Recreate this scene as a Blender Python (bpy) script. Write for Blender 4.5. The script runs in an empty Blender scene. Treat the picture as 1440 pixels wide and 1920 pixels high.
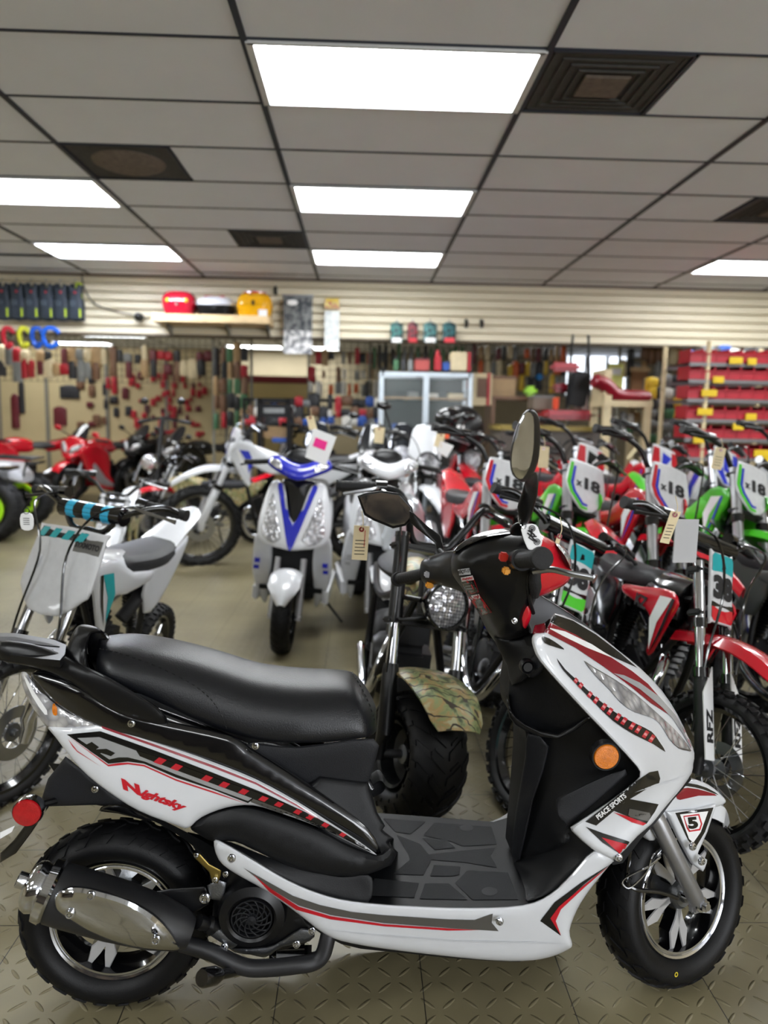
import bpy, bmesh, math, random
import numpy as np
from math import sin, cos, pi, radians as R_, atan2, sqrt
from mathutils import Vector as V, Matrix as MX
from mathutils.bvhtree import BVHTree
from mathutils.geometry import delaunay_2d_cdt
random.seed(7)
SC = bpy.context.scene
COL = SC.collection

# ------------------------------------------------------------------ camera
HC = 1.28
FPX = 1387.4
YAW, PITCH, ROLL = .03237, -.12575, .0180
def basis():
    cy, sy, cp, sp = cos(YAW), sin(YAW), cos(PITCH), sin(PITCH)
    f = V((sy*cp, cy*cp, sp)); r = V((cy, -sy, 0)); u = r.cross(f)
    c, s = cos(ROLL), sin(ROLL)
    return c*r + s*u, c*u - s*r, f
CR, CU, CF = basis()
CAM = V((0, 0, HC))
cd = bpy.data.cameras.new('camera'); cam = bpy.data.objects.new('camera', cd); COL.objects.link(cam)
cam.matrix_world = MX(((CR.x, CU.x, -CF.x, 0), (CR.y, CU.y, -CF.y, 0), (CR.z, CU.z, -CF.z, HC), (0, 0, 0, 1)))
cd.sensor_fit = 'VERTICAL'; cd.sensor_height = 36; cd.sensor_width = 27
cd.lens = FPX/1920*36
cd.clip_start = .02; cd.clip_end = 100
cd.dof.use_dof = True; cd.dof.focus_distance = 1.62; cd.dof.aperture_fstop = 2.4
SC.camera = cam
# ------------------------------------------------------------------ world and exposure
w = bpy.data.worlds.new('world'); SC.world = w; w.use_nodes = True
w.node_tree.nodes['Background'].inputs[0].default_value = (.75, .8, .9, 1)
w.node_tree.nodes['Background'].inputs[1].default_value = .35
SC.view_settings.view_transform = 'Standard'; SC.view_settings.look = 'None'
SC.view_settings.exposure = 0.1; SC.view_settings.gamma = 1
LIGHT_POWER = 18.5
DAY_FILL = 340
def fill_light(name, loc, rot, sx, sy, power, col):
    l = bpy.data.lights.new(name, 'AREA'); l.shape = 'RECTANGLE'; l.size = sx; l.size_y = sy; l.energy = power; l.color = col
    o = bpy.data.objects.new(name, l); COL.objects.link(o); o.location = loc; o.rotation_euler = rot

def ray(px, py): return CF + CR*((px-720)/FPX) - CU*((py-960)/FPX)
def W(px, py, Y):
    d = ray(px, py); return CAM + d*(Y/d.y)
def G(px, py, z=0):
    d = ray(px, py); return CAM + d*((z-HC)/d.z)

# ------------------------------------------------------------------ materials
MATS = {}
def lin(c):
    return tuple(((x/255)/12.92 if x/255 <= .04045 else ((x/255+.055)/1.055)**2.4) for x in c)
def mat(name, rgb, rough=.5, metal=0, coat=0, noise=.04, scale=30, bump=0, bscale=200, trans=0, ior=1.45, emit=0, alpha=1, srgb=True, spec=.5):
    if name in MATS: return MATS[name]
    m = bpy.data.materials.new(name); m.use_nodes = True; nt = m.node_tree; N = nt.nodes; L = nt.links
    b = N['Principled BSDF']
    c = lin(rgb) if srgb else rgb
    tc = N.new('ShaderNodeTexCoord'); nz = N.new('ShaderNodeTexNoise'); nz.inputs['Scale'].default_value = scale; nz.inputs['Detail'].default_value = 3
    L.new(tc.outputs['Object'], nz.inputs['Vector'])
    mp = N.new('ShaderNodeMapRange'); L.new(nz.outputs['Fac'], mp.inputs['Value'])
    mp.inputs['To Min'].default_value = 1-noise*3; mp.inputs['To Max'].default_value = 1+noise*3
    mul = N.new('ShaderNodeVectorMath'); mul.operation = 'SCALE'; mul.inputs[0].default_value = c
    L.new(mp.outputs[0], mul.inputs['Scale']); L.new(mul.outputs[0], b.inputs['Base Color'])
    b.inputs['Roughness'].default_value = rough; b.inputs['Metallic'].default_value = metal
    b.inputs['Coat Weight'].default_value = coat; b.inputs['Coat Roughness'].default_value = .04
    b.inputs['Specular IOR Level'].default_value = spec
    if trans: b.inputs['Transmission Weight'].default_value = trans; b.inputs['IOR'].default_value = ior
    if alpha < 1: b.inputs['Alpha'].default_value = alpha
    if emit: b.inputs['Emission Color'].default_value = (*c, 1); b.inputs['Emission Strength'].default_value = emit
    if bump:
        n2 = N.new('ShaderNodeTexNoise'); n2.inputs['Scale'].default_value = bscale; n2.inputs['Detail'].default_value = 2
        L.new(tc.outputs['Object'], n2.inputs['Vector'])
        bp = N.new('ShaderNodeBump'); bp.inputs['Strength'].default_value = bump; bp.inputs['Distance'].default_value = .002
        L.new(n2.outputs['Fac'], bp.inputs['Height']); L.new(bp.outputs[0], b.inputs['Normal'])
    MATS[name] = m; return m

WHITE = mat('white_gloss_plastic', (212, 214, 218), .28, coat=.8, noise=.01)
WHITE2 = mat('white_plastic', (208, 210, 214), .4, coat=.3, noise=.01)
GLOSSB = mat('gloss_black_plastic', (9, 9, 11), .18, coat=.8, noise=.02)
MATTB = mat('matte_black_plastic', (11, 12, 15), .46, spec=.35, noise=.05, bump=.25, bscale=900)
MATTG = mat('dark_grey_plastic', (20, 21, 25), .5, spec=.35, noise=.05, bump=.3, bscale=700)
SATB = mat('satin_black_paint', (12, 12, 14), .34, spec=.4, noise=.03)
RUBB = mat('tire_rubber', (9, 9, 11), .5, spec=.3, noise=.1, scale=60, bump=.15, bscale=400)
LEATH = mat('black_vinyl_upholstery', (16, 17, 21), .38, noise=.03, bump=.22, bscale=420)
CHROME = mat('chrome', (215, 217, 222), .08, 1, noise=.01)
MACH = mat('machined_spoke_face', (196, 196, 198), .32, .45, noise=.03)
STEEL = mat('brushed_steel', (170, 172, 176), .28, 1, noise=.04)
ALU = mat('cast_aluminium', (132, 134, 138), .42, 1, noise=.08, bump=.3, bscale=300)
FORKS = mat('silver_painted_fork', (158, 158, 160), .34, .75, noise=.03)
BRASS = mat('yellow_zinc_plate', (150, 130, 70), .35, .9, noise=.1)
REDG = mat('gloss_red_plastic', (200, 18, 38), .25, coat=.8, noise=.03)
REDD = mat('dark_red_film', (132, 12, 32), .25, coat=.7, noise=.05)
REDL = mat('bright_red_film', (185, 30, 45), .3, coat=.5, noise=.05)
AMBER = mat('amber_reflector', (216, 118, 4), .2, coat=.8, noise=.12, scale=120, bump=.8, bscale=500)
REDLENS = mat('red_reflector', (170, 8, 20), .15, coat=1, noise=.1, scale=100, bump=.6, bscale=500)
GREYF = mat('grey_film', (96, 94, 90), .35, .3, noise=.03)
SILVF = mat('silver_film', (165, 166, 168), .35, .3, noise=.03)
BLACKF = mat('black_film', (12, 12, 13), .25, coat=.5, noise=.02)
WHITEF = mat('white_print', (235, 235, 235), .4, noise=.01)
REDF = mat('red_print', (190, 25, 40), .35, noise=.02)
TAGC = mat('manila_card', (222, 205, 165), .7, noise=.03)
BLUEG = mat('gloss_blue_plastic', (28, 38, 175), .25, coat=.8, noise=.03)
GREEN = mat('gloss_green_plastic', (70, 190, 30), .28, coat=.6, noise=.03)
TEAL = mat('teal_film', (30, 160, 165), .35, noise=.03)
CYAN = mat('cyan_film', (50, 175, 215), .35, noise=.03)
INK = mat('black_ink', (25, 24, 26), .6, noise=.03)
MIRR = mat('mirror_glass', (225, 228, 232), .02, 1, noise=0)

def lens_mat():
    m = bpy.data.materials.new('clear_lamp_lens'); m.use_nodes = True; N = m.node_tree.nodes; L = m.node_tree.links
    b = N['Principled BSDF']; b.inputs['Roughness'].default_value = .12; b.inputs['Metallic'].default_value = .5
    b.inputs['Coat Weight'].default_value = 1
    tc = N.new('ShaderNodeTexCoord'); vo = N.new('ShaderNodeTexVoronoi'); vo.inputs['Scale'].default_value = 46
    L.new(tc.outputs['Object'], vo.inputs['Vector'])
    cr = N.new('ShaderNodeValToRGB'); cr.color_ramp.elements[0].color = (.95, .95, .97, 1); cr.color_ramp.elements[1].color = (.36, .36, .39, 1)
    cr.color_ramp.elements[1].position = .7
    L.new(vo.outputs['Distance'], cr.inputs[0]); L.new(cr.outputs[0], b.inputs['Base Color'])
    bp = N.new('ShaderNodeBump'); bp.inputs['Strength'].default_value = .8; bp.inputs['Distance'].default_value = .006
    L.new(vo.outputs['Distance'], bp.inputs['Height']); L.new(bp.outputs[0], b.inputs['Normal'])
    return m
LENS = lens_mat()

def noisy(name, c1, c2, sc=18, pos=(.4, .6), c3=None):
    m = bpy.data.materials.new(name); m.use_nodes = True; N = m.node_tree.nodes; L = m.node_tree.links
    tc = N.new('ShaderNodeTexCoord'); nz = N.new('ShaderNodeTexNoise'); nz.inputs['Scale'].default_value = sc; nz.inputs['Detail'].default_value = 4
    L.new(tc.outputs['Object'], nz.inputs[0]); cr = N.new('ShaderNodeValToRGB'); L.new(nz.outputs[0], cr.inputs[0])
    cr.color_ramp.elements[0].position = pos[0]; cr.color_ramp.elements[1].position = pos[1]
    cr.color_ramp.elements[0].color = (*lin(c1), 1); cr.color_ramp.elements[1].color = (*lin(c2), 1)
    if c3: e = cr.color_ramp.elements.new((pos[0]+pos[1])/2); e.color = (*lin(c3), 1)
    L.new(cr.outputs[0], N['Principled BSDF'].inputs['Base Color']); N['Principled BSDF'].inputs['Roughness'].default_value = .5
    return m

# ------------------------------------------------------------------ mesh collector
class MB:
    def __init__(s, M=None): s.v = []; s.f = []; s.M = M
    def add(s, vs, fs, M=None):
        n = len(s.v)
        for p in vs:
            p = V(p)
            if M is not None: p = M @ p
            if s.M is not None: p = s.M @ p
            s.v.append(p)
        s.f += [tuple(i+n for i in f) for f in fs]
        return s
    def box(s, c, d, M=None, bev=0):
        x, y, z = d[0]/2, d[1]/2, d[2]/2
        if bev:
            bm = bmesh.new(); bmesh.ops.create_cube(bm, size=1)
            for q in bm.verts: q.co = V((q.co.x*d[0], q.co.y*d[1], q.co.z*d[2]))
            bmesh.ops.bevel(bm, geom=bm.edges[:], offset=bev, segments=2, affect='EDGES', clamp_overlap=True)
            bm.verts.index_update()
            T = MX.Translation(V(c)); T = T if M is None else T @ M
            s.add([q.co.copy() for q in bm.verts], [[q.index for q in f.verts] for f in bm.faces], T); bm.free(); return s
        vs = [(a*x, b*y, e*z) for a in (-1, 1) for b in (-1, 1) for e in (-1, 1)]
        fs = [(0, 1, 3, 2), (4, 6, 7, 5), (0, 4, 5, 1), (2, 3, 7, 6), (0, 2, 6, 4), (1, 5, 7, 3)]
        T = MX.Translation(V(c)); T = T if M is None else T @ M
        return s.add(vs, fs, T)
    def tube(s, pts, r, n=10, cap=True, flat=1):
        P = [V(p) for p in pts]; m = len(P)
        rr = r if isinstance(r, (list, tuple)) else [r]*m
        vs = []; fs = []
        up = None
        for i, p in enumerate(P):
            t = (P[min(i+1, m-1)]-P[max(i-1, 0)])
            if t.length < 1e-9: t = V((0, 0, 1))
            t.normalize()
            if up is None:
                a = V((0, 0, 1)) if abs(t.z) < .9 else V((1, 0, 0))
                up = (a - t*a.dot(t)).normalized()
            else:
                up = (up - t*up.dot(t))
                up = up.normalized() if up.length > 1e-6 else V((1, 0, 0))
            sd = t.cross(up)
            for k in range(n):
                a = 2*pi*k/n
                vs.append(p + (up*cos(a) + sd*sin(a)*flat)*rr[i])
        for i in range(m-1):
            for k in range(n):
                k2 = (k+1) % n
                fs.append((i*n+k, i*n+k2, (i+1)*n+k2, (i+1)*n+k))
        if cap: fs.append(tuple(range(n-1, -1, -1))); fs.append(tuple((m-1)*n+k for k in range(n)))
        return s.add(vs, fs)
    def lathe(s, prof, M=None, n=32, close=False):   # prof (r, y) about the y axis
        vs = []; fs = []; m = len(prof)
        for k in range(n):
            a = 2*pi*k/n
            for r, y in prof: vs.append((r*cos(a), y, r*sin(a)))
        for k in range(n):
            k2 = (k+1) % n
            for i in range(m-1 if not close else m):
                j = (i+1) % m
                fs.append((k*m+i, k*m+j, k2*m+j, k2*m+i))
        return s.add(vs, fs, M)
    def prism(s, pts, h, M=None, taper=1):   # pts (x, y), extruded 0..h along z
        n = len(pts); cx = sum(p[0] for p in pts)/n; cy = sum(p[1] for p in pts)/n
        vs = [(p[0], p[1], 0) for p in pts] + [(cx+(p[0]-cx)*taper, cy+(p[1]-cy)*taper, h) for p in pts]
        fs = [tuple(range(n-1, -1, -1)), tuple(range(n, 2*n))] + [(i, (i+1) % n, n+(i+1) % n, n+i) for i in range(n)]
        return s.add(vs, fs, M)
    def ball(s, c, r, n=12, M=None):
        r = (r, r, r) if not isinstance(r, (tuple, list)) else r
        T = MX.Translation(V(c)); T = T if M is None else T @ M
        vs = [(0, 0, -r[2])]; m = n//2
        for i in range(1, m):
            a = -pi/2+pi*i/m
            for k in range(n): vs.append((r[0]*cos(a)*cos(2*pi*k/n), r[1]*cos(a)*sin(2*pi*k/n), r[2]*sin(a)))
        vs.append((0, 0, r[2])); fs = []
        for k in range(n): fs.append((0, 1+(k+1) % n, 1+k)); fs.append((len(vs)-1, 1+(m-2)*n+k, 1+(m-2)*n+(k+1) % n))
        for i in range(m-2):
            for k in range(n): fs.append((1+i*n+k, 1+i*n+(k+1) % n, 1+(i+1)*n+(k+1) % n, 1+(i+1)*n+k))
        return s.add(vs, fs, T)
    def loft(s, secs, closed=True, cap=True):    # list of sections, each a list of points
        n = len(secs[0]); vs = [p for q in secs for p in q]; fs = []
        for i in range(len(secs)-1):
            for k in range(n if closed else n-1):
                k2 = (k+1) % n
                fs.append((i*n+k, i*n+k2, (i+1)*n+k2, (i+1)*n+k))
        if cap and closed: fs.append(tuple(range(n-1, -1, -1))); fs.append(tuple((len(secs)-1)*n+k for k in range(n)))
        return s.add(vs, fs)
    def build(s, name, m, parent=None, ang=38, fix=True):
        me = bpy.data.meshes.new(name); me.from_pydata([tuple(p) for p in s.v], [], s.f)
        bm = bmesh.new(); bm.from_mesh(me)
        if fix: bmesh.ops.recalc_face_normals(bm, faces=bm.faces)
        for f in bm.faces: f.smooth = True
        for e in bm.edges:
            if len(e.link_faces) == 2:
                e.smooth = e.calc_face_angle(0) < R_(ang)
        bm.to_mesh(me); bm.free()
        me.materials.append(m)
        o = bpy.data.objects.new(name, me); COL.objects.link(o)
        if parent is not None: o.parent = parent
        return o

def thing(name, label, cat, loc=(0, 0, 0), rz=0, group=None, M=None):
    o = bpy.data.objects.new(name, None); COL.objects.link(o); o.empty_display_size = .1
    if M is not None: o.matrix_world = M
    else: o.location = loc; o.rotation_euler = (0, 0, rz)
    o['label'] = label; o['category'] = cat
    if group: o['group'] = group
    return o
def tag(o, label, cat, group=None, kind=None):
    if label: o['label'] = label
    if cat: o['category'] = cat
    if group: o['group'] = group
    if kind: o['kind'] = kind
    return o
def struct(o): o['kind'] = 'structure'; return o
def lab(o, l): o['label'] = l; return o

def smooth(pts, k=4, closed=True):
    P = [V((*p, 0, 0, 0)[:3]) if len(p) < 3 else V(p) for p in pts]; n = len(P); out = []
    rng = range(n) if closed else range(n-1)
    for i in rng:
        if closed: a, b, c, d = P[i-1], P[i], P[(i+1) % n], P[(i+2) % n]
        else: a, b, c, d = P[max(i-1, 0)], P[i], P[i+1], P[min(i+2, n-1)]
        for j in range(k):
            t = j/k
            out.append(.5*((2*b)+(c-a)*t+(2*a-5*b+4*c-d)*t*t+(3*b-a-3*c+d)*t**3))
    if not closed: out.append(P[-1])
    return [tuple(p) for p in out]

def seg_dist(Q, A, B):
    # distance of points Q (m,2) to segments A-B (n,2)
    d = B-A; L = (d**2).sum(1)+1e-12
    t = np.clip(((Q[:, None]-A[None])*d[None]).sum(2)/L, 0, 1)
    pr = A[None]+t[..., None]*d[None]
    return np.sqrt(((Q[:, None]-pr)**2).sum(2)), t
def inside(Q, A, B):
    c = np.zeros(len(Q), bool)
    for (x1, y1), (x2, y2) in zip(A, B):
        k = ((y1 > Q[:, 1]) != (y2 > Q[:, 1]))
        with np.errstate(divide='ignore', invalid='ignore'):
            xx = (x2-x1)*(Q[:, 1]-y1)/((y2-y1) if y2 != y1 else 1e-12)+x1
        c ^= k & (Q[:, 0] < xx)
    return c
def tri(outl, step, rings=()):
    """constrained triangulation of an outline with interior points; returns pts (m,2), faces, n_outline, boundary loop"""
    A = np.array([p[:2] for p in outl], float); B = np.roll(A, -1, 0)
    ar = .5*(A[:, 0]*B[:, 1]-B[:, 0]*A[:, 1]).sum()
    tn = np.roll(A, -1, 0)-np.roll(A, 1, 0); tn /= (np.linalg.norm(tn, axis=1)[:, None]+1e-12)
    nr = np.stack([-tn[:, 1], tn[:, 0]], 1)*(1 if ar > 0 else -1)
    pts = []
    for r in rings:
        Q = A+nr*r; d, _ = seg_dist(Q, A, B); ok = inside(Q, A, B) & (d.min(1) > r*.8)
        last = None
        for q in Q[ok]:
            if last is None or np.linalg.norm(q-last) > step*.45: pts.append(q); last = q
    mx = max(rings) if rings else 0
    xs = np.arange(A[:, 0].min()+step*.5, A[:, 0].max(), step); ys = np.arange(A[:, 1].min()+step*.5, A[:, 1].max(), step)
    if len(xs) and len(ys):
        Q = np.array([(x+(step*.5 if j % 2 else 0), y) for j, y in enumerate(ys) for x in xs])
        d, _ = seg_dist(Q, A, B); ok = inside(Q, A, B) & (d.min(1) > max(mx+step*.4, step*.45))
        pts += list(Q[ok])
    n = len(A)
    vs = [V(p) for p in A]+[V(p) for p in pts]
    r = delaunay_2d_cdt(vs, [], [list(range(n))], 1, 1e-7)
    return np.array([tuple(p) for p in r[0]], float), r[2], A, B
def shell(mb, outl, mp, step, bulge=0, edge=None, thick=.01, both=False, sfun=None):
    """closed solid from an outline (u, v, s); mp(u, v, s) -> local point; s grows towards the outside"""
    edge = edge or step*2
    q = []
    for a_, b_ in zip(outl, list(outl[1:])+[outl[0]]):
        a3, b3 = (list(a_)+[0])[:3], (list(b_)+[0])[:3]
        k = max(1, int(sqrt((a3[0]-b3[0])**2+(a3[1]-b3[1])**2)/(step*.8)+.5))
        q += [tuple(a3[j]+(b3[j]-a3[j])*i/k for j in range(3)) for i in range(k)]
    outl = q
    P, F, A, B = tri(outl, step, rings=(edge*.12, edge*.4, edge*.9) if bulge else ())
    S = np.array([p[2] if len(p) > 2 else 0 for p in outl], float); S2 = np.roll(S, -1)
    D, T = seg_dist(P, A, B); d = D.min(1)
    wt = 1/(D+1e-4*step+1e-9)**2; sv = S[None]*(1-T)+S2[None]*T
    s0 = (wt*sv).sum(1)/wt.sum(1)
    on = d < 1e-6*step+1e-7
    i = D.argmin(1); s0[on] = sv[np.arange(len(P)), i][on]
    t = np.clip(d/edge, 0, 1); f = np.sqrt(np.clip(1-(1-t)**2, 0, 1))
    if sfun: s0 = np.array([sfun(u, v) for u, v in P])
    top = [mp(P[k][0], P[k][1], s0[k]+bulge*f[k]) for k in range(len(P))]
    bot = [mp(P[k][0], P[k][1], s0[k]-thick-(bulge*f[k] if both else -bulge*f[k]*.8)) for k in range(len(P))]
    n = len(P); fs = [tuple(q) for q in F]+[tuple(n+k for k in reversed(q)) for q in F]
    cnt = {}
    for q in F:
        for a, b in zip(q, list(q[1:])+[q[0]]):
            cnt[(a, b)] = 1
    for (a, b) in list(cnt):
        if (b, a) not in cnt: fs.append((b, a, n+a, n+b))
    mb.add(top+bot, fs)
    return mb
def mirror_y(mb):
    o = MB(); o.v = [V((p.x, -p.y, p.z)) for p in mb.v]; o.f = [tuple(reversed(f)) for f in mb.f]; return o

TXT = {}
def text_mesh(st, bold=0):
    if (st, bold) in TXT: return TXT[(st, bold)]
    cu = bpy.data.curves.new('lettering', 'FONT'); cu.body = st; cu.size = 1; cu.align_x = 'CENTER'; cu.align_y = 'CENTER'; cu.offset = bold; cu.resolution_u = 3
    o = bpy.data.objects.new('lettering', cu); COL.objects.link(o)
    bpy.context.view_layer.update()
    me = bpy.data.meshes.new_from_object(o.evaluated_get(bpy.context.evaluated_depsgraph_get()))
    vs = [tuple(v.co[:2]) for v in me.vertices]; fs = [tuple(p.vertices) for p in me.polygons]
    bpy.data.objects.remove(o); bpy.data.meshes.remove(me); bpy.data.curves.remove(cu)
    xs = [v[0] for v in vs]; ys = [v[1] for v in vs]
    cx, cy = (min(xs)+max(xs))/2, (min(ys)+max(ys))/2; wd, hh = max(xs)-min(xs), max(ys)-min(ys)
    r = ([((x-cx)/wd, (y-cy)/hh) for x, y in vs], fs, wd/hh)
    TXT[(st, bold)] = r; return r
def text_on(mb, st, c, ex, ey, w_, h, shear=0, bold=.02, th=0):
    """flat lettering centred on c, ex/ey unit vectors"""
    vs, fs, _ = text_mesh(st, bold); c = V(c); ex = V(ex); ey = V(ey)
    mb.add([c+ex*((x+shear*y*h/w_)*w_)+ey*(y*h) for x, y in vs], fs); return mb

def tire_prof(R, rr, Wd, n=18, a0=150):
    rc = (R+rr)/2; H = (R-rr)/2
    return [(rc+H*cos(R_(a0)*(2*i/n-1)), Wd*sin(R_(a0)*(2*i/n-1))) for i in range(n+1)]
def lugs(mb, R, rr, Wd, rows, M=None):
    """rows: (count, phi0, phi1, fill, height, skew, phase)"""
    rc = (R+rr)/2; H = (R-rr)/2
    def pt(th, ph, h): 
        r = rc+(H+h)*cos(ph); return (r*cos(th), (Wd+h)*sin(ph), r*sin(th))
    for cnt, p0, p1, fill, h, sk, phs in rows:
        for k in range(cnt):
            t0 = 2*pi*(k+phs)/cnt; dt = 2*pi/cnt*fill; vs = []
            m = 3
            for hh in (-.002, h):
                for i in range(m+1):
                    ph = R_(p0+(p1-p0)*i/m); off = sk*2*pi/cnt*i/m
                    sh = .9 if hh > 0 else 1
                    vs += [pt(t0+off+dt*(1-sh)/2, ph, hh), pt(t0+off+dt-dt*(1-sh)/2, ph, hh)]
            q = 2*(m+1); fs = []
            for i in range(m):
                a = 2*i; fs += [(q+a, q+a+1, q+a+3, q+a+2), (a, a+2, q+a+2, q+a), (a+1, q+a+1, q+a+3, a+3)]
            fs += [(0, q, q+1, 1), (q-2, q-1, 2*q-1, 2*q-2)]
            mb.add(vs, fs, M)
    return mb
RX90 = MX.Rotation(-pi/2, 4, 'X')
# ================================================================== ROOM
CE = HC+1.478
def floor_mat():
    m = bpy.data.materials.new('diamond_tread_vinyl_tile'); m.use_nodes = True; N = m.node_tree.nodes; L = m.node_tree.links; b = N['Principled BSDF']
    tc = N.new('ShaderNodeTexCoord')
    def mth(op, a, b_=None, c=None):
        n = N.new('ShaderNodeMath'); n.operation = op
        for i, q in enumerate((a, b_, c)):
            if q is None: continue
            if hasattr(q, 'links'): L.new(q, n.inputs[i])
            else: n.inputs[i].default_value = q
        return n.outputs[0]
    sp = N.new('ShaderNodeSeparateXYZ'); L.new(tc.outputs['Object'], sp.inputs[0])
    x, y = sp.outputs[0], sp.outputs[1]
    P = .047
    # slightly turned pattern of raised ticks in alternate directions
    u = mth('MULTIPLY', x, 1/P); v = mth('MULTIPLY', y, 1/P)
    fu = mth('SUBTRACT', mth('FRACT', u), .5); fv = mth('SUBTRACT', mth('FRACT', v), .5)
    par = mth('MODULO', mth('ADD', mth('ADD', mth('FLOOR', u), mth('FLOOR', v)), 1000), 2)
    a = mth('ADD', fu, fv); d = mth('SUBTRACT', fu, fv)
    A = mth('ADD', mth('MULTIPLY', a, par), mth('MULTIPLY', d, mth('SUBTRACT', 1, par)))
    D = mth('ADD', mth('MULTIPLY', d, par), mth('MULTIPLY', a, mth('SUBTRACT', 1, par)))
    A2 = mth('POWER', mth('ABSOLUTE', mth('DIVIDE', A, .62)), 2); D2 = mth('POWER', mth('ABSOLUTE', mth('DIVIDE', D, .14)), 2)
    h = mth('MAXIMUM', mth('SUBTRACT', 1, mth('ADD', A2, D2)), 0); h = mth('POWER', h, .5)
    T = .3275
    su = mth('ABSOLUTE', mth('SUBTRACT', mth('FRACT', mth('ADD', mth('DIVIDE', mth('SUBTRACT', x, .157), T), 30.5)), .5))
    sv = mth('ABSOLUTE', mth('SUBTRACT', mth('FRACT', mth('ADD', mth('DIVIDE', mth('SUBTRACT', y, 1.74), T), 30.5)), .5))
    seam = mth('LESS_THAN', mth('MINIMUM', su, sv), .0036)
    bp = N.new('ShaderNodeBump'); bp.inputs['Strength'].default_value = .75; bp.inputs['Distance'].default_value = .005
    L.new(mth('SUBTRACT', h, mth('MULTIPLY', seam, 1.5)), bp.inputs['Height']); L.new(bp.outputs[0], b.inputs['Normal'])
    nz = N.new('ShaderNodeTexNoise'); nz.inputs['Scale'].default_value = 2.2; nz.inputs['Detail'].default_value = 6; L.new(tc.outputs['Object'], nz.inputs[0])
    cr = N.new('ShaderNodeValToRGB'); e = cr.color_ramp.elements; e[0].position = .3; e[1].position = .75
    e[0].color = (*lin((106, 98, 75)), 1); e[1].color = (*lin((132, 123, 94)), 1); L.new(nz.outputs[0], cr.inputs[0])
    mx = N.new('ShaderNodeMix'); mx.data_type = 'RGBA'; L.new(seam, mx.inputs[0]); L.new(cr.outputs[0], mx.inputs[6]); mx.inputs[7].default_value = (.02, .018, .015, 1)
    L.new(mx.outputs[2], b.inputs['Base Color']); b.inputs['Roughness'].default_value = .36
    return m
fl = MB().box((-.5, 6, -.05), (18.4, 22.4, .1)).build('floor', floor_mat()); struct(fl)

TILEM = mat('ceiling_tile', (238, 241, 250), .85, noise=.015, scale=3, bump=.4, bscale=120)
BARM = mat('dark_ceiling_grid', (34, 42, 56), .5, noise=.05)
# ceiling tiles with recesses at the grid
X0, Y0, TX, TY = -.487, 3.145, 1.22, .61
c = MB().box((-.5, 6, CE+.06), (18.4, 22.4, .08)); 
ce = c.build('ceiling', TILEM); struct(ce)
LIGHTS = {(i, j) for i in (-5, -2, 0, 3) for j in (-9, -6, 0, 3, 6)} | {(-3, 6), (-4, 18), (-2, 21), (-1, 21), (-5, 21)}
LIGHTS -= {(-2, 0), (-2, 6), (0, -6)}
LIGHTS |= {(-4, 12), (-3, 9), (1, 12)}  # unseen panels added behind the header to brighten the back room
VENTS = {(1, 0, 0): 'square', (-1, 2, 0): 'round', (-1, 5, 1): 'square', (2, 3, 1): 'square'}
tl = MB()
for i in range(-8, 8):
    for j in range(-15, 23):
        if (i, j) in LIGHTS: continue
        x, y = X0+TX*i, Y0+TY*j
        vk = [k for k in VENTS if k[:2] == (i, j)]
        if vk:
            hx = x+.61+.305-(.61 if vk[0][2] == 1 else 0); tl.box((hx, y+TY/2, CE+.012), (.59, TY-.012, .02))
        else: tl.box((x+TX/2, y+TY/2, CE+.012), (TX-.02, TY-.012, .02))
struct(tl.build('ceiling_panels', TILEM))
gb = MB()
for i in range(-8, 9): gb.box((X0+TX*i, 6, CE+.004), (.026, 22.2, .022))
for j in range(-15, 24): gb.box((-.5, Y0+TY*j, CE+.006), (18.2, .014, .018))
struct(gb.build('trim_1', BARM))
DIFF = bpy.data.materials.new('lit_diffuser'); DIFF.use_nodes = True
b = DIFF.node_tree.nodes['Principled BSDF']; b.inputs['Base Color'].default_value = (.9, .9, .9, 1)
b.inputs['Emission Color'].default_value = (.955, .985, 1, 1); b.inputs['Emission Strength'].default_value = LIGHT_POWER
_n = DIFF.node_tree.nodes.new('ShaderNodeTexNoise'); _n.inputs['Scale'].default_value = 4
_m = DIFF.node_tree.nodes.new('ShaderNodeMapRange'); _m.inputs['To Min'].default_value = LIGHT_POWER*.95; _m.inputs['To Max'].default_value = LIGHT_POWER*1.05
DIFF.node_tree.links.new(_n.outputs[0], _m.inputs[0]); DIFF.node_tree.links.new(_m.outputs[0], b.inputs['Emission Strength'])
FRAMEM = mat('white_light_frame', (215, 216, 216), .5)
LL = {(0, 0): 'large lit ceiling panel nearest the camera, directly above the scooter', (0, 3): 'lit ceiling panel in the middle of the central row of three',
      (0, 6): 'lit ceiling panel of the central row closest to the slatted wall', (-2, 3): 'lit ceiling panel cut off by the left edge, behind the round ceiling vent',
      (-3, 6): None, (3, 6): 'lit ceiling panel cut off by the right edge, near the slatted wall'}
def ceiling_light(i, j, i_off=0):
    x, y = X0+TX*i+TX/2, Y0+TY*j+TY/2
    l = LL.get((i, j))
    if not l: l = 'lit flat rectangular ceiling panel further along the shop ceiling'
    g = None if LL.get((i, j)) else 'further lit ceiling panels'
    t = thing('ceiling_light', l, 'ceiling light', (x, y, CE), 0, g)
    f = MB()
    for sx in (-1, 1): f.box((sx*(TX/2-.02), 0, .0), (.03, TY-.016, .03))
    for sy in (-1, 1): f.box((0, sy*(TY/2-.014), .0), (TX-.03, .016, .03))
    f.build('frame', FRAMEM, t)
    MB().box((0, 0, .008), (TX-.07, TY-.05, .012)).build('diffuser', DIFF, t)
    return t
LL[(-2, 6)] = 'long lit ceiling panel on the left, above the row of protective vests'
LIGHTS.discard((-3, 6)); LIGHTS.add((-2, 6))
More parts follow.
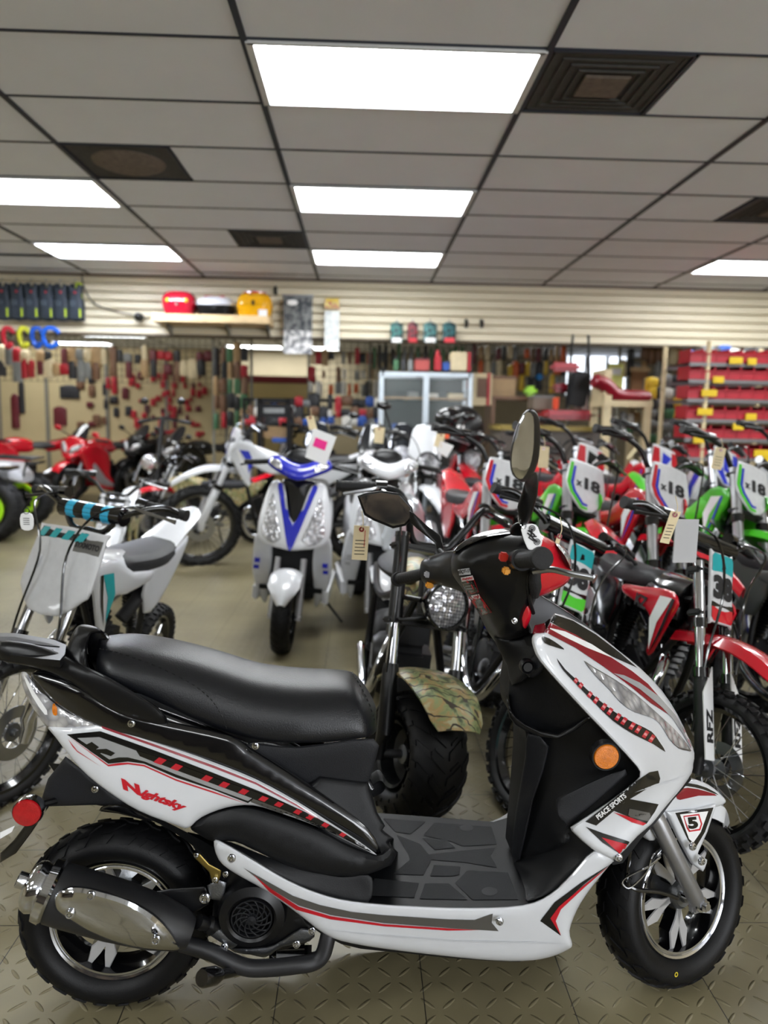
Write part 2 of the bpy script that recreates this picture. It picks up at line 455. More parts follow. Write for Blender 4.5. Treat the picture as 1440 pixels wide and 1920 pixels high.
# the panel over that spot had been laid as a tile only when it is no light
for (i, j) in sorted(LIGHTS): ceiling_light(i, j)
VD = mat('dusty_dark_vent', (72, 70, 68), .8, noise=.12, scale=20, bump=.5, bscale=150)
VD2 = mat('dusty_brown_vent', (112, 100, 90), .8, noise=.15, scale=30)
VL = {(1, 0, 0): 'square dark ceiling vent with a pale square centre, beside the largest ceiling light', (-1, 2, 0): 'dark ceiling vent with a round dished centre',
      (-1, 5, 1): 'small far dark ceiling vent left of the furthest central light', (2, 3, 1): 'dark ceiling vent just cut by the right edge'}
for (i, j, h), kind in VENTS.items():
    x = X0+TX*i+.305+.61*h; y = Y0+TY*j+TY/2
    if (i, j, h) == (2, 3, 1): x = X0+TX*2+.93
    t = thing('ceiling_vent', VL[(i, j, h)], 'ceiling vent', (x, y, CE), 0)
    p = MB().box((0, 0, .014), (.59, .585, .02)); p.build('panel', VD, t)
    if kind == 'square':
        q = MB()
        for k in range(4):
            r = .27-.045*k
            for s in (-1, 1): q.box((s*r, 0, .004-.002*k), (.012, 2*r, .012)); q.box((0, s*r, .004-.002*k), (2*r+.012, .012, .012))
        q.build('louver_rings', VD, t)
        MB().box((0, 0, -.006), (.2, .2, .014), bev=.004).build('centre_plate', VD2, t)
    else:
        MB().lathe([(.0, -.035), (.1, -.034), (.17, -.02), (.21, -.002), (.215, .008)], MX.Rotation(pi/2, 4, 'X') @ MX.Scale(-1, 4, (0, 1, 0)) if 0 else MX.Rotation(pi/2, 4, 'X'), 40).build('dished_centre', VD2, t)
    r = MB()
    for s in (-1, 1): r.box((s*.295, 0, .002), (.016, .6, .016)); r.box((0, s*.293, .002), (.6, .014, .016))
    r.build('rim', BARM, t)
# walls
WALLM = mat('painted_wall', (188, 176, 150), .7, noise=.02, scale=4)
struct(MB().box((-9.1, 6, CE/2), (.2, 22.4, CE)).build('wall_left', WALLM))
struct(MB().box((8.1, 6, CE/2), (.2, 22.4, CE)).build('wall_right', WALLM))
struct(MB().box((-.5, 17.1, CE/2), (17, .2, CE)).build('wall_back', mat('back_room_wall', (150, 138, 112), .7, noise=.04, scale=3)))
fw = MB()
fw.box((-3.6, -5.1, CE/2), (11.2, .2, CE)).box((7.75, -5.1, CE/2), (.7, .2, CE)).box((4.7, -5.1, .2), (5.4, .2, .4)).box((4.7, -5.1, CE-.1), (5.4, .2, .2))
struct(fw.build('wall_front', noisy('dark_front_wall', (28, 25, 24), (96, 82, 68), 1.6)))
wn = MB()
for k in range(4): wn.box((2.03+1.78*k, -5.05, 1.48), (.06, .08, 2.1))
wn.box((4.7, -5.05, .43), (5.4, .08, .06)).box((4.7, -5.05, CE-.23), (5.4, .08, .06))
wo = struct(wn.build('unseen_window', mat('window_frame_metal', (120, 120, 120), .4, .6)))  # unseen window added behind the camera for the fill light
fill_light('added_daylight_fill', (4.7, -5.3, 1.48), (pi/2, 0, 0), 5.2, 2.1, DAY_FILL, (.93, .96, 1))  # added area light, fills the ceiling and the scooter's near side
# slatted header wall
SL = mat('cream_slatwall', (236, 226, 200), .45, noise=.012, scale=3)
ZB = 2.145; h = MB(); per = .0885; Yw = 8.27
prof = [(Yw+.14, ZB)]; z = ZB; prof.append((Yw, ZB))
while z+per < CE:
    prof += [(Yw, z+per-.026), (Yw+.07, z+per-.026), (Yw+.07, z+per-.002), (Yw, z+per)]; z += per
prof += [(Yw, CE), (Yw+.14, CE)]
n = len(prof); vs = [(-9, a, b_) for a, b_ in prof]+[(8, a, b_) for a, b_ in prof]
h.add(vs, [(i, (i+1) % n, n+(i+1) % n, n+i) for i in range(n)]+[tuple(range(n)), tuple(range(2*n-1, n-1, -1))])
struct(h.build('wall_header', SL, None, 20))
struct(MB().box((-.5, Yw+.07, ZB-.012), (17, .16, .024)).build('trim_2', mat('header_bottom_trim', (96, 84, 66), .6)))
struct(MB().box((-.5, Yw-.01, CE-.012), (17, .03, .024)).build('trim_3', mat('wall_angle', (120, 108, 98), .5)))

def pxbox(x0, y0, x1, y1, Y, dep=.1):
    """box whose front face fills the pixel rectangle at depth Y"""
    a = W(x0, y1, Y); b_ = W(x1, y0, Y)
    return ((a.x+b_.x)/2, Y+dep/2, (a.z+b_.z)/2), (b_.x-a.x, dep, b_.z-a.z)
def pthing(name, label, cat, x0, y0, x1, y1, Y, dep, group=None):
    c, d = pxbox(x0, y0, x1, y1, Y, dep)
    t = thing(name, label, cat, (c[0], c[1], c[2]-d[2]/2), 0, group)
    return t, d     # local: z from 0 to d[2], front at y=-dep/2
# ---- things on the slatted wall
VEST = mat('charcoal_vest', (44, 54, 66), .6, noise=.12); NEON = mat('neon_yellow', (190, 215, 40), .5); REDB = mat('red_badge', (215, 60, 70), .5)
VGREY = mat('vest_grey', (70, 82, 92), .6, noise=.1)
vl = ['leftmost protective vest cut by the left edge', 'second charcoal protective vest from the left', 'third charcoal protective vest from the left', 'third charcoal protective vest from the right end',
      'second charcoal protective vest from the right end', 'charcoal protective vest at the right end of its row, beside a neon strip']
for k in range(6):
    x0 = -12+27.5*k; yo = -.8*k
    t, d = pthing('protective_vest', vl[k], 'vest', x0, 527+k*.6, x0+25, 597+k*.4, 8.1, .1)
    w_, hh = d[0], d[2]
    ol = [(-.5, 0), (-.52, .5), (-.42, .62), (-.46, .95), (-.2, 1), (-.12, .88), (.12, .88), (.2, 1), (.46, .95), (.42, .62), (.52, .5), (.5, 0), (0, -.03)]
    shell(MB(), [(a*w_, b_*hh, 0) for a, b_ in ol], lambda u, v, s: V((u, -s, v)), .03, .03, .04, .05).build('vest_body', VEST, t)
    MB().ball((.01, -.035, hh*.74), (.013, .01, .014), 8).build('badge', REDB, t)
    MB().box((w_*.38, -.035, hh*.18), (.016, .02, hh*.24), bev=.004).build('neon_strip', NEON, t)
    MB().box((-w_*.1, -.035, hh*.45), (w_*.4, .02, .06), bev=.008).build('chest_plate', VGREY, t)
    MB().tube([(0, 0, hh*.9), (0, 0, hh+.04), (0, .08, hh+.04)], .004, 6).build('hanger_hook', CHROME, t)
t, d = pthing('neon_banner', 'narrow neon yellow strip hung at the right end of the protective vests', 'banner', 143, 530, 152, 598, 8.15, .04)
MB().box((0, 0, d[2]/2), (d[0], .03, d[2]), bev=.004).build('strip', NEON, t)
cl = [((190, 30, 50), 'red neck brace cut by the left edge, under the vests', 4, 20), ((205, 205, 50), 'yellow neck brace hung under the protective vests', 34, 50), ((20, 80, 180), 'blue neck brace hanging next to the yellow one', 58, 75), ((25, 95, 205), 'blue neck brace at the right end of the row, spread wide', 78, 107)]
for k, (col, l, x0, x1) in enumerate(cl):
    t, d = pthing('neck_brace', l, 'neck brace', x0, 612, x1, 652, 8.05, .08)
    mm = mat('neck_brace_foam_%d' % k, col, .5); rw, rh = d[0]/2, d[2]/2
    MB().tube([(rw*cos(a), .02*sin(2*a), rh+rh*sin(a)*.9) for a in [pi*2*i/14+.4 for i in range(13)]], .026, 8).build('ring', mm, t)
    MB().box((rw*.8, -.03, rh*1.2), (.02, .03, .05), bev=.006).build('buckle', MATTB, t)
# camera on slatwall
t, d = pthing('security_camera', 'small black dome security camera on the slatted wall left of the shelf', 'camera', 250, 586, 264, 600, 8.12, .1)
MB().lathe([(.001, -.05), (.03, -.045), (.045, -.02), (.045, .05)], MX.Translation((0, 0, d[2]/2)), 20).build('housing', SATB, t)
MB().ball((0, -.05, d[2]/2), .02, 10).build('lens', GLOSSB, t)
cw = [W(152, 505, 8.23), W(158, 540, 8.23), W(178, 570, 8.23), W(215, 583, 8.23), W(250, 590, 8.23)]
tag(MB().tube(smooth(cw, 5, False), .006, 6).build('camera_cable', SATB), 'thin dark cable running from the ceiling to the security camera', 'cable')
# shelf and top cases
t, d = pthing('wall_shelf', 'light wooden shelf carrying three motorcycle top cases on the slatted wall', 'shelf', 283, 592, 505, 602, 7.85, .4)
MB().box((0, 0, d[2]/2), d, bev=.004).build('board', mat('pale_wood', (214, 186, 140), .5, noise=.08, scale=12), t)
for x in (-.5, .12, .55):
    MB().prism([(0, 0), (.28, 0), (0, -.1)], .02, MX(((0, 0, 1, x), (-1, 0, 0, .2), (0, 1, 0, 0), (0, 0, 0, 1)))).build('bracket', STEEL, t)
TCR = mat('glossy_red_case', (178, 20, 45), .2, coat=.8); TCY = mat('glossy_yellow_case', (228, 165, 12), .2, coat=.8)
def top_case(label, x0, y0, x1, y1, mb_, ml, kind):
    t, d = pthing('top_case', label, 'motorcycle case', x0, y0, x1, y1, 7.86, .3)
    w_, hh = d[0]/2, d[2]
    def sec(z, k, sy=1): return [(w_*k*abs(cos(a))**.55*(1 if cos(a) > 0 else -1), .15*k*sy*abs(sin(a))**.55*(1 if sin(a) > 0 else -1), z) for a in [2*pi*i/28 for i in range(28)]]
    MB().loft([sec(0, .74), sec(.012, .82), sec(hh*.3, .92), sec(hh*.56, 1)]).build('lower_shell', mb_, t)
    MB().loft([sec(hh*.57, 1), sec(hh*.75, .96), sec(hh*.9, .82), sec(hh*.97, .6), sec(hh, .25)]).build('lid', ml, t)
    return t, w_, hh
t, w_, hh = top_case('glossy red top case with two yellow reflectors, leftmost on the shelf', 299, 543, 363, 592, TCR, TCR, 0)
for s in (-1, 1): MB().ball((s*w_*.55, -.145, hh*.6), (.02, .015, .022), 10).build('reflector', mat('yellow_reflector', (235, 200, 40), .3), t)
MB().box((0, -.15, hh*.5), (.03, .02, .05), bev=.004).build('latch', REDD, t)
t, w_, hh = top_case('low top case with white lid, red top and black base, middle of the shelf', 364, 553, 436, 594, SATB, WHITE, 1)
shell(MB(), smooth([(-.1, -.05), (0, .0), (.1, -.05), (.09, .06), (0, .08), (-.09, .06)], 3), lambda u, v, s: V((u, v-.05, hh*.97+s)), .03, .012, .03, .02).build('red_cover', REDG, t)
MB().box((0, -.15, hh*.45), (.05, .02, .03), bev=.004).build('latch', MATTB, t)
t, w_, hh = top_case('glossy yellow top case with dark red top and white sticker, rightmost on the shelf', 440, 546, 509, 600, TCY, TCY, 2)
MB().loft([[(w_*.66*cos(a), .1*sin(a), hh*.95+k*.02) for a in [2*pi*i/20 for i in range(20)]] for k in (0, 1)]).build('red_cover', TCR, t)
MB().box((.1, -.152, hh*.22), (.09, .012, .09)).build('sticker', WHITEF, t); MB().box((0, -.152, hh*.6), (.03, .012, .05), bev=.003).build('latch', MATTB, t)
# posters and packs
t, d = pthing('poster', 'tall dark poster with pale lower part hanging below the slatted wall', 'poster', 531, 555, 586, 663, 8.12, .01)
hz = d[2]
MB().box((0, 0, hz*.7), (d[0], .008, hz*.6)).build('dark_upper_print', noisy('poster_dark_print', (40, 46, 52), (120, 122, 122), 14), t)
MB().box((0, 0, hz*.2), (d[0]*.98, .008, hz*.4)).build('pale_lower_print', noisy('poster_pale_print', (235, 235, 235), (110, 112, 118), 16), t)
MB().ball((-.06, -.006, hz*.88), (.06, .004, .03), 12).build('white_logo', WHITEF, t)
MB().box((0, 0, hz), (d[0]+.02, .02, .02)).build('top_rail', STEEL, t)
MB().box((0, .08, hz), (.03, .15, .02)).build('wall_hook', STEEL, t)
t, d = pthing('poster', 'narrow white poster with a red and yellow head, hanging below the slatted wall', 'poster', 608, 560, 637, 655, 8.12, .01)
hz = d[2]
MB().box((0, 0, hz*.38), (d[0], .008, hz*.76)).build('white_panel', noisy('narrow_poster_print', (225, 228, 226), (190, 195, 196), 20), t)
MB().box((0, -.002, hz*.87), (d[0]*1.02, .008, hz*.13)).build('red_band', noisy('narrow_poster_head', (150, 30, 45), (215, 200, 120), 25), t)
MB().box((0, -.002, hz*.97), (d[0]*.9, .008, hz*.07)).build('yellow_band', mat('yellow_band', (200, 170, 40), .5), t)
MB().box((0, .08, hz*.99), (.03, .16, .02)).build('wall_hook', STEEL, t)
gp = [(732, 756, 'teal and black packaged glove, leftmost of four'), (764, 784, 'narrow package with a red figure, second of four'), (794, 820, 'teal packaged glove, third of four'), (830, 856, 'teal package with a red corner, last of four')]
for k, (x0, x1, l) in enumerate(gp):
    t, d = pthing('glove_package', l+' hung on the slatted wall', 'package', x0, 604, x1, 642, 8.1, .05)
    shell(MB(), [(-.5*d[0], 0, 0), (.5*d[0], 0, 0), (.5*d[0], d[2]*.9, 0), (.2*d[0], d[2]), (-.2*d[0], d[2]), (-.5*d[0], d[2]*.9, 0)], lambda u, v, s: V((u, -s, v)), .03, .02, .03, .02).build('pack', noisy('glove_pack_%d' % k, (22, 34, 40), ((60, 130, 125), (150, 50, 60), (80, 140, 140), (40, 110, 115))[k], 22), t)
    MB().tube([(0, 0, d[2]-.01), (0, .01, d[2]+.03), (0, .15, d[2]+.03)], .005, 6).build('hanger_hook', CHROME, t)
    MB().box((0, -.025, d[2]*.12), (d[0]*.8, .008, .05)).build('label_strip', (WHITEF, REDF, WHITEF, REDB)[k], t)
for x in (346, 876, 905):
    pass
for (x, y, l) in ((516, 547, 'black hook on the slatted wall right of the yellow case'), (875, 609, 'black hook right of the glove packages'), (904, 609, 'black hook standing furthest right on the slatted wall')):
    p = W(x, y, 8.2)
    tag(MB().tube([p+V((0, .06, .03)), p+V((0, 0, .03)), p+V((0, -.06, -.02)), p+V((0, -.07, .03))], .009, 6).box(p+V((0, .05, .02)), (.03, .02, .09)).build('wall_hook', SATB), l, 'hook')
# ================================================================== MAIN SCOOTER
HO = V((-.513, 1.505, 0)); HA = R_(2.52)
HX = V((cos(HA), sin(HA), 0)); HN = V((sin(HA), -cos(HA), 0))
HM = MX.Translation(HO) @ MX.Rotation(HA, 4, 'Z'); HMI = HM.inverted()
CAML = HMI @ CAM
def hp(px, py, s=0):
    """photo pixel -> scooter coordinates on the plane s metres to the near side of its middle"""
    d = ray(px, py); t = ((HO+HN*s-CAM).dot(HN))/d.dot(HN)
    return HMI @ (CAM+d*t)
def hz(px, py, z): return HMI @ G(px, py, z)
def hpx(P):
    P = HM @ V(P); d = P-CAM; k = d.dot(CF); return (720+FPX*d.dot(CR)/k, 960-FPX*d.dot(CU)/k)
S = thing('motor_scooter', 'white, black and red motor scooter with chrome muffler, parked broadside in front', 'scooter', M=HM)
def hsh(name, m, outl, bulge=.012, edge=14, thick=.012, step=13, sm=3, parent=None, both=False, mirror=False, ang=38, s0=None):
    o = [(p[0], p[1], (p[2] if len(p) > 2 else s0)) for p in outl]
    if sm > 1: o = smooth(o, sm)
    mb = MB(); shell(mb, o, hp, step, bulge, edge, thick, both)
    ob = mb.build(name, m, parent or S, ang)
    if mirror: mirror_y(mb).build(name, m, parent or S, ang)
    return ob, mb
def bvh(*mbs):
    vs = []; fs = []
    for m in mbs:
        n = len(vs); vs += m.v; fs += [tuple(i+n for i in f) for f in m.f]
    return BVHTree.FromPolygons(vs, fs)
def hit(T, px, py, lift):
    d = (HMI.to_3x3() @ ray(px, py)).normalized()
    r = T.ray_cast(CAML, d)
    if r[0] is None: return None
    return r[0]-d*lift
def decal(T, name, m, outl, parent, lift=.0015, step=4, sm=1, mb=None):
    o = [(p[0], p[1], 0) for p in outl]
    if sm > 1: o = smooth(o, sm)
    # resample long edges
    q = []
    for a, b_ in zip(o, o[1:]+o[:1]):
        k = max(1, int(sqrt((a[0]-b_[0])**2+(a[1]-b_[1])**2)/(step*1.3)))
        q += [(a[0]+(b_[0]-a[0])*i/k, a[1]+(b_[1]-a[1])*i/k, 0) for i in range(k)]
    P, F, A, B = tri(q, step)
    pts = [hit(T, p[0], p[1], lift) for p in P]; mb = mb or MB()
    good = [f for f in F if all(pts[i] is not None for i in f)]
    us = sorted({i for f in good for i in f}); ix = {k: i for i, k in enumerate(us)}
    if not us: print('decal missed', name); return None
    mb.add([pts[k] for k in us], [tuple(ix[i] for i in f) for f in good])
    return mb.build(name, m, parent, fix=False) if name else mb
def dtext(T, name, m, st, c, right, up, parent, bold=.02, lift=.002, shear=0):
    """lettering: c centre pixel, right = full width vector, up = full height vector (pixels)"""
    vs, fs, _ = text_mesh(st, bold); mb = MB(); pts = []
    hh = lambda a, b_: hit(T, c[0]+right[0]*a+up[0]*b_, c[1]+right[1]*a+up[1]*b_, lift)
    q = [hh(0, 0), hh(-.42, 0), hh(.42, 0), hh(0, -.4), hh(0, .4)]
    if any(i is None for i in q): print('text missed', st); return
    mid = (q[0]*2+q[1]+q[2])/4; mid = q[0]; ex = (q[2]-q[1])/.84; ey = (q[4]-q[3])/.8
    for x, y in vs: pts.append(mid+ex*(x+shear*y)+ey*y)
    good = [f for f in fs if all(pts[i] is not None for i in f)]
    us = sorted({i for f in good for i in f}); ix = {k: i for i, k in enumerate(us)}
    if not us: print('text missed', st); return
    mb.add([pts[k] for k in us], [tuple(ix[i] for i in f) for f in good]); return mb.build(name, m, parent, fix=False)
def screw(p, n=(0, -1, 0), r=.006, parent=None, name='screw'):
    r *= .8; q = V(n).normalized().to_track_quat('Y', 'Z').to_matrix().to_4x4()
    T = MX.Translation(p) @ q
    return MB().lathe([(.0001, .004), (r*.45, .004), (r*.5, .0015), (r*.62, .0045), (r*.95, .004), (r, .0), (r*1.25, .0), (r*1.25, -.003)], T, 14).build(name, CHROME, parent or S)

# ---------------- wheels
def alloy_wheel(parent, M, n=5, R=.203, rr=.134, Wd=.052, face=.02, tw=1):
    wh = MB()
    o = bpy.data.objects.new('wheel', None); COL.objects.link(o); o.parent = parent
    MB(M).lathe(tire_prof(R, rr-.004, Wd, 22), None, 72, True).build('tire', RUBB, o)
    t = MB(M)
    lugs(t, R, rr, Wd, [(26, 4, 34, .42, .0035, .55, 0), (26, -4, -34, .42, .0035, .55, .5), (26, 38, 62, .5, .003, .25, .35), (26, -38, -62, .5, .003, .25, .85)])
    t.build('tread', RUBB, o, 60)
    r = MB(M)
    r.lathe([(.121, -.034), (.125, -.0345), (.1285, -.031), (.13, -.034), (.1345, -.036), (.137, -.032), (.136, -.026), (.13, -.017), (.126, -.015)], None, 72).build('rim_lip', CHROME, o)
    r = MB(M); r.lathe([(.122, -.0325), (.119, -.018), (.117, 0), (.119, .018), (.1345, .03), (.137, .036), (.125, .036), (.1215, .018), (.119, 0), (.1215, -.018), (.1255, -.031)], None, 60, True).build('rim', GLOSSB, o)
    r = MB(M); f = MB(M)
    for k in range(2*n):
        a0 = 2*pi*k/(2*n); sgn = 1 if k % 2 else -1
        def pt(rad, off): a = a0+off*sgn; return (rad*cos(a), rad*sin(a))
        ol = [pt(.026, .16), pt(.055, .08), pt(.086, -.02), pt(.121, .11), pt(.121, .19), pt(.093, .26), pt(.062, .36), pt(.03, .62)]
        Bs = MX(((1, 0, 0, 0), (0, 0, 1, -face), (0, 1, 0, 0), (0, 0, 0, 1)))
        r.prism(ol, .03, Bs, 1); f.prism(ol, -.003, Bs, .9)
    r.build('spokes', GLOSSB, o, 30); f.build('spoke_faces', MACH, o, 30)
    MB(M).lathe([(.0001, -.045), (.012, -.045), (.014, -.036), (.024, -.036), (.03, -.03), (.034, -.02), (.034, .02), (.03, .036), (.0001, .036)], None, 32).build('hub', ALU, o)
    return o
MR = MX.Translation((0, 0, .206))
rw = alloy_wheel(S, MR @ MX.Rotation(.35, 4, 'Y'), face=.018)
MB(MR).lathe([(.02, .012), (.062, .012), (.066, .018), (.066, .05), (.02, .05)], None, 40).build('drum_brake', ALU, rw)
ST = MX.Translation((1.249, 0, .2)) @ MX.Rotation(R_(25), 4, V((-.42, 0, .907))) @ MX.Translation((-1.249, 0, -.2))
MF = ST @ MX.Translation((1.252, .008, .21))
fwh = alloy_wheel(S, MF @ MX.Rotation(.1, 4, 'Y'))
disc = MB(MF)
disc.lathe([(.05, .046), (.078, .046), (.078, .049), (.05, .049)], None, 48, True).build('brake_disc', STEEL, fwh)
MB(MF).tube([(-.02, -.047, -.155), (-.021, -.0475, -.155)], .0001, 4)  # tiny balance mark below
yb = MB(MF).lathe([(.003, 0), (.0055, 0)], MX.Translation((-.055, -.0525, -.15)), 12).build('balance_mark', mat('yellow_paint_mark', (205, 185, 40), .5), fwh)
# ---------------- fork, steering (given in straight position, turned by ST)
def stp(name, mb, m, parent=None): return mb.build(name, m, parent or S)
# near fork leg placed through the photo pixels, far leg mirrored about the turned wheel
def sfp(px, py, s): # pixel -> straight-steering coordinates at distance s in front of the turned middle plane
    n = ST.to_3x3() @ V((0, -1, 0)); o = ST @ V((1.249, 0, .2))+n*s
    d = (HMI.to_3x3() @ ray(px, py)); t = (o-CAML).dot(n)/d.dot(n); return ST.inverted() @ (CAML+d*t)
a = sfp(1228, 1530, .088); b_ = sfp(1308, 1692, .072); c_ = a+(a-b_).normalized()*.12
for sy, nm in ((1, 'near'), (-1, 'far')):
    q = [V((p.x, p.y*sy, p.z)) for p in (c_, a, b_)]
    m = MB(ST); m.tube([q[0], q[1], q[1]+(q[2]-q[1])*.02, q[2]-(q[2]-q[1])*.06, q[2]], [.0155, .0155, .0185, .0185, .0165], 20).build('fork_leg', FORKS, S)
    ax = MB(ST); ax.box(q[2]+V((.0, .006*sy, -.002)), (.034, .02, .045), bev=.006).build('fork_lug', FORKS, S)
ax = MB(ST); e = b_; ax.tube([(e.x, e.y-.028, e.z), (e.x, -e.y+.02, e.z)], .008, 12).tube([(e.x, e.y-.022, e.z), (e.x, e.y-.012, e.z)], .0135, 6).tube([(e.x, e.y-.012, e.z), (e.x, e.y-.009, e.z)], .017, 20).build('axle_bolt', CHROME, S)
for px, py in ((1299, 1587), (1316, 1615)): screw(ST @ sfp(px, py, .1), ST.to_3x3() @ V((0, -1, 0)), .009)
# front fender
def sh_st(name, m, outl, bulge, edge, thick, step=.008, sm=3):
    mb = MB(ST); shell(mb, smooth(outl, sm) if sm > 1 else outl, lambda u, v, s: V((u, -s, v)), step, bulge, edge, thick).build(name, m, S); return mb
fpix = [(1205, 1560), (1222, 1512), (1250, 1478), (1290, 1460), (1325, 1470), (1352, 1492), (1356, 1503), (1343, 1511), (1310, 1519), (1262, 1522), (1240, 1540), (1222, 1575)]
fl_ = [sfp(px, py, .058) for px, py in fpix]
def fend_sec():
    secs = []; cx, cz = 1.249, .2
    for i in range(15):
        th = R_(112-77*i/14); r = .224; wv = .06 if i < 11 else .06-.012*(i-10)
        row = []
        for k in range(13):
            g = -1+2*k/12; y = wv*g; rad = r+.014*(1-abs(g)**2.2) - (.03 if abs(g) == 1 else 0)
            row.append(V((cx+rad*cos(th), y, cz+rad*sin(th))))
        for k in range(12, -1, -1):
            g = -1+2*k/12; y = wv*g*.95; rad = r-.003+.012*(1-abs(g)**2.2) - (.028 if abs(g) == 1 else 0)
            row.append(V((cx+rad*cos(th), y, cz+rad*sin(th))))
        secs.append(row)
    return secs
FW = MB(ST).loft(fend_sec()); 
fo = [(p.x, p.z, .062) for p in fl_]
FN, fmb = None, MB(ST)
shell(fmb, smooth(fo, 3), lambda u, v, s: V((u, -s, v)), .009, .01, .02, .012)
FENDER = MB(); FENDER.v = FW.v+fmb.v; FENDER.f = FW.f+[tuple(i+len(FW.v) for i in f) for f in fmb.f]
FN = FENDER.build('front_fender', WHITE, S)
tp = [sfp(px, py, .078) for px, py in ((1250, 1522), (1300, 1520), (1342, 1508), (1325, 1560), (1307, 1600), (1326, 1612), (1318, 1634), (1300, 1620), (1275, 1575))]
tmb = MB(ST); shell(tmb, [(p.x, p.z, .078) for p in tp], lambda u, v, s: V((u, -s, v)), .009, .006, .012, .008)
FB = tmb.build('fender_bracket', WHITE, S)
TF = bvh(FENDER, tmb)
decal(TF, 'black_side_graphic', BLACKF, [(1266, 1524), (1338, 1514), (1322, 1560), (1303, 1592), (1290, 1575)], FB, .001)
decal(TF, 'white_side_graphic', WHITEF, [(1275, 1527), (1328, 1521), (1314, 1560), (1300, 1580), (1292, 1573)], FB, .0018)
decal(TF, 'red_ring', REDF, [(1281, 1530), (1311, 1526), (1317, 1545), (1313, 1557), (1292, 1560), (1288, 1554)], FB, .0024)
decal(TF, 'white_ring', WHITEF, [(1283, 1532), (1309, 1529), (1314, 1545), (1311, 1554), (1294, 1557), (1290, 1552)], FB, .003)
dtext(TF, 'number_five', BLACKF, '5', (1299, 1543), (19, -2), (-4, -22), FB, .06, .0036)
decal(TF, 'red_fender_stripe', REDD, [(1262, 1484), (1290, 1477), (1325, 1484), (1345, 1492), (1310, 1492), (1275, 1500), (1268, 1494)], FN, .0012, sm=2)
decal(TF, 'black_fender_line', BLACKF, [(1262, 1474), (1290, 1468), (1325, 1477), (1348, 1491), (1318, 1480), (1288, 1474)], FN, .0018, sm=2)
# brake caliper, hose, wire
cp = sfp(1300, 1600, .05)
MB(ST).box((cp.x-.035, cp.y, cp.z+.0), (.05, .03, .06), MX.Rotation(.5, 4, 'Y'), bev=.006).build('brake_caliper', ALU, S)
MB().tube(smooth([hp(1185, 1560, .1), hp(1178, 1620, .11), hp(1176, 1655, .11), hp(1195, 1668, .11), hp(1235, 1672, .1), hp(1270, 1684, .09)], 6, False), .0048, 8).build('brake_hose', GLOSSB, S)
MB().tube(smooth([hp(1238, 1607, .1), hp(1215, 1625, .12), hp(1195, 1634, .12), hp(1170, 1648, .12), hp(1168, 1658, .12), hp(1182, 1664, .12), hp(1212, 1635, .12), hp(1222, 1608, .12), hp(1232, 1596, .1)], 5, False), .0022, 6).build('guide_wire', CHROME, S)

# ---------------- dark inner body (centre spine, under seat, steering column)
def spine(name, m, pts, hw, parent=None, bulge=.02, sm=3, edge=25, both=True):
    """solid with its near face at s=hw and far face at s=-hw"""
    mb = MB(); o = smooth([(p[0], p[1], hw) for p in pts], sm) if sm > 1 else [(p[0], p[1], hw) for p in pts]
    shell(mb, o, hp, 16, bulge, edge, 2*hw, both); return mb.build(name, m, parent or S), mb
spine('under_seat_box', MATTG, [(462, 1395), (560, 1400), (700, 1385), (700, 1436), (690, 1468), (672, 1500), (600, 1500), (530, 1470), (470, 1430)], .1, bulge=.006)
spine('rear_frame_cover', GLOSSB, [(58, 1268), (120, 1262), (250, 1310), (400, 1365), (480, 1400), (600, 1460), (690, 1520), (738, 1598), (700, 1625), (560, 1600), (420, 1560), (330, 1530), (200, 1460), (110, 1370)], .075, bulge=.02)
# glossy black panel above the white one
hsh('upper_side_panel', GLOSSB, [(58, 1262, .08), (100, 1266, .09), (150, 1290, .11), (230, 1332, .12), (320, 1352, .12), (430, 1378, .125), (472, 1403, .125), (545, 1448, .13), (622, 1500, .14), (690, 1552, .15), (716, 1603, .155),
    (690, 1592, .15), (630, 1556, .148), (556, 1510, .145), (480, 1468, .14), (400, 1436, .135), (300, 1400, .13), (190, 1366, .12), (120, 1332, .1), (85, 1300, .09)], .012, 16, .02, mirror=True)
# rear uprights of the footwell with teeth
hsh('footwell_rear_wall', MATTB, [(690, 1465, .1), (708, 1525, .12), (722, 1548, .125), (717, 1556, .125), (738, 1572, .13), (728, 1580, .13), (746, 1598, .14), (733, 1622, .15), (690, 1640, .155), (640, 1640, .15), (600, 1560, .14), (560, 1490, .12), (600, 1455, .105)], .01, 16, .24, sm=1)
# matte lower side cover
_, lcm = hsh('lower_side_cover', MATTB, [(357, 1551, .13), (380, 1532, .135), (425, 1516, .14), (470, 1513, .142), (530, 1530, .145), (600, 1556, .15), (655, 1585, .155), (706, 1602, .16), (730, 1590, .16), (742, 1600, .158), (734, 1618, .16), (700, 1636, .165), (640, 1643, .165), (560, 1630, .16), (485, 1598, .155), (440, 1578, .15), (400, 1578, .14), (372, 1564, .135)], .02, 30, .02, mirror=True)
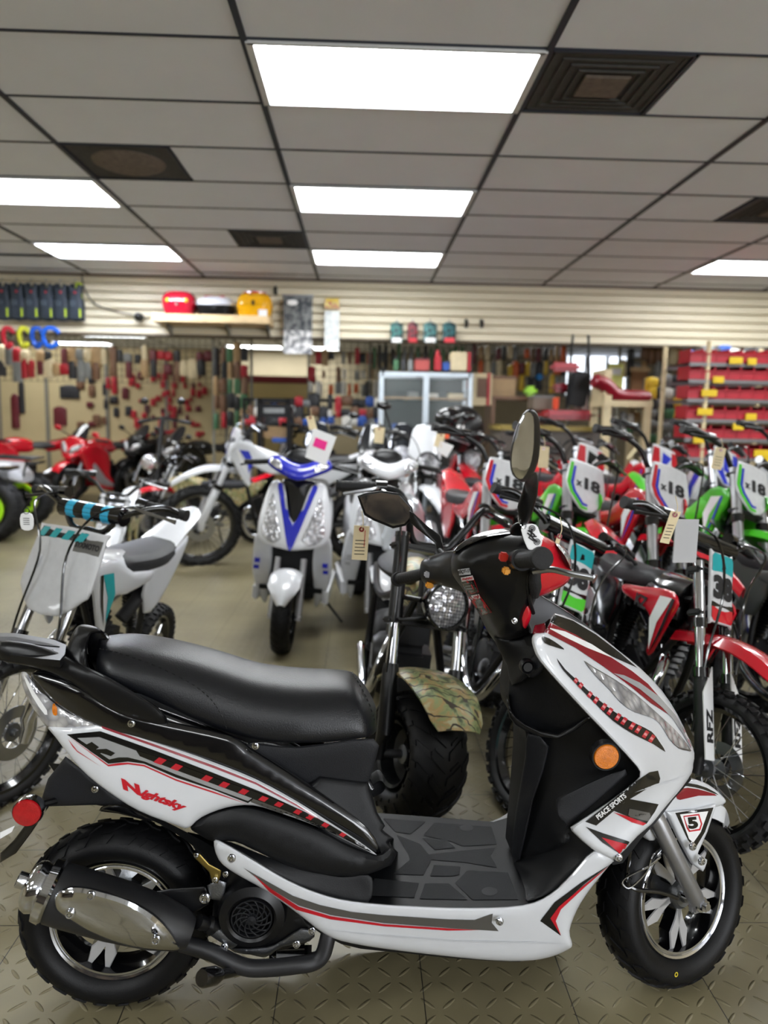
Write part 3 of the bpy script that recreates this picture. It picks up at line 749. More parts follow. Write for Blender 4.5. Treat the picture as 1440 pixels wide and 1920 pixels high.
# ---------------- white rear side panel
WP = [(92, 1361, .10), (104, 1382, .108), (150, 1440, .122), (200, 1482, .132), (260, 1520, .14), (330, 1547, .145), (353, 1552, .146), (378, 1532, .147), (425, 1514, .15), (475, 1510, .152), (530, 1526, .155), (600, 1552, .158), (660, 1582, .162), (706, 1603, .168),
      (672, 1577, .165), (620, 1543, .16), (556, 1502, .155), (480, 1461, .15), (400, 1429, .145), (300, 1393, .135), (195, 1358, .12), (150, 1363, .115)]
wo, wpm = hsh('rear_side_panel', WHITE, WP, .011, 30, .01, 9, 3, mirror=True)
TW = bvh(wpm)
wg = lambda nm, m, o, l=.0013, sm=1: decal(TW, nm, m, o, wo, l+.0006, 4, sm)
wg('black_side_stripe', BLACKF, [(125, 1377), (188, 1371), (290, 1407), (400, 1449), (500, 1489), (580, 1526), (640, 1559), (700, 1600), (640, 1570), (560, 1534), (470, 1502), (465, 1506), (400, 1481), (330, 1458), (270, 1432), (240, 1428), (222, 1430), (203, 1432)])
wg('silver_side_stripe', SILVF, [(145, 1384), (186, 1382), (290, 1420), (400, 1463), (478, 1493), (465, 1502), (400, 1478), (330, 1452), (272, 1428), (240, 1420), (222, 1420), (205, 1424)], .002)
wg('grey_side_stripe', GREYF, [(478, 1493), (540, 1518), (600, 1546), (650, 1573), (600, 1556), (530, 1526), (470, 1504)], .002)
wg('letter_gap', BLACKF, [(158, 1398), (172, 1391), (186, 1401), (180, 1405), (200, 1404), (216, 1412), (208, 1418), (190, 1412), (180, 1416), (168, 1408)], .0027)
wg('red_pinstripe', REDD, [(190, 1361), (300, 1399), (400, 1435), (480, 1467), (556, 1508), (625, 1553), (555, 1511), (480, 1471), (400, 1440), (300, 1404), (192, 1366)], .0022)
wg('red_lower_pinstripe', REDF, [(126, 1379), (203, 1434), (222, 1431), (240, 1430), (270, 1434), (330, 1461), (400, 1484), (465, 1508), (400, 1487), (330, 1464), (270, 1437), (240, 1433), (203, 1437)], .001)
wg('red_corner_line', REDF, [(127, 1385), (145, 1408), (189, 1437), (145, 1410), (136, 1400)], .002)
wg('black_hatch_band', BLACKF, [(255, 1407), (300, 1421), (400, 1458), (480, 1485), (560, 1517), (620, 1547), (680, 1584), (696, 1597), (655, 1574), (600, 1548), (540, 1522), (470, 1496), (400, 1470), (300, 1433), (262, 1418)], .0026)
hb_ = smooth([(300, 1427), (400, 1464), (475, 1491), (550, 1519), (610, 1547), (668, 1580)], 8, False)
for k in range(11):
    p_ = hb_[int(k*3.6)]; q_ = hb_[int(k*3.6)+2]; dx, dy = q_[0]-p_[0], q_[1]-p_[1]; l_ = sqrt(dx*dx+dy*dy); dx /= l_; dy /= l_; h = 4.6-.2*k; w2 = 7.5-.25*k
    wg('red_hatch', REDL, [(p_[0]+dx*a_*w2+b2*h*1.2, p_[1]+dy*a_*w2-b2*h) for a_, b2 in ((-1, -1), (1, -1), (1, 1), (-1, 1))], .0034)
dtext(TW, 'lettering', REDF, 'N', (246, 1476), (34, 13), (-11, -24), wo, .06, .0022, .2)
dtext(TW, 'lettering', REDF, 'ightsky', (306, 1502), (80, 29), (-3, -22), wo, .05, .0022, .25)
# ---------------- rear lamp
lo, lm = hsh('rear_lamp_lens', LENS, [(38, 1264, .06), (50, 1261, .07), (62, 1278, .075), (88, 1305, .09), (115, 1328, .10), (150, 1346, .11), (186, 1359, .12), (150, 1364, .115), (95, 1366, .10), (70, 1340, .09), (48, 1302, .075)], .008, 10, .02, 8, 3, mirror=True)
decal(bvh(lm), 'amber_bulb', AMBER, [(99, 1320), (106, 1321), (107, 1340), (101, 1341), (98, 1334)], lo, .002, 3, 2)
decal(bvh(lm), 'pale_reflector_strip', WHITEF, [(45, 1270), (50, 1272), (66, 1300), (88, 1332), (84, 1340), (60, 1305)], lo, .0014, 4, 2)
# ---------------- grab rail and rack
hsh('grab_rail_arm', SATB, [(0, 1203, .07), (60, 1207, .075), (115, 1226, .085), (150, 1245, .1), (200, 1268, .115), (250, 1297, .125), (295, 1325, .13), (315, 1354, .13), (290, 1358, .13), (240, 1346, .128), (195, 1325, .122), (150, 1292, .11), (110, 1268, .1), (60, 1250, .09), (0, 1237, .08)], .014, 14, .03)
rk = MB()
def htube(mb, P, r, n=10): return mb.tube(smooth([hp(*p) for p in P], 4, False), r, n)
zr = hp(60, 1200, 0).z
def rz_(px, py): return hz(px, py, zr)
pl = MB()
pts = [rz_(*p) for p in ((-30, 1188), (40, 1190), (116, 1212), (117, 1222), (118, 1238), (60, 1228), (-30, 1216))]
def zplate(name, m, pix, z, th, parent=S, step=12, bulge=0, sm=1):
    o = [(p[0], p[1], 0) for p in pix]
    if sm > 1: o = smooth(o, sm)
    mb = MB(); shell(mb, o, lambda u, v, s: hz(u, v, z)+V((0, 0, s)), step, bulge, None, th); return mb.build(name, m, parent), mb
rko, _ = zplate('rear_rack', SATB, [(-40, 1186), (30, 1187), (100, 1199), (124, 1209), (122, 1226), (112, 1238), (60, 1233), (-40, 1220)], zr, .014)
zplate('rack_slot', MATTG, [(-30, 1193), (28, 1194), (95, 1207), (112, 1212), (85, 1210), (25, 1203), (-30, 1201)], zr+.0015, .002, rko)
zplate('rack_slot', MATTG, [(-30, 1207), (25, 1208), (100, 1218), (88, 1222), (20, 1216), (-30, 1213)], zr+.0015, .002, rko)
hsh('grab_rail_hoop', SATB, [(118, 1236, .05), (122, 1222, .05), (135, 1190, .04), (146, 1174, .03), (160, 1171, .03), (182, 1176, .05), (198, 1187, .06), (186, 1187, .06), (172, 1188, .06), (166, 1200, .06), (163, 1225, .06), (167, 1250, .07), (180, 1272, .08), (150, 1250, .08)], .012, 10, .14, 8)
hsh('grab_rail_inner', GLOSSB, [(163, 1180, 0), (185, 1180, 0), (205, 1195, .0), (200, 1230, 0), (170, 1240, 0)], .004, 8, .05, 10)
for q in ((246, 1357), (479, 1399)): screw(hp(q[0], q[1], .146), r=.007)
# ---------------- seat
stop_ = smooth([(163, 1228), (167, 1212), (178, 1200), (200, 1189), (230, 1184), (265, 1183), (320, 1190), (380, 1203), (430, 1217), (480, 1233), (530, 1241), (580, 1245), (652, 1250), (676, 1268), (700, 1310), (711, 1345)], 4, False)
sbot = smooth([(163, 1238), (176, 1262), (200, 1282), (240, 1304), (300, 1333), (360, 1364), (420, 1388), (470, 1402), (520, 1409), (580, 1409), (640, 1405), (690, 1393), (708, 1372), (712, 1350)], 4, False)
def interp(tab, x):
    for a_, b2 in zip(tab, tab[1:]):
        if a_[0] <= x <= b2[0]: return a_[1]+(b2[1]-a_[1])*(x-a_[0])/(b2[0]-a_[0]+1e-9)
    return tab[0][1] if x < tab[0][0] else tab[-1][1]
def zof(tab, X, s):
    z = .75
    for _ in range(6):
        px, py = hpx((X, -s, z)); py = interp(tab, px)
        # ray through (px, py) hits plane s
        z = hp(px, py, s).z
    return z
XA = hp(165, 1235, .07).x; XB = hp(710, 1355, .06).x
secs = []; NS = 34
for i in range(NS+1):
    t = i/NS; t = .5-.5*cos(pi*t) if True else t
    X = XA+.002+(XB-XA-.004)*t
    wv = .128*(1-.25*(1-t)**2)*(1-max(0, t-.72)*.55)
    e_ = min(1, sqrt(max(0, 1-(1-min(1, t/.09))**2))*.95+.05)*min(1, sqrt(max(0, 1-(1-min(1, (1-t)/.06))**2))*.8+.2)
    w1 = wv*e_
    zb = zof(sbot, X, w1); zt = zof(stop_, X, -w1*.55)
    zt = max(zt, zb+.012); row = []
    for k in range(28):
        a_ = 2*pi*k/28; ca, sa = cos(a_), sin(a_)
        yy = w1*abs(ca)**.62*(1 if ca > 0 else -1)
        if sa >= 0: zz = zb+(zt-zb)*(.30+.70*abs(sa)**.85); yy *= (1-.16*abs(sa))
        else: zz = zb+(zt-zb)*.30*(1-abs(sa)**.6); yy *= 1-.05*abs(sa)
        row.append(V((X, -yy, zz)))
    secs.append(row)
smb = MB().loft(secs)
seat = smb.build('seat', LEATH, S, 70); seat.modifiers.new('soft', 'SUBSURF').levels = 1; seat.modifiers['soft'].render_levels = 1
TS = bvh(smb)
st_ = MB()
for line in ([(186, 1216), (215, 1222), (260, 1236), (310, 1256), (360, 1282), (395, 1310), (415, 1340), (428, 1378)], [(655, 1252), (672, 1280), (690, 1315), (702, 1350)]):
    P = smooth(line, 8, False); Q = [hit(TS, p[0], p[1], .0006) for p in P]; Q = [q for q in Q if q is not None]
    for a_, b2 in zip(Q[::2], Q[1::2]): st_.tube([a_, b2], .0013, 5)
st_.build('stitching', mat('black_thread', (12, 12, 13), .6), seat)
# ---------------- floorboard (horizontal, grows up at the front)
ZF = hp(850, 1700, .17).z
def zfl(px, py): return hz(px, py, ZF)
fb, fbm = zplate('floorboard', MATTB, [(560, 1600), (640, 1560), (705, 1524), (800, 1531), (925, 1541), (962, 1530), (1000, 1560), (1085, 1605), (1075, 1640), (1040, 1675), (985, 1699), (880, 1703), (760, 1699), (665, 1690), (600, 1668), (540, 1640)], ZF, .03, step=16)
hsh('nose_inner_cover', MATTB, [(1120, 1560, .12), (1200, 1500, .13), (1290, 1440, .06), (1296, 1462, .06), (1262, 1500, .1), (1236, 1535, .12), (1200, 1575, .12), (1168, 1618, .12), (1150, 1622, .12), (1120, 1600, .12)], .0, 10, .24, 12, 1)
hsh('floorboard_front_ramp', MATTB, [(990, 1690, .165), (1035, 1672, .168), (1070, 1640, .17), (1114, 1596, .175), (1072, 1558, .16), (1010, 1600, .09), (965, 1612, .05), (975, 1640, .08), (985, 1670, .13)], .002, 10, .25, 12)
hsh('floorboard_rear_edge', MATTB, [(411, 1580, .15), (430, 1578, .14), (490, 1602, .15), (570, 1630, .155), (640, 1644, .16), (690, 1640, .16), (700, 1660, .165), (690, 1692, .172), (640, 1686, .172), (590, 1672, .17), (540, 1652, .17), (470, 1611, .165), (425, 1584, .155)], .003, 8, .06, 12)
TFB = bvh(fbm)
TEX = mat('ribbed_floor_rubber', (34, 35, 39), .5, noise=.05, bump=.9, bscale=1500)
pads = [[(716, 1533), (800, 1540), (770, 1565), (740, 1560)], [(812, 1540), (925, 1549), (935, 1584), (868, 1588), (845, 1578), (790, 1566)],
        [(790, 1570), (838, 1574), (855, 1590), (815, 1594)], [(790, 1603), (865, 1594), (932, 1588), (922, 1604), (935, 1628), (870, 1617), (800, 1612)],
        [(812, 1621), (865, 1624), (862, 1640), (850, 1643), (805, 1643)], [(742, 1562), (788, 1580), (812, 1610), (795, 1643), (735, 1641), (768, 1612), (765, 1600)],
        [(850, 1655), (874, 1630), (955, 1634), (975, 1688), (885, 1689)], [(795, 1655), (842, 1655), (880, 1688), (785, 1686)], [(700, 1645), (788, 1655), (778, 1684), (690, 1680)]]
for p_ in pads: 
    cxm = sum(a_[0] for a_ in p_)/len(p_); cym = sum(a_[1] for a_ in p_)/len(p_)
    decal(TFB, 'ribbed_pad', TEX, smooth([(cxm+(a_[0]-cxm)*.95, cym+(a_[1]-cym)*.93) for a_ in p_], 1), fb, .002, 14)
for c0 in ((875, 1552, 13, 6), (918, 1671, 15, 8)):
    decal(TFB, 'round_plug', MATTG, [(c0[0]+c0[2]*cos(a_), c0[1]+c0[3]*sin(a_)) for a_ in [2*pi*k/18 for k in range(18)]], fb, .003, 8)
hsh('floor_underside', SATB, [(560, 1712, .1), (640, 1770, .12), (760, 1787, .13), (900, 1800, .13), (1000, 1798, .12), (1040, 1740, .12), (990, 1690, .13), (800, 1690, .14), (640, 1690, .14)], .0, 10, .24, 14)
# ---------------- white lower skirt
sko, skm = hsh('lower_side_skirt', WHITE, [(401, 1577, .155), (420, 1580, .16), (470, 1609, .168), (540, 1650, .172), (600, 1675, .174), (660, 1689, .176), (760, 1698, .178), (880, 1702, .178), (980, 1697, .178), (1032, 1676, .178), (1072, 1638, .18), (1113, 1595, .182), (1149, 1612, .182), (1143, 1622, .18),
    (1106, 1668, .175), (1082, 1706, .172), (1068, 1745, .168), (1073, 1770, .165), (1066, 1780, .16), (1030, 1795, .15), (980, 1802, .148), (900, 1799, .148), (760, 1784, .15), (660, 1769, .155), (610, 1752, .158), (560, 1714, .16), (500, 1671, .16), (440, 1637, .158), (410, 1612, .156)], .012, 14, .012, 10, 3)
_fs = mirror_y(skm); _fs.v = [V((p.x, p.y, p.z-.035)) for p in _fs.v]; _fs.build('lower_side_skirt', WHITE, S)
TK = bvh(skm); kg = lambda nm, m, o, l=.0013, sm=1: decal(TK, nm, m, o, sko, l+.0006, 4, sm)
kg('grey_skirt_stripe', GREYF, [(456, 1627), (500, 1652), (550, 1680), (600, 1697), (660, 1710), (720, 1716), (840, 1724), (890, 1725), (924, 1713), (922, 1730), (935, 1746), (840, 1740), (720, 1731), (620, 1716), (560, 1698), (505, 1665)])
kg('red_skirt_stripe', REDF, [(475, 1640), (510, 1668), (560, 1700), (620, 1718), (720, 1733), (840, 1741), (900, 1744), (840, 1745), (720, 1737), (620, 1724), (555, 1706), (505, 1672)], .0018)
kg('black_front_arrow', BLACKF, [(1144, 1621), (1090, 1655), (1040, 1692), (1013, 1727), (1052, 1755), (1040, 1728), (1045, 1705), (1095, 1658)])
kg('red_front_arrow', REDF, [(1144, 1622), (1095, 1660), (1048, 1700), (1032, 1722), (1052, 1755), (1042, 1727), (1052, 1705), (1096, 1664)], .002)
kg('skirt_crease_shade', mat('crease_shade_grey', (196, 198, 202), .4), [(600, 1742), (700, 1752), (850, 1763), (1000, 1766), (1066, 1770), (1000, 1769), (850, 1766), (700, 1755)], .0012)  # grey strip paints the shade of a crease into the skirt
for q in ((434, 1610), (937, 1728), (1160, 1608)): screw(hp(q[0], q[1], .197), r=.008)
# ---------------- front inner shield (dark)
hsh('inner_leg_shield', MATTB, [(945, 1202, .03), (970, 1196, .06), (1003, 1190, .10), (1014, 1238, .12), (1104, 1338, .145), (1201, 1437, .155), (1207, 1454, .155), (1146, 1509, .155), (1078, 1555, .155), (1070, 1575, .15), (1058, 1582, .16), (1040, 1595, .12), (1000, 1618, .07), (975, 1612, .05), (960, 1600, .03),
    (967, 1520, .03), (984, 1420, .05), (985, 1372, .06), (962, 1345, .05), (953, 1300, .04), (955, 1255, .03)], .006, 12, .06, 10, 2, mirror=True)
hsh('steering_tunnel', MATTG, [(990, 1375, .075), (1030, 1400, .10), (1000, 1500, .09), (975, 1612, .065), (960, 1600, .045), (968, 1520, .045), (985, 1420, .06)], .006, 8, .1, 10, 2)
hsh('glove_pocket_lip', SATB, [(950, 1300, .06), (957, 1330, .07), (985, 1358, .09), (1045, 1376, .12), (1100, 1345, .15), (1102, 1352, .15), (1046, 1386, .125), (985, 1370, .09), (955, 1345, .07)], .004, 4, .03, 8, 2)
hsh('shield_side_bulge', MATTG, [(1043, 1500, .15), (1060, 1490, .16), (1145, 1450, .172), (1176, 1452, .178), (1070, 1546, .18), (1060, 1545, .18), (1046, 1530, .17)], .004, 10, .03, 10, 2)
hsh('ignition_housing', MATTG, [(984, 1255, .10), (990, 1240, .11), (1015, 1215, .13), (1030, 1220, .14), (1040, 1232, .15), (1010, 1265, .13), (992, 1270, .12)], .012, 10, .03, 8, 2)
ig = hp(989, 1250, .14); MB(MX.Translation(ig)).lathe([(.0001, -.004), (.009, -.004), (.01, -.001), (.013, -.006), (.015, 0), (.015, .01)], None, 20).build('ignition_lock', SATB, S)
rf = hp(1136, 1418, .2)
MB(MX.Translation(rf)).lathe([(.0001, -.006), (.0235, -.005), (.0255, -.001), (.0255, .012)], None, 36).build('round_amber_reflector', AMBER, S)
MB(MX.Translation(rf)).lathe([(.0255, -.003), (.028, -.003), (.029, .002), (.029, .014)], None, 36).build('reflector_rim', MATTB, S)
# ---------------- front white fairing
FWP = [(997, 1197, .15), (1004, 1187, .15), (1020, 1186, .15), (1030, 1168, .14), (1040, 1150, .12), (1075, 1162, .08), (1120, 1188, .04), (1160, 1220, .02), (1200, 1252, .01), (1238, 1292, .005), (1268, 1338, .005), (1292, 1385, .01), (1302, 1412, .02), (1300, 1432, .03), (1297, 1450, .05), (1280, 1475, .09), (1262, 1496, .12),
       (1240, 1522, .15), (1222, 1545, .165), (1195, 1568, .175), (1175, 1590, .182), (1158, 1606, .185), (1148, 1612, .185), (1110, 1592, .19), (1078, 1564, .192), (1070, 1553, .193), (1078, 1545, .195), (1140, 1504, .195), (1192, 1464, .196), (1199, 1452, .196), (1194, 1438, .196), (1150, 1390, .192), (1100, 1338, .185), (1050, 1284, .175), (1012, 1240, .165), (1000, 1215, .155)]
fo_, fom = hsh('front_fairing', WHITE, FWP, .014, 12, .008, 11, 2, mirror=True)
TN = bvh(fom); fg = lambda nm, m, o, l=.0013, sm=1: decal(TN, nm, m, o, fo_, l+.0008, 4, sm)
fg('nose_black_film', BLACKF, [(1032, 1166), (1040, 1152), (1075, 1164), (1118, 1190), (1160, 1222), (1195, 1252), (1150, 1232), (1100, 1205)])
fg('nose_red_film', REDD, [(1022, 1185), (1032, 1168), (1080, 1190), (1130, 1222), (1185, 1258), (1215, 1282), (1246, 1318), (1262, 1345), (1220, 1318), (1180, 1285), (1135, 1252), (1080, 1215)], .0018)
fg('nose_white_streak', WHITEF, [(1026, 1176), (1060, 1184), (1110, 1208), (1150, 1234), (1100, 1214), (1055, 1192)], .0024)
fg('black_upper_accent', BLACKF, [(1017, 1194), (1030, 1197), (1050, 1210), (1058, 1218), (1040, 1213), (1022, 1206)], .0018, 2)
fg('black_hatched_stripe', BLACKF, [(1044, 1234), (1060, 1255), (1085, 1278), (1120, 1310), (1160, 1340), (1195, 1358), (1222, 1372), (1236, 1390), (1248, 1410), (1225, 1395), (1190, 1378), (1150, 1352), (1115, 1318), (1080, 1282), (1055, 1255)], .0015, 2)
ctr = smooth([(1080, 1276), (1110, 1306), (1140, 1331), (1170, 1352), (1200, 1370), (1224, 1386)], 8, False)
for k in range(12):
    j = k*(len(ctr)-2)/11.; i_ = int(j); p_ = ctr[i_]; q_ = ctr[min(i_+1, len(ctr)-1)]
    dx, dy = q_[0]-p_[0], q_[1]-p_[1]; l_ = sqrt(dx*dx+dy*dy)+1e-6; dx /= l_; dy /= l_
    h_ = 5+5.5*sin(pi*min(1, (k+1)/9.)*.5); w2 = 3.8
    nx, ny = .55, -.83
    fg('red_hatch', REDL, [(p_[0]+dx*a_*w2+nx*b2*h_*.7, p_[1]+dy*a_*w2+ny*b2*h_*.7) for a_, b2 in ((-1, -1), (1, -1), (1, 1), (-1, 1))], .0022)
    fg('pale_hatch_core', mat('pink_sheen_film', (222, 150, 152), .3), [(p_[0]+dx*a_*w2*.8+nx*b2*h_*.22, p_[1]+dy*a_*w2*.8+ny*b2*h_*.22) for a_, b2 in ((-1, -1), (1, -1), (1, 1), (-1, 1))], .0028)
# headlamp lens: a raised clear shell following the fairing
LN = [(1098, 1243), (1115, 1254), (1140, 1268), (1175, 1290), (1210, 1318), (1240, 1345), (1262, 1365), (1280, 1385), (1293, 1404), (1285, 1404), (1270, 1400), (1255, 1385), (1240, 1360), (1222, 1345), (1190, 1335), (1165, 1318), (1145, 1295), (1120, 1270)]
decal(TN, 'headlamp_rim', GREYF, [(1196+(p[0]-1196)*1.035, 1330+(p[1]-1330)*1.05) for p in smooth(LN, 2)], fo_, .002)
decal(TN, 'headlamp_lens', LENS, smooth(LN, 2), fo_, .004)
decal(TN, 'headlamp_upper_lens', mat('pearl_film', (205, 208, 215), .12, .5, coat=1), [(1150, 1262), (1200, 1292), (1240, 1325), (1262, 1348), (1280, 1375), (1296, 1404), (1300, 1404), (1288, 1376), (1266, 1340), (1236, 1306), (1200, 1280), (1170, 1266)], fo_, .0046)
# lower front graphics
fg('black_slogan_band', BLACKF, [(1098, 1541), (1118, 1548), (1170, 1505), (1215, 1478), (1236, 1468), (1238, 1460), (1234, 1445), (1218, 1448), (1185, 1470), (1130, 1515)])
dtext(TN, 'lettering', WHITEF, 'PEACE SPORTS', (1146, 1512), (53, -43), (-6, -8), fo_, .03, .0045)
fg('black_badge_band', BLACKF, [(1150, 1520), (1180, 1498), (1235, 1508), (1228, 1522), (1212, 1545), (1170, 1528)], .0013)
fg('red_badge_edge', REDF, [(1150, 1523), (1175, 1530), (1212, 1544), (1206, 1548), (1185, 1542)], .002)
fg('grey_badge', GREYF, [(1180, 1516), (1218, 1524), (1220, 1530), (1216, 1540), (1182, 1532), (1178, 1528)], .0026)
dtext(TN, 'lettering', BLACKF, 'SUPER MOTOR', (1199, 1528), (32, 5), (1, -6), fo_, .02, .0034)
fg('black_lower_wedge', BLACKF, [(1098, 1550), (1130, 1562), (1180, 1578), (1188, 1584), (1165, 1603), (1130, 1580)], .0013)
fg('red_lower_wedge', REDF, [(1128, 1570), (1186, 1586), (1166, 1604), (1150, 1590)], .002)
fg('panel_crease_shade', mat('crease_shade_grey', (196, 198, 202), .4), [(1190, 1486), (1230, 1470), (1262, 1462), (1292, 1450), (1262, 1466), (1230, 1474)], .0015)  # crease shade painted as a thin grey strip on the fairing
# ---------------- handlebar cowl, controls and mirrors
hsh('handlebar_rear_cowl', SATB, [(846, 1068, -.02), (848, 1040, -.04), (870, 1018, -.03), (905, 1000, -.02), (950, 993, .02), (985, 998, .05), (1008, 1025, .08), (1016, 1060, .09), (1012, 1100, .09), (1000, 1135, .08), (990, 1160, .07), (996, 1188, .06), (970, 1200, .05), (935, 1206, .0), (915, 1185, -.02), (897, 1150, -.04), (872, 1110, -.04), (853, 1085, -.03)],
    .075, 42, .04, 9, 3, both=True)
hsh('cowl_top_trim', GLOSSB, [(850, 1032, .0), (870, 1014, .0), (905, 997, .01), (950, 990, .03), (985, 996, .05), (962, 1000, .07), (915, 1008, .05), (880, 1022, .02), (856, 1038, .0)], .008, 8, .08, 8, 2)
CW = bpy.data.objects['handlebar_rear_cowl']
# red front cowl
hsh('handlebar_front_cowl', REDG, [(1000, 998, .06), (1022, 1006, .05), (1048, 1022, .02), (1064, 1045, .0), (1072, 1070, .0), (1066, 1090, .01), (1045, 1105, .03), (1015, 1118, .06), (995, 1110, .08), (1000, 1060, .09)], .03, 30, .1, 9, 2, both=True)
hsh('turn_signal_lens', LENS, [(1040, 1018, .04), (1058, 1026, .03), (1070, 1046, .02), (1073, 1068, .02), (1068, 1062, .05), (1058, 1042, .06)], .012, 8, .03, 6, 2)
hsh('red_neck_cover', REDG, [(972, 1145, .10), (982, 1130, .11), (994, 1135, .11), (996, 1155, .11), (990, 1172, .10), (982, 1182, .10), (975, 1165, .10)], .008, 8, .02, 6, 2)
hsh('steering_neck', MATTB, [(925, 1195, .03), (960, 1200, .06), (1000, 1186, .08), (1030, 1160, .08), (1040, 1175, .10), (1010, 1215, .12), (1000, 1260, .12), (960, 1285, .06), (950, 1245, .03)], .01, 14, .12, 10, 2)
hsh('neck_red_collar', REDD, [(1003, 1172, .12), (1022, 1168, .12), (1026, 1185, .14), (1008, 1190, .14), (998, 1188, .13)], .005, 6, .02, 6, 1)
# left bar housing
hsh('left_switch_housing', SATB, [(788, 1060, -.2), (795, 1048, -.2), (822, 1038, -.17), (852, 1032, -.1), (858, 1050, -.06), (868, 1085, -.04), (880, 1112, -.04), (850, 1104, -.08), (820, 1096, -.14), (796, 1094, -.19), (788, 1080, -.2)], .022, 14, .04, 8, 2, both=True)
RIB = mat('ribbed_grip_rubber', (20, 20, 22), .6, bump=.8, bscale=600)
def grip(a_, b2, r, name='hand_grip', rings=12):
    m_ = MB(); P = []; Rr = []
    a_ = V(a_); b2 = V(b2)
    for k in range(rings*2+1):
        P.append(a_+(b2-a_)*k/(rings*2)); Rr.append(r*(1 if k % 2 else .93))
    m_.tube(P, Rr, 18); d_ = (b2-a_).normalized()
    m_.tube([b2, b2+d_*.003, b2+d_*.012, b2+d_*.014], [r*1.25, r*1.3, r*1.2, r*.8], 20); return m_.build(name, RIB, S)
grip(hp(802, 1074, -.2), hp(748, 1086, -.31), .0145)
g0, g1 = hp(975, 1050, .17), hp(1013, 1047, .27)
grip(g0, g1, .0165); MB().tube([hp(968, 1052, .10), g0+(g1-g0)*.12], .021, 18).build('throttle_housing', SATB, S)
# brake lever
MB().tube(smooth([hp(1000, 1072, .17), hp(1035, 1068, .2), hp(1070, 1076, .22), (hp(1108, 1083, .24)), hp(1116, 1086, .245)], 5, False), [.006]*17+[.009]*4, 10, flat=.7).build('brake_lever', STEEL, S)
MB().tube([hp(1003, 1068, .16), hp(1003, 1085, .16), hp(1004, 1100, .15), hp(1003, 1118, .14)], [.009, .0115, .012, .008], 12).build('brake_switch_boot', RIB, S)
MB().tube(smooth([hp(996, 1070, .14), hp(990, 1090, .14), hp(992, 1120, .13), hp(1000, 1150, .11)], 4, False), .004, 8).build('control_cable', SATB, S)
def btn(px, py, s, w2, h2, m, nm='switch_button'):
    MB().box(hp(px, py, s), (w2, .018, h2), MX.Rotation(.1, 4, 'Y'), bev=.003).build(nm, m, CW)
btn(944, 1044, .136, .016, .017, mat('red_button', (205, 45, 30), .4)); btn(949, 1070, .132, .014, .014, mat('amber_button', (225, 150, 20), .4))
btn(801, 1077, -.153, .014, .013, mat('grey_button', (165, 165, 170), .4)); btn(805, 1097, -.157, .018, .013, MATS['amber_button'])
cwm = MB(); cwm.v = [v.co.copy() for v in CW.data.vertices]; cwm.f = [tuple(p.vertices) for p in CW.data.polygons]; TC = bvh(cwm)
cg = lambda nm, m, o, l=.0013: decal(TC, nm, m, o, CW, l, 5)
cg('model_sticker', mat('pale_sticker', (190, 192, 195), .5), [(858, 1068), (880, 1065), (883, 1077), (861, 1079)])
dtext(TC, 'lettering', INK, '50QT-13', (870, 1072), (20, -3), (1, -8), CW, .03, .0022)
for (x, y, x2, y2) in ((864, 1083, 894, 1114), (876, 1118, 918, 1152)):
    cg('sticker_outline', REDF, [(x, y), (x+22, y-4), (x2+4, y2-4), (x2-14 if y > 1100 else x2-18, y2+2)], .0012)
    cg('sticker_ground', BLACKF, [(x+1, y+8), (x+24, y+5), (x2+3, y2-5), (x2-13 if y > 1100 else x2-17, y2+1)], .0018)
    cg('sticker_head', WHITEF, [(x, y), (x+22, y-4), (x+25, y+4), (x+2, y+8)], .0018)
    dtext(TC, 'lettering', REDF, 'WARNING', (x+12, y+2), (20, -3), (1, -5), CW, .05, .0026)
    for k in range(4 if y < 1100 else 5): cg('sticker_print_line', mat('dim_white_print', (150, 150, 150), .5), [(x+5+k*3, y+11+k*5), (x+21+k*3.4, y+9+k*5), (x+21.4+k*3.4, y+10+k*5), (x+5.4+k*3, y+12+k*5)], .0026)
screw(hp(965, 1164, .125), r=.006)
# mirrors
def mirror_head(outl, s_, nm, hm, thick=.03):
    o_, m_ = hsh(nm, hm, [(p[0], p[1], s_+p[2]) for p in outl], .006, 6, thick, 7, 2); return o_, m_
ro, rm = hsh('right_mirror', SATB, [(993, 767, .30), (1003, 770, .28), (1011, 785, .27), (1013, 820, .27), (1011, 855, .27), (1004, 880, .27), (995, 895, .28), (983, 904, .29), (974, 902, .31), (961, 890, .33), (956, 868, .34), (959, 835, .335), (968, 800, .32), (981, 775, .31)], .01, 14, .012, 8, 2, both=True)
decal(bvh(rm), 'mirror_glass', MIRR, smooth([(990, 772), (1000, 782), (1001, 815), (999, 850), (992, 878), (980, 897), (970, 896), (962, 884), (959, 866), (962, 838), (971, 802), (981, 780)], 2), ro, .0022, 8)
hsh('mirror_stalk', SATB, [(985, 900, .29), (1000, 885, .27), (1008, 892, .25), (1008, 925, .22), (1002, 950, .20), (993, 975, .18), (985, 985, .17), (975, 978, .17), (970, 950, .19), (978, 925, .22)], .008, 8, .012, 7, 2, both=True)
hsh('key_head', SATB, [(957, 990, .14), (968, 980, .15), (985, 980, .15), (995, 990, .14), (990, 1003, .13), (970, 1005, .13), (957, 1002, .13)], .01, 8, .02, 6, 2)
lo2, lm2 = hsh('left_mirror', SATB, [(670, 930, -.3), (686, 924, -.3), (715, 920, -.3), (750, 925, -.3), (773, 951, -.3), (776, 970, -.3), (760, 986, -.3), (737, 991, -.3), (700, 976, -.3), (683, 966, -.3)], .004, 5, .03, 7, 1)
decal(bvh(lm2), 'mirror_glass', MIRR, [(675, 933), (688, 928), (715, 924), (748, 929), (769, 952), (771, 968), (758, 982), (737, 986), (702, 972), (686, 962)], lo2, .003, 8)
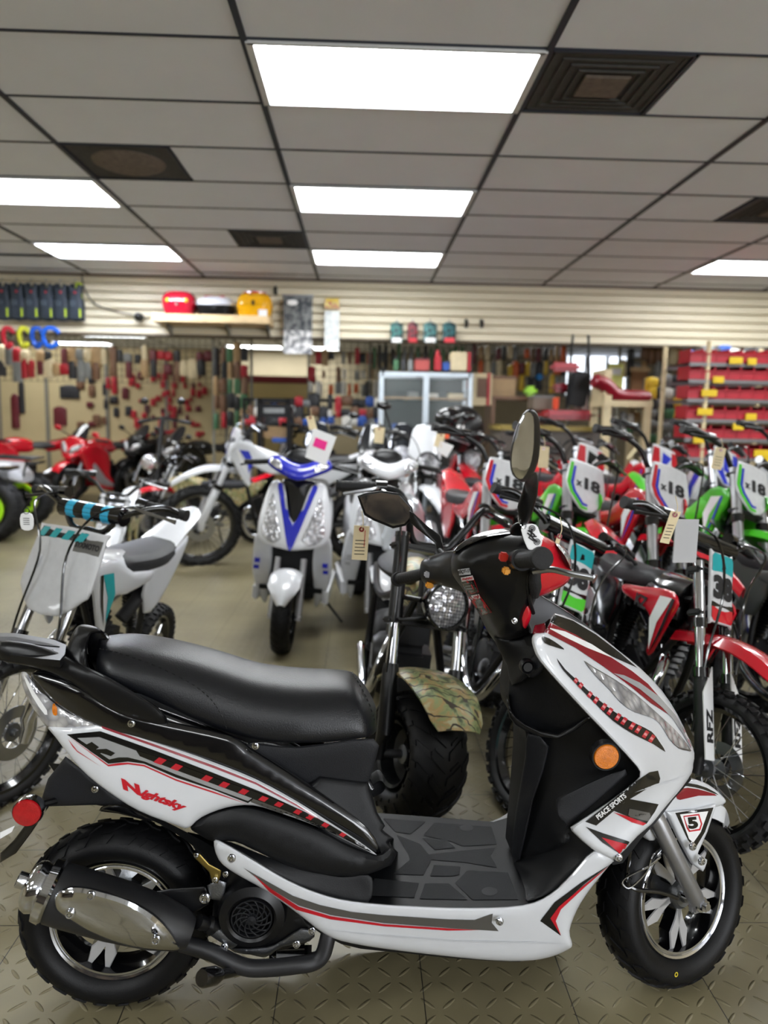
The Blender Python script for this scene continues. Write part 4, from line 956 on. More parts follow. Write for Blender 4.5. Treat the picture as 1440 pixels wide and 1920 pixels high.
hsh('mirror_arm', SATB, [(768, 958, -.29), (776, 962, -.28), (800, 985, -.26), (826, 1004, -.24), (834, 1035, -.21), (820, 1038, -.21), (815, 1018, -.23), (780, 990, -.27), (768, 978, -.29)], .005, 6, .012, 7, 1)
MB().tube([hp(822, 1034, -.215), hp(830, 1046, -.2)], [.012, .018], 14).build('mirror_base', SATB, S)
# ---------------- key tag (a thing of its own)
KT = thing('key_tag', 'white oblong key tag with a printed dirt bike, hanging from the scooter key', 'key tag', M=HM @ MX.Translation(hp(997, 1005, .17)))
kl = hp(997, 1005, .17)
def kp(px, py, s=0): return hp(px, py, .17+s)-kl
mb = MB(); shell(mb, smooth([(978, 988, 0), (990, 982, 0), (1005, 984, 0), (1011, 995, 0), (1017, 1015, 0), (1011, 1027, 0), (995, 1031, 0), (988, 1026, 0), (979, 1002, 0)], 2), lambda u, v, s: kp(u, v, s), 5, .001, 3, .003)
mb.build('plate', WHITEF, KT)
MB().tube(smooth([kp(985, 991, .004), kp(976, 984, .004), kp(972, 972, -.005), kp(980, 966, -.01), kp(986, 975, -.005)], 5, True), .0012, 6).build('key_ring', CHROME, KT)
mb = MB()
for c0, r0 in (((998, 991), 5.5), ((1007, 1016), 5.5)):
    for r in (r0, r0*.5): 
        P = [kp(c0[0]+r*cos(a_), c0[1]+r*sin(a_), .003) for a_ in [2*pi*k/14 for k in range(15)]]; mb.tube(P, .0007, 5)
for q in (((998, 991), (996, 1003), (1000, 1010), (1007, 1016)), ((990, 995), (997, 998), (1003, 1004)), ((995, 1003), (992, 1008), (1001, 1014)), ((989, 999), (996, 1006), (1006, 1006))):
    mb.tube([kp(a_, b2, .003) for a_, b2 in q], .0014, 5)
mb.build('bike_print', INK, KT)
# ---------------- exhaust
def cyl(P, Q, prof, m, nm, parent=None, n=36):
    """lathe about the axis P-Q; prof (r, t) with t 0..1 along it"""
    P = V(P); Q = V(Q); d_ = Q-P; q = d_.normalized().to_track_quat('Y', 'Z').to_matrix().to_4x4()
    return MB(MX.Translation(P) @ q).lathe([(r, t*d_.length) for r, t in prof], None, n).build(nm, m, parent or S)
A1, B1 = hp(98, 1672, .14), hp(358, 1748, .125)
cyl(A1, B1, [(.0001, 0), (.053, 0), (.056, .02), (.057, .1), (.056, .45), (.05, .75), (.04, .92), (.03, 1), (.0001, 1)], mat('satin_black_muffler', (30, 30, 32), .45, noise=.04), 'muffler')
C1 = hp(40, 1653, .14)
cyl(A1, C1, [(.056, -.08), (.0605, .0), (.058, .25), (.046, .32), (.049, .5), (.045, .68), (.035, .8), (.022, .86), (.0001, .87)], CHROME, 'muffler_end_cap')
cyl(hp(60, 1656, .15), hp(33, 1648, .155), [(.014, 0), (.0155, .1), (.0155, 1), (.013, 1), (.012, .2), (.0001, .1)], CHROME, 'exhaust_tip')
ho_, hm_ = hsh('heat_shield', CHROME, [(101, 1690, .2), (106, 1675, .2), (125, 1663, .2), (150, 1661, .2), (185, 1668, .2), (240, 1685, .195), (290, 1714, .185), (320, 1745, .178), (336, 1772, .17), (334, 1780, .17), (318, 1783, .17), (270, 1779, .18), (220, 1768, .185), (170, 1748, .19), (130, 1725, .195), (106, 1708, .2)], .022, 32, .02, 7, 3)
for q in ((170, 1680), (131, 1714), (292, 1763)): screw(hp(q[0], q[1], .216), r=.0095, parent=S)
hdr = [hp(340, 1768, .12), hp(395, 1785, .125), hp(455, 1812, .13), (hp(500, 1815, .13)), hp(560, 1809, .13), hp(590, 1803, .125), hp(606, 1788, .12), hp(615, 1755, .11), hp(618, 1735, .1)]
MB().tube(smooth(hdr, 4, False), .0165, 16).build('exhaust_pipe', MATS['satin_black_muffler'], S)
hsh('muffler_bracket', SATB, [(287, 1672, .1), (320, 1666, .1), (385, 1662, .1), (392, 1675, .1), (392, 1695, .1), (380, 1702, .1), (350, 1720, .1), (345, 1745, .1), (330, 1740, .1), (325, 1698, .1), (290, 1685, .1)], .004, 6, .02, 8, 1)
screw(hp(384, 1685, .115), r=.011)
# ---------------- engine
FC = hp(473, 1715, .12)
ENG = MB(MX.Translation(FC)).lathe([(.0001, .02), (.04, .02), (.045, -.012), (.05, -.016), (.066, -.008), (.07, .006), (.07, .05)], None, 48).build('engine_fan_cover', SATB, S)
g_ = MB(MX.Translation(FC))
for r in (.012, .022, .031, .04): g_.lathe([(r-.0012, -.014), (r+.0012, -.014), (r+.0012, -.008), (r-.0012, -.008)], None, 40, True)
for k in range(12):
    P = [(r*cos(2*pi*k/12+(r-.008)*28), -.014, r*sin(2*pi*k/12+(r-.008)*28)) for r in [.008+.004*i for i in range(9)]]; g_.tube(P, .0016, 5)
g_.lathe([(.0001, -.02), (.009, -.018), (.01, -.01)], None, 20); g_.build('fan_grille', MATTG, ENG)
hsh('engine_case', SATB, [(400, 1690, .09), (440, 1620, .09), (520, 1650, .09), (560, 1700, .09), (590, 1745, .09), (570, 1770, .09), (500, 1785, .09), (440, 1780, .09), (405, 1750, .09)], .008, 12, .17, 12, 2)
hsh('engine_lower_casting', ALU, [(418, 1768, .10), (440, 1778, .10), (500, 1775, .10), (530, 1762, .10), (565, 1740, .10), (590, 1748, .10), (580, 1765, .10), (530, 1775, .10), (508, 1790, .10), (492, 1795, .10), (470, 1790, .10), (440, 1786, .10)], .006, 7, .1, 8, 2)
hsh('engine_upper_bracket', ALU, [(388, 1660, .11), (410, 1650, .11), (425, 1655, .11), (418, 1690, .11), (395, 1686, .11)], .003, 6, .03, 8, 1)
hsh('zinc_link', BRASS, [(362, 1600, .12), (374, 1600, .12), (392, 1620, .12), (415, 1632, .12), (414, 1642, .12), (408, 1656, .12), (398, 1655, .12), (392, 1635, .12), (366, 1610, .12)], .002, 4, .006, 6, 1)
for q in ((368, 1604, .126, .005), (403, 1650, .126, .006), (423, 1639, .125, .006), (421, 1776, .12, .008), (585, 1746, .12, .008), (556, 1771, .13, .008)): screw(hp(*q[:3]), r=q[3])
cyl(hp(372, 1728, .13), hp(405, 1738, .11), [(.0001, 0), (.014, 0), (.015, .2), (.012, .5), (.017, .6), (.017, 1)], SATB, 'oil_filler_cap'); cyl(hp(398, 1736, .115), hp(440, 1760, .09), [(.016, 0), (.018, .5), (.018, 1), (.0001, 1)], ALU, 'oil_filler_neck')
MB().box(hp(545, 1790, .05), (.09, .06, .05), bev=.015).build('engine_sump', GLOSSB, S)
MB().tube(smooth([hp(382, 1832, .2), hp(420, 1826, .16), hp(470, 1815, .1), (hp(560, 1800, .03)), hp(600, 1790, 0)], 4, False), .0095, 12).build('centre_stand', GLOSSB, S)
cyl(hp(378, 1834, .21), hp(412, 1828, .17), [(.0001, 0), (.015, 0), (.0175, .1), (.0175, .7), (.012, 1)], GLOSSB, 'stand_foot')
# dark mass under the body: swing arm, air box, shock
hsh('swing_arm_case', MATTB, [(300, 1600, -.02), (400, 1600, -.02), (470, 1620, -.02), (480, 1700, -.02), (400, 1740, -.02), (260, 1740, -.02), (200, 1710, -.02)], .0, 12, .08, 14, 2)
hsh('air_box', MATTB, [(352, 1560, .06), (410, 1580, .07), (470, 1615, .08), (450, 1660, .08), (400, 1645, .07), (370, 1600, .06)], .0, 12, .12, 12, 2)
hsh('wheel_well', MATTB, [(90, 1430, .05), (150, 1450, .07), (230, 1500, .09), (330, 1550, .1), (420, 1600, .1), (470, 1640, .1), (430, 1660, .08), (380, 1600, .07), (300, 1545, .07), (220, 1515, .06), (150, 1500, .05)], .0, 12, .16, 12, 2)
# rear mudguard, plate holder, reflector
hsh('rear_mudguard', MATTG, [(123, 1418, .06), (150, 1440, .075), (200, 1480, .085), (238, 1508, .09), (150, 1510, .08), (92, 1512, .07), (78, 1498, .065), (90, 1460, .06)], .006, 10, .12, 10, 1)
screw(hp(178, 1480, .10), r=.007)
hsh('hugger', GLOSSB, [(185, 1520, .05), (205, 1507, .06), (245, 1510, .07), (290, 1540, .07), (260, 1535, .07), (220, 1525, .06)], .004, 6, .12, 8, 2)
hsh('licence_plate_holder', GLOSSB, [(78, 1500, .05), (92, 1512, .05), (60, 1560, .05), (30, 1600, .05), (0, 1618, .05), (0, 1600, .05), (26, 1575, .05), (52, 1540, .05)], .004, 5, .1, 8, 1)
hsh('holder_sticker', WHITEF, [(0, 1561, .06), (28, 1548, .06), (22, 1560, .06), (0, 1573, .06)], .0, 3, .004, 6, 1)
rc_ = hp(55, 1518, .12)
cyl(rc_+V((0, .012, 0)), rc_+V((0, -.012, 0)), [(.0001, 0), (.026, 0), (.029, .2), (.0295, .8), (.028, 1)], CHROME, 'reflector_housing', n=30)
cyl(rc_+V((0, -.011, 0)), rc_+V((0, -.016, 0)), [(.0271, 0), (.026, .7), (.02, .95), (.0001, 1)], REDLENS, 'round_red_reflector', n=30)
MB().tube([rc_+V((0, .01, 0)), hp(110, 1500, .07)], .007, 8).build('reflector_stem', SATB, S)
# ================================================================== OTHER VEHICLES
SEATM = mat('bike_seat_vinyl', (34, 35, 38), .55, noise=.04, bump=.3, bscale=400)
FRAMEB = mat('black_frame_tube', (14, 14, 15), .35, noise=.04)
KNOB = mat('knobby_rubber', (20, 20, 22), .65, noise=.12, scale=40)
ENGB = mat('black_engine_case', (22, 22, 24), .4, noise=.1, bump=.4, bscale=250)
def gear(label, cat, name, x, y, head, lean, group=None):
    """empty at the front wheel's contact point; x forward, y to the left"""
    M = MX.Translation((x, y, 0)) @ MX.Rotation(head, 4, 'Z') @ MX.Rotation(-lean, 4, 'X')
    return thing(name, label, cat, M=M, group=group)
def grp(name, parent):
    o = bpy.data.objects.new(name, None); COL.objects.link(o); o.parent = parent; o.empty_display_size = .05; return o
def flat(mb, pts, th, y0, M=None, bulge=.006, edge=.03, step=.03, both=False):
    """plastic plate in the x-z plane whose outer face lies at y = y0 (side given by the sign)"""
    sg = 1 if y0 >= 0 else -1
    return shell(mb, [(p[0], p[1], abs(y0)+(p[2] if len(p) > 2 else 0)) for p in pts], lambda u, v, s: V((u, sg*s, v)), step, bulge, edge, th, both)
def spoke_wheel(parent, M, R, rr, Wd, rimc, nsp=32, knob=True, full=True, disc=True):
    o = grp('wheel', parent)
    MB(M).lathe(tire_prof(R, rr, Wd, 14), None, 48 if full else 28, True).build('tire', KNOB, o)
    if knob:
        n = 34 if full else 24; t = MB(M); h = .011*(R/.25)
        lugs(t, R, rr, Wd, [(n, -14, 14, .5, h, 0, 0), (n, 24, 52, .5, h, .1, .5), (n, -24, -52, .5, h, .1, .5), (n, 60, 84, .42, h*.8, 0, 0), (n, -60, -84, .42, h*.8, 0, 0)])
        t.build('tread', KNOB, o, 60)
    w2 = Wd*.62; q = rr
    MB(M).lathe([(q-.004, -w2), (q+.006, -w2-.002), (q+.006, -w2+.006), (q-.004, -w2*.5), (q-.012, 0), (q-.004, w2*.5), (q+.006, w2-.006), (q+.006, w2+.002), (q-.004, w2), (q-.018, 0)], None, 48 if full else 28, True).build('rim', rimc, o)
    s = MB(M)
    for k in range(nsp):
        a = 2*pi*k/nsp; b_ = a+(.75 if k % 4 < 2 else -.75); sd = (1 if k % 2 else -1)
        s.tube([(.024*cos(b_), sd*.026, .024*sin(b_)), ((q-.008)*cos(a), sd*.004, (q-.008)*sin(a))], .0015 if full else .002, 4, False)
    s.build('spokes', CHROME, o)
    MB(M).lathe([(.0001, -.05), (.012, -.05), (.014, -.032), (.03, -.03), (.032, -.024), (.016, -.018), (.016, .018), (.032, .024), (.03, .03), (.014, .032), (.012, .05), (.0001, .05)], None, 20).build('hub', ALU, o)
    if disc:
        d = MB(M); d.lathe([(R*.2, .034), (R*.36, .034), (R*.36, .037), (R*.2, .037)], None, 30, True)
        d.build('brake_disc', STEEL, o)
    return o
def dirt_bike(label, x, y, head, lean=0, steer=0, k=1., Rf=.255, Rr=.22, wb=1.12, H=.92, Hs=.76, barw=.34, col=None, body=None, shroud=None, plate=None, forkc=None, rim=None, plate_fn=None, full=True, Wf=.036, Wr=.045, spread=.075,
              slider=None, guard=None, cat='dirt bike', name='dirt_bike', headlamp=False, fender=True, pad=None, group=None, exhaust=True, shroud_fn=None, knob=True, seatm=None, rise=.14, spokes=32, fk=1., pks=1., cables=True, shk=1., padstripe=None):
    col = col or REDG; body = body or WHITE; shroud = shroud or col; forkc = forkc or CHROME; rim = rim or GLOSSB; slider = slider or ENGB
    t = gear(label, cat, name, x, y, head, lean, group)
    u = V((-.42, 0, .907)); F = V((0, 0, Rf)); Lf = (H-.09-Rf)/.907; T = F+u*Lf+V((.0, 0, 0))
    SM = MX.Translation(F) @ MX.Rotation(steer, 4, u) @ MX.Translation(-F)
    spoke_wheel(t, SM @ MX.Translation(F), Rf, Rf*.8, Wf, rim, spokes, knob, full)
    fw = V((.907, 0, .42))      # forward normal of the fork
    for s in (-1, 1):
        o = grp('fork_leg', t); yv = V((0, s*spread, 0))
        off = fw*.02
        MB(SM).tube([F+yv*.9+V((0, 0, -.02)), F+yv+off*.3+u*.03, F+yv+off+u*.05, F+yv+off+u*(Lf*.43), F+yv+off+u*(Lf*.45)], [.016*fk, .02*fk, .0235*fk, .0235*fk, .021*fk], 14).build('fork_slider', slider, o)
        MB(SM).tube([F+yv+off+u*(Lf*.45), F+yv+off+u*(Lf+.04)], .0175*fk, 14).build('fork_tube', forkc, o)
        MB(SM).tube([F+yv+off+u*(Lf*.44), F+yv+off+u*(Lf*.49)], .027*fk, 14).build('dust_seal', GLOSSB, o)
        MB(SM).tube([F+yv+off+u*(Lf*.7), F+yv+off+u*(Lf*.75)], .0225*fk, 12).build('fork_clamp', GLOSSB, o)
        if guard:
            g = MB(SM); P = [F+yv+off+fw*.026+u*a+V((0, b_*s, 0)) for a, b_ in ((.02, -.02), (.02, .022), (Lf*.36, .026), (Lf*.5, -.022))]
            g.add(P+[p-fw*.004 for p in P], [(0, 1, 2, 3), (7, 6, 5, 4), (0, 4, 5, 1), (1, 5, 6, 2), (2, 6, 7, 3), (3, 7, 4, 0)]); g.build('fork_guard', guard, o)
            if full:
                tm = MB(SM); text_on(tm, 'RFZ', F+yv+off+fw*.0275+u*(Lf*.2)+V((0, 0, 0)), u, V((0, -1, 0)), .1, .03, bold=.04); tm.build('guard_lettering', INK, o)
    for a in (Lf*.78, Lf+.01): MB(SM).box(F+fw*.012+u*a, (.05, spread*2+.05, .022), MX.Rotation(-.433, 4, 'Y'), bev=.006).build('triple_clamp', ENGB, t)
    # front fender
    if fender:
        zc = F+u*(Lf*.66); f = MB(SM); secs = []
        n = 14
        for i in range(n+1):
            g = i/n; xx = -.2+.56*g; zz = zc.z+.0-.25*max(0, g-.42)**1.6*1.3-.16*max(0, .3-g)*.8+.02
            wv = (.045+.03*sin(pi*min(1, g*1.25)))*(1-.72*max(0, g-.8)/.2)
            row = []
            for j in range(9):
                q = -1+j/4.; row.append(V((zc.x+.1+xx, wv*q, zz+.018*(1-q*q)-.022*(abs(q) > .99))))
            for j in range(8, -1, -1):
                q = -1+j/4.; row.append(V((zc.x+.1+xx, wv*q*.97, zz-.004+.018*(1-q*q)-.022*(abs(q) > .99))))
            secs.append(row)
        f.loft(secs); f.build('front_fender', col, t)
    # plate
    if plate is not None:
        pc = F+u*(Lf*(.82 if plate == 'wide' else .93))+fw*.055
        EX = V((0, 1, 0)); EY = (u+fw*.05).normalized(); EN = fw
        ol = [(-.075, .1), (-.06, .118), (.06, .118), (.075, .1), (.088, .0), (.075, -.045), (.028, -.11), (-.028, -.11), (-.075, -.045), (-.088, .0)]
        if plate == 'square': ol = [(-.058, .105), (-.045, .115), (.045, .115), (.058, .105), (.058, -.105), (.045, -.115), (-.045, -.115), (-.058, -.105)]
        if plate == 'wide': ol = [(-.115, .105), (-.10, .12), (.10, .12), (.115, .105), (.12, -.03), (.105, -.06), (.05, -.11), (-.05, -.11), (-.105, -.06), (-.12, -.03)]
        kx, ky = (1.28, .86) if plate == 'hex' else (1, 1)
        mp = lambda a, b_, s: pc+EX*(a*pks*kx)+EY*(b_*pks*ky)+EN*(s-.25*a*a*4)
        m_ = MB(SM); shell(m_, smooth([(a, b_, 0) for a, b_ in ol], 2), mp, .02, .004, .012, .006)
        pk = m_.build('number_plate', MATS.get('plate_base') or mat('plate_base', (205, 206, 208), .35, coat=.4), t)
        if plate_fn: plate_fn(pk, lambda a, b_, l: SM @ mp(a, b_, .004+l), SM)
    # handlebar
    B = F+u*(Lf+.06)-fw*.01; o = grp('handlebar', t)
    P = [(0, 0, 0), (0, .07, 0), (-.015, .13, .06), (-.03, .2, rise-.05), (-.06, barw-.05, rise-.03), (-.08, barw, rise-.045)]
    hb = MB(SM); full_p = [B+V((p[0], -p[1], p[2])) for p in P[::-1]]+[B+V(p) for p in P[1:]]
    hb.tube(smooth(full_p, 4, False), .0115, 12).build('bar', FRAMEB if not pad else GLOSSB, o)
    if pad is not None: MB(SM).tube([B+V((-.02, -.14, .06)), B+V((-.02, .14, .06))], [.033, .033], 12).build('crossbar_pad', pad, o)
    if padstripe is not None:
        for q_ in range(3):
            ps = MB(SM); c0 = B+V((-.02, -.1+.08*q_, .06)); ps.tube([c0, c0+V((.0, .035, .0))], .0336, 14).build('pad_stripe', padstripe, o)
    for s in (-1, 1):
        a = B+V((-.068, s*(barw-.13), rise-.034)); e = B+V((-.088, s*(barw+.015), rise-.047))
        Pp = [a+(e-a)*i/16 for i in range(17)]
        MB(SM).tube(Pp, [.0195 if i % 2 else .0175 for i in range(17)], 14).tube([e, e+(e-a).normalized()*.008], .0205, 14).build('hand_grip', RIB, o)
        MB(SM).tube([a, a-(e-a)*.28], .021, 12).build('control_housing', GLOSSB, o)
        MB(SM).tube(smooth([a-(e-a)*.1+V((.03, 0, 0)), a+V((.06, 0, -.005)), e+V((.05, 0, -.02))], 4, False), [.006]*8+[.009], 8, flat=.7).build('lever', SATB if s < 0 else STEEL, o)
        if cables or s > 0: MB(SM).tube(smooth([a+V((.02, 0, 0)), B+V((.11, s*.14, rise*.6)), F+u*(Lf*.9)+fw*.1+V((0, s*(.06 if cables else .13), 0)), F+u*(Lf*.55)+fw*.05+V((0, s*(spread+.01), 0)), F+u*.1+V((0, s*(spread+.02), 0))], 6, False), .0042, 6).build('control_cable', GLOSSB, o)
    if headlamp:
        hc = F+u*(Lf*.86)+fw*.1
        q = fw.to_track_quat('Y', 'Z').to_matrix().to_4x4(); Mh = SM @ MX.Translation(hc) @ q
        hl = MB(Mh).lathe([(.0001, -.09), (.04, -.085), (.078, -.04), (.092, .0), (.092, .02), (.085, .022)], None, 36).build('headlamp_shell', GLOSSB, t)
        MB(Mh).lathe([(.0001, .022), (.04, .021), (.07, .015), (.085, .01)], None, 36).build('headlamp_lens', LENS, hl)
        gm = MB(Mh)
        for i in range(-7, 8):
            w_ = sqrt(max(0, .08**2-(.0105*i)**2)); gm.tube([(.0105*i, .024, -w_), (.0105*i, .024, w_)], .0007, 4, False); gm.tube([(-w_, .024, .0105*i), (w_, .024, .0105*i)], .0007, 4, False)
        gm.build('lamp_grid', GLOSSB, hl)
    # frame
    hx, hz_ = T.x-.01, T.z-.08
    fr = MB()
    fr.tube([(hx+.01, 0, hz_-.1), (hx-.02, 0, hz_+.05)], .026, 12)
    for s in (-1, 1):
        fr.tube(smooth([(hx, s*.02, hz_), (hx-.28, s*.06, Hs-.08), (-wb*.72, s*.07, Hs-.1), (-wb*1.02, s*.06, Hs-.02)], 4, False), .0135, 8)
        fr.tube(smooth([(hx, s*.02, hz_-.08), (hx-.1, s*.07, .42), (hx-.2, s*.085, .24), (-wb*.55, s*.085, .22), (-wb*.66, s*.085, .36), (-wb*.68, s*.07, Hs-.1)], 4, False), .0135, 8)
    fr.build('frame', FRAMEB, t)
    sw = MB()
    for s in (-1, 1): sw.tube([(-wb*.63, s*.075, .33), (-wb*.9, s*.085, Rr+.03), (-wb-.03, s*.085, Rr)], [.022, .02, .016], 8)
    sw.tube([(-wb*.63, -.08, .33), (-wb*.63, .08, .33)], .02, 8); sw.build('swingarm', ALU if full else ENGB, t)
    sp = MB(); A_, B_ = V((-wb*.68, 0, Hs-.14)), V((-wb*.78, 0, .32))
    for i in range(12): 
        c0 = A_+(B_-A_)*(.15+.7*i/12); sp.lathe([(.028, -.006), (.034, 0), (.028, .006)], MX.Translation(c0) @ MX.Rotation(pi/2, 4, 'X'), 12)
    sp.tube([A_, B_], .016, 8); sp.build('rear_shock', SATB, t)
    spoke_wheel(t, MX.Translation((-wb, 0, Rr)), Rr, Rr*.74, Wr, rim, spokes-4 if spokes > 8 else spokes, knob, full)
    # engine
    ex = hx-.27; e = grp('engine', t)
    eb = MB().box((ex-.02, 0, .33), (.26, .15, .2), bev=.045)
    for s in (-1, 1):
        eb.lathe([(.0001, .085*1), (.05, .084), (.075, .075), (.08, .05)], MX.Translation((ex-.07, 0, .32)) @ MX.Scale(s, 4, (0, 1, 0)), 24)
        eb.lathe([(.0001, .095), (.028, .094), (.04, .085), (.045, .06)], MX.Translation((ex+.04, 0, .3)) @ MX.Scale(s, 4, (0, 1, 0)), 20)
    eb.build('crankcase', ENGB, e)
    cy = MB()
    for i in range(7): cy.box((ex+.07+.013*i, 0, .42+.026*i), (.125, .125, .01), MX.Rotation(.46, 4, 'Y'), bev=.004)
    cy.box((ex+.11, 0, .5), (.075, .08, .2), MX.Rotation(.46, 4, 'Y'), bev=.01); cy.build('cylinder_fins', ENGB, e)
    bl = MB()
    for s in (-1, 1):
        for i in range(8):
            a = 2*pi*i/8; bl.ball((ex-.02+.1*cos(a), s*.077, .33+.075*sin(a)), .0065, 6)
    bl.build('case_bolts', CHROME, e)
    MB().tube(smooth([(ex-.05, .05, .48), (ex-.12, .07, .55), (ex-.2, .05, .58)], 4, False), .028, 10).build('intake_boot', RIB, e)
    if exhaust:
        MB().tube(smooth([(ex+.17, -.03, .5), (ex+.24, -.06, .46), (ex+.25, -.1, .34), (ex+.17, -.12, .22), (ex-.02, -.125, .24), (ex-.15, -.125, .33), (ex-.28, -.125, .47)], 5, False), .0185, 12).build('exhaust_pipe', CHROME, t)
        MB().tube([(ex-.26, -.125, .45), (ex-.34, -.125, .5), (ex-.58, -.13, .62), (ex-.6, -.13, .63)], [.022, .043, .043, .025], 16).build('muffler', STEEL, t)
    for s in (-1, 1): MB().tube([(ex-.12, s*.09, .24), (ex-.13, s*.2, .24)], .012, 8).box((ex-.13, s*.17, .25), (.05, .08, .012)).build('foot_peg', STEEL, t)
    # tank, shrouds, seat
    tk = MB(); secs = []
    for i in range(9):
        g = i/8; xx = hx-.03-.3*g; w_ = .085*sin(pi*(.22+.62*g)); zt = hz_+.06-(hz_+.06-Hs-.01)*g; zb = zt-.17
        secs.append([V((xx, w_*cos(a)*1.1, (zt+zb)/2+(zt-zb)/2*sin(a))) for a in [2*pi*j/16 for j in range(16)]])
    tk.loft(secs).build('fuel_tank', body, t)
    so = [(hx+.09, hz_+.0), (hx+.05, hz_-.08), (hx-.03, hz_-.24), (hx-.07, hz_-.25), (hx-.08, hz_-.12), (hx-.2, Hs-.12), (hx-.4, Hs-.11), (hx-.42, Hs-.07), (hx-.24, Hs-.04), (hx-.08, hz_+.03), (hx+.03, hz_+.04)]
    so = [(hx-.1+(a-hx+.1)*shk, hz_-.07+(b_-hz_+.07)*shk) for a, b_ in so]
    for s in (-1, 1):
        m_ = MB(); flat(m_, smooth([(a, b_, 0) for a, b_ in so], 2), .008, s*.105, bulge=.008, edge=.03, step=.03)
        sk = m_.build('tank_shroud', shroud, t)
        if shroud_fn: shroud_fn(sk, s, hx, hz_, Hs)
    st = MB(); secs = []; x0, x1 = hx-.18, -wb*1.0
    for i in range(13):
        g = i/12; xx = x0+(x1-x0)*g; zt = Hs+.035*(1-g)**2+.045*max(0, g-.5)**2*2-(.015 if 0 < i < 12 else .05); w_ = .06+.05*sin(pi*min(1, g*.85+.1)); th = .085
        if i in (0, 12): w_ *= .7; th = .04
        secs.append([V((xx, w_*(abs(cos(a))**.7)*(1 if cos(a) > 0 else -1), zt-th/2+th/2*(abs(sin(a))**.7)*(1 if sin(a) > 0 else -1))) for a in [2*pi*j/16 for j in range(16)]])
    st.loft(secs).build('seat', seatm or SEATM, t)
    for s in (-1, 1):
        m_ = MB(); flat(m_, smooth([(-wb*.62, Hs-.07, 0), (-wb*.95, Hs-.02, -.02), (-wb*1.05, Hs-.0, -.03), (-wb*.98, Hs-.1, -.02), (-wb*.78, Hs-.24, 0), (-wb*.66, Hs-.26, 0)], 2), .008, s*.1, bulge=.008, edge=.03, step=.035); m_.build('side_panel', body, t)
    rf_ = MB(); secs = []
    for i in range(9):
        g = i/8; xx = -wb*.9-.36*g; zz = Hs-.02+.13*g-.02*g*g; w_ = .085-.03*g-(.03 if i == 8 else 0)
        row = [V((xx, w_*q, zz+.012*(1-q*q))) for q in (-1, -.5, 0, .5, 1)]+[V((xx, w_*q, zz-.006+.012*(1-q*q))) for q in (1, .5, 0, -.5, -1)]
        secs.append(row)
    rf_.loft(secs).build('rear_fender', col, t)
    ks = MB().tube([(-wb*.58, .09, .24), (-wb*.6, .2, .01)], .009, 8).build('kickstand', FRAMEB, t)
    return t
def quadf(mb, fn, pts, l):
    """flat patch given in plate coordinates"""
    A = [fn(a, b_, l) for a, b_ in pts]; n = len(A); mb.add(A, [tuple(range(n))]); return mb
def ptext(parent, fn, stt, c, w_, h, m, l, bold=.03, rot=0):
    vs, fs, _ = text_mesh(stt, bold); mb = MB()
    cr, sr = cos(rot), sin(rot)
    mb.add([fn(c[0]+x*w_*cr-y*h*sr, c[1]+x*w_*sr+y*h*cr, l) for x, y in vs], fs); mb.build('lettering', m, parent, fix=False)
def pp(nm, parent, fn, pts, m, l):
    o = smooth([(a, b_, 0) for a, b_ in pts], 1); P, F_, A, B_ = tri(o, .012); mb = MB(); mb.add([fn(p[0], p[1], l) for p in P], [tuple(f) for f in F_]); mb.build(nm, m, parent, fix=False)
def plate38(c2):
    def f(pk, fn, SM):
        pp('teal_band', pk, fn, [(-.055, .05), (-.055, .1), (-.045, .112), (.045, .112), (.055, .1), (.055, .05)], TEAL, .0012)
        pp('black_band', pk, fn, [(-.055, -.05), (.055, -.05), (.055, -.066), (-.055, -.066)], BLACKF, .0012)
        pp('lower_band', pk, fn, [(-.055, -.066), (.055, -.066), (.055, -.1), (.045, -.112), (-.045, -.112), (-.055, -.1)], c2, .0014)
        ptext(pk, fn, '38', (0, -.0), .1, .08, INK, .003, .07)
        pp('black_mark', pk, fn, [(-.01, .06), (.012, .068), (.006, .085), (-.006, .085)], BLACKF, .002)
    return f
def plate18(c1, c2):
    def f(pk, fn, SM):
        ol = [(-.075, .1), (-.088, .0), (-.075, -.045), (-.028, -.11), (.0, -.11), (0, -.098), (-.022, -.096), (-.062, -.04), (-.074, .0), (-.063, .1)]
        for s, nm in ((1, 'edge_stripe'),):
            pp(nm, pk, lambda a, b_, l, s=s: fn(a*s, b_, l), ol, c1, .0012)
            pp('inner_stripe', pk, lambda a, b_, l, s=s: fn(a*s*.84, b_*.84, l), ol, c2, .002)
        ptext(pk, fn, 'x', (-.04, .005), .026, .026, INK, .003, .04); ptext(pk, fn, '18', (.02, .015), .074, .058, INK, .003, .05)
    return f
# ---------------------------------------------------------------- the bikes
BLUEF = mat('blue_film', (35, 50, 180), .35, noise=.02); GREENF = mat('green_film', (80, 195, 50), .35, noise=.02)
SILVP = mat('silver_fork', (190, 192, 196), .3, .9, noise=.02)
def head(dx, dy): return atan2(dy, dx)
def shr(c1, c2, mark=None):
    def f(sk, s, hx, hz_, Hs):
        fn = lambda a, b_, l: V((hx+a, s*(.105+.0085+l), hz_+b_))
        pp('shroud_stripe', sk, fn, [(.03, .0), (-.05, -.01), (-.09, -.1), (-.05, -.2), (-.035, -.1)], c1, .001)
        pp('shroud_accent', sk, fn, [(.05, .0), (.03, .0), (-.0, -.1), (-.045, -.22), (.01, -.12)], c2, .0018)
        if mark: ptext(sk, lambda a, b_, l: fn(a*(-s), b_, l), mark, (.13*s if 0 else (.17*s), -.06), .09, .045, INK, .003, .04)
    return f
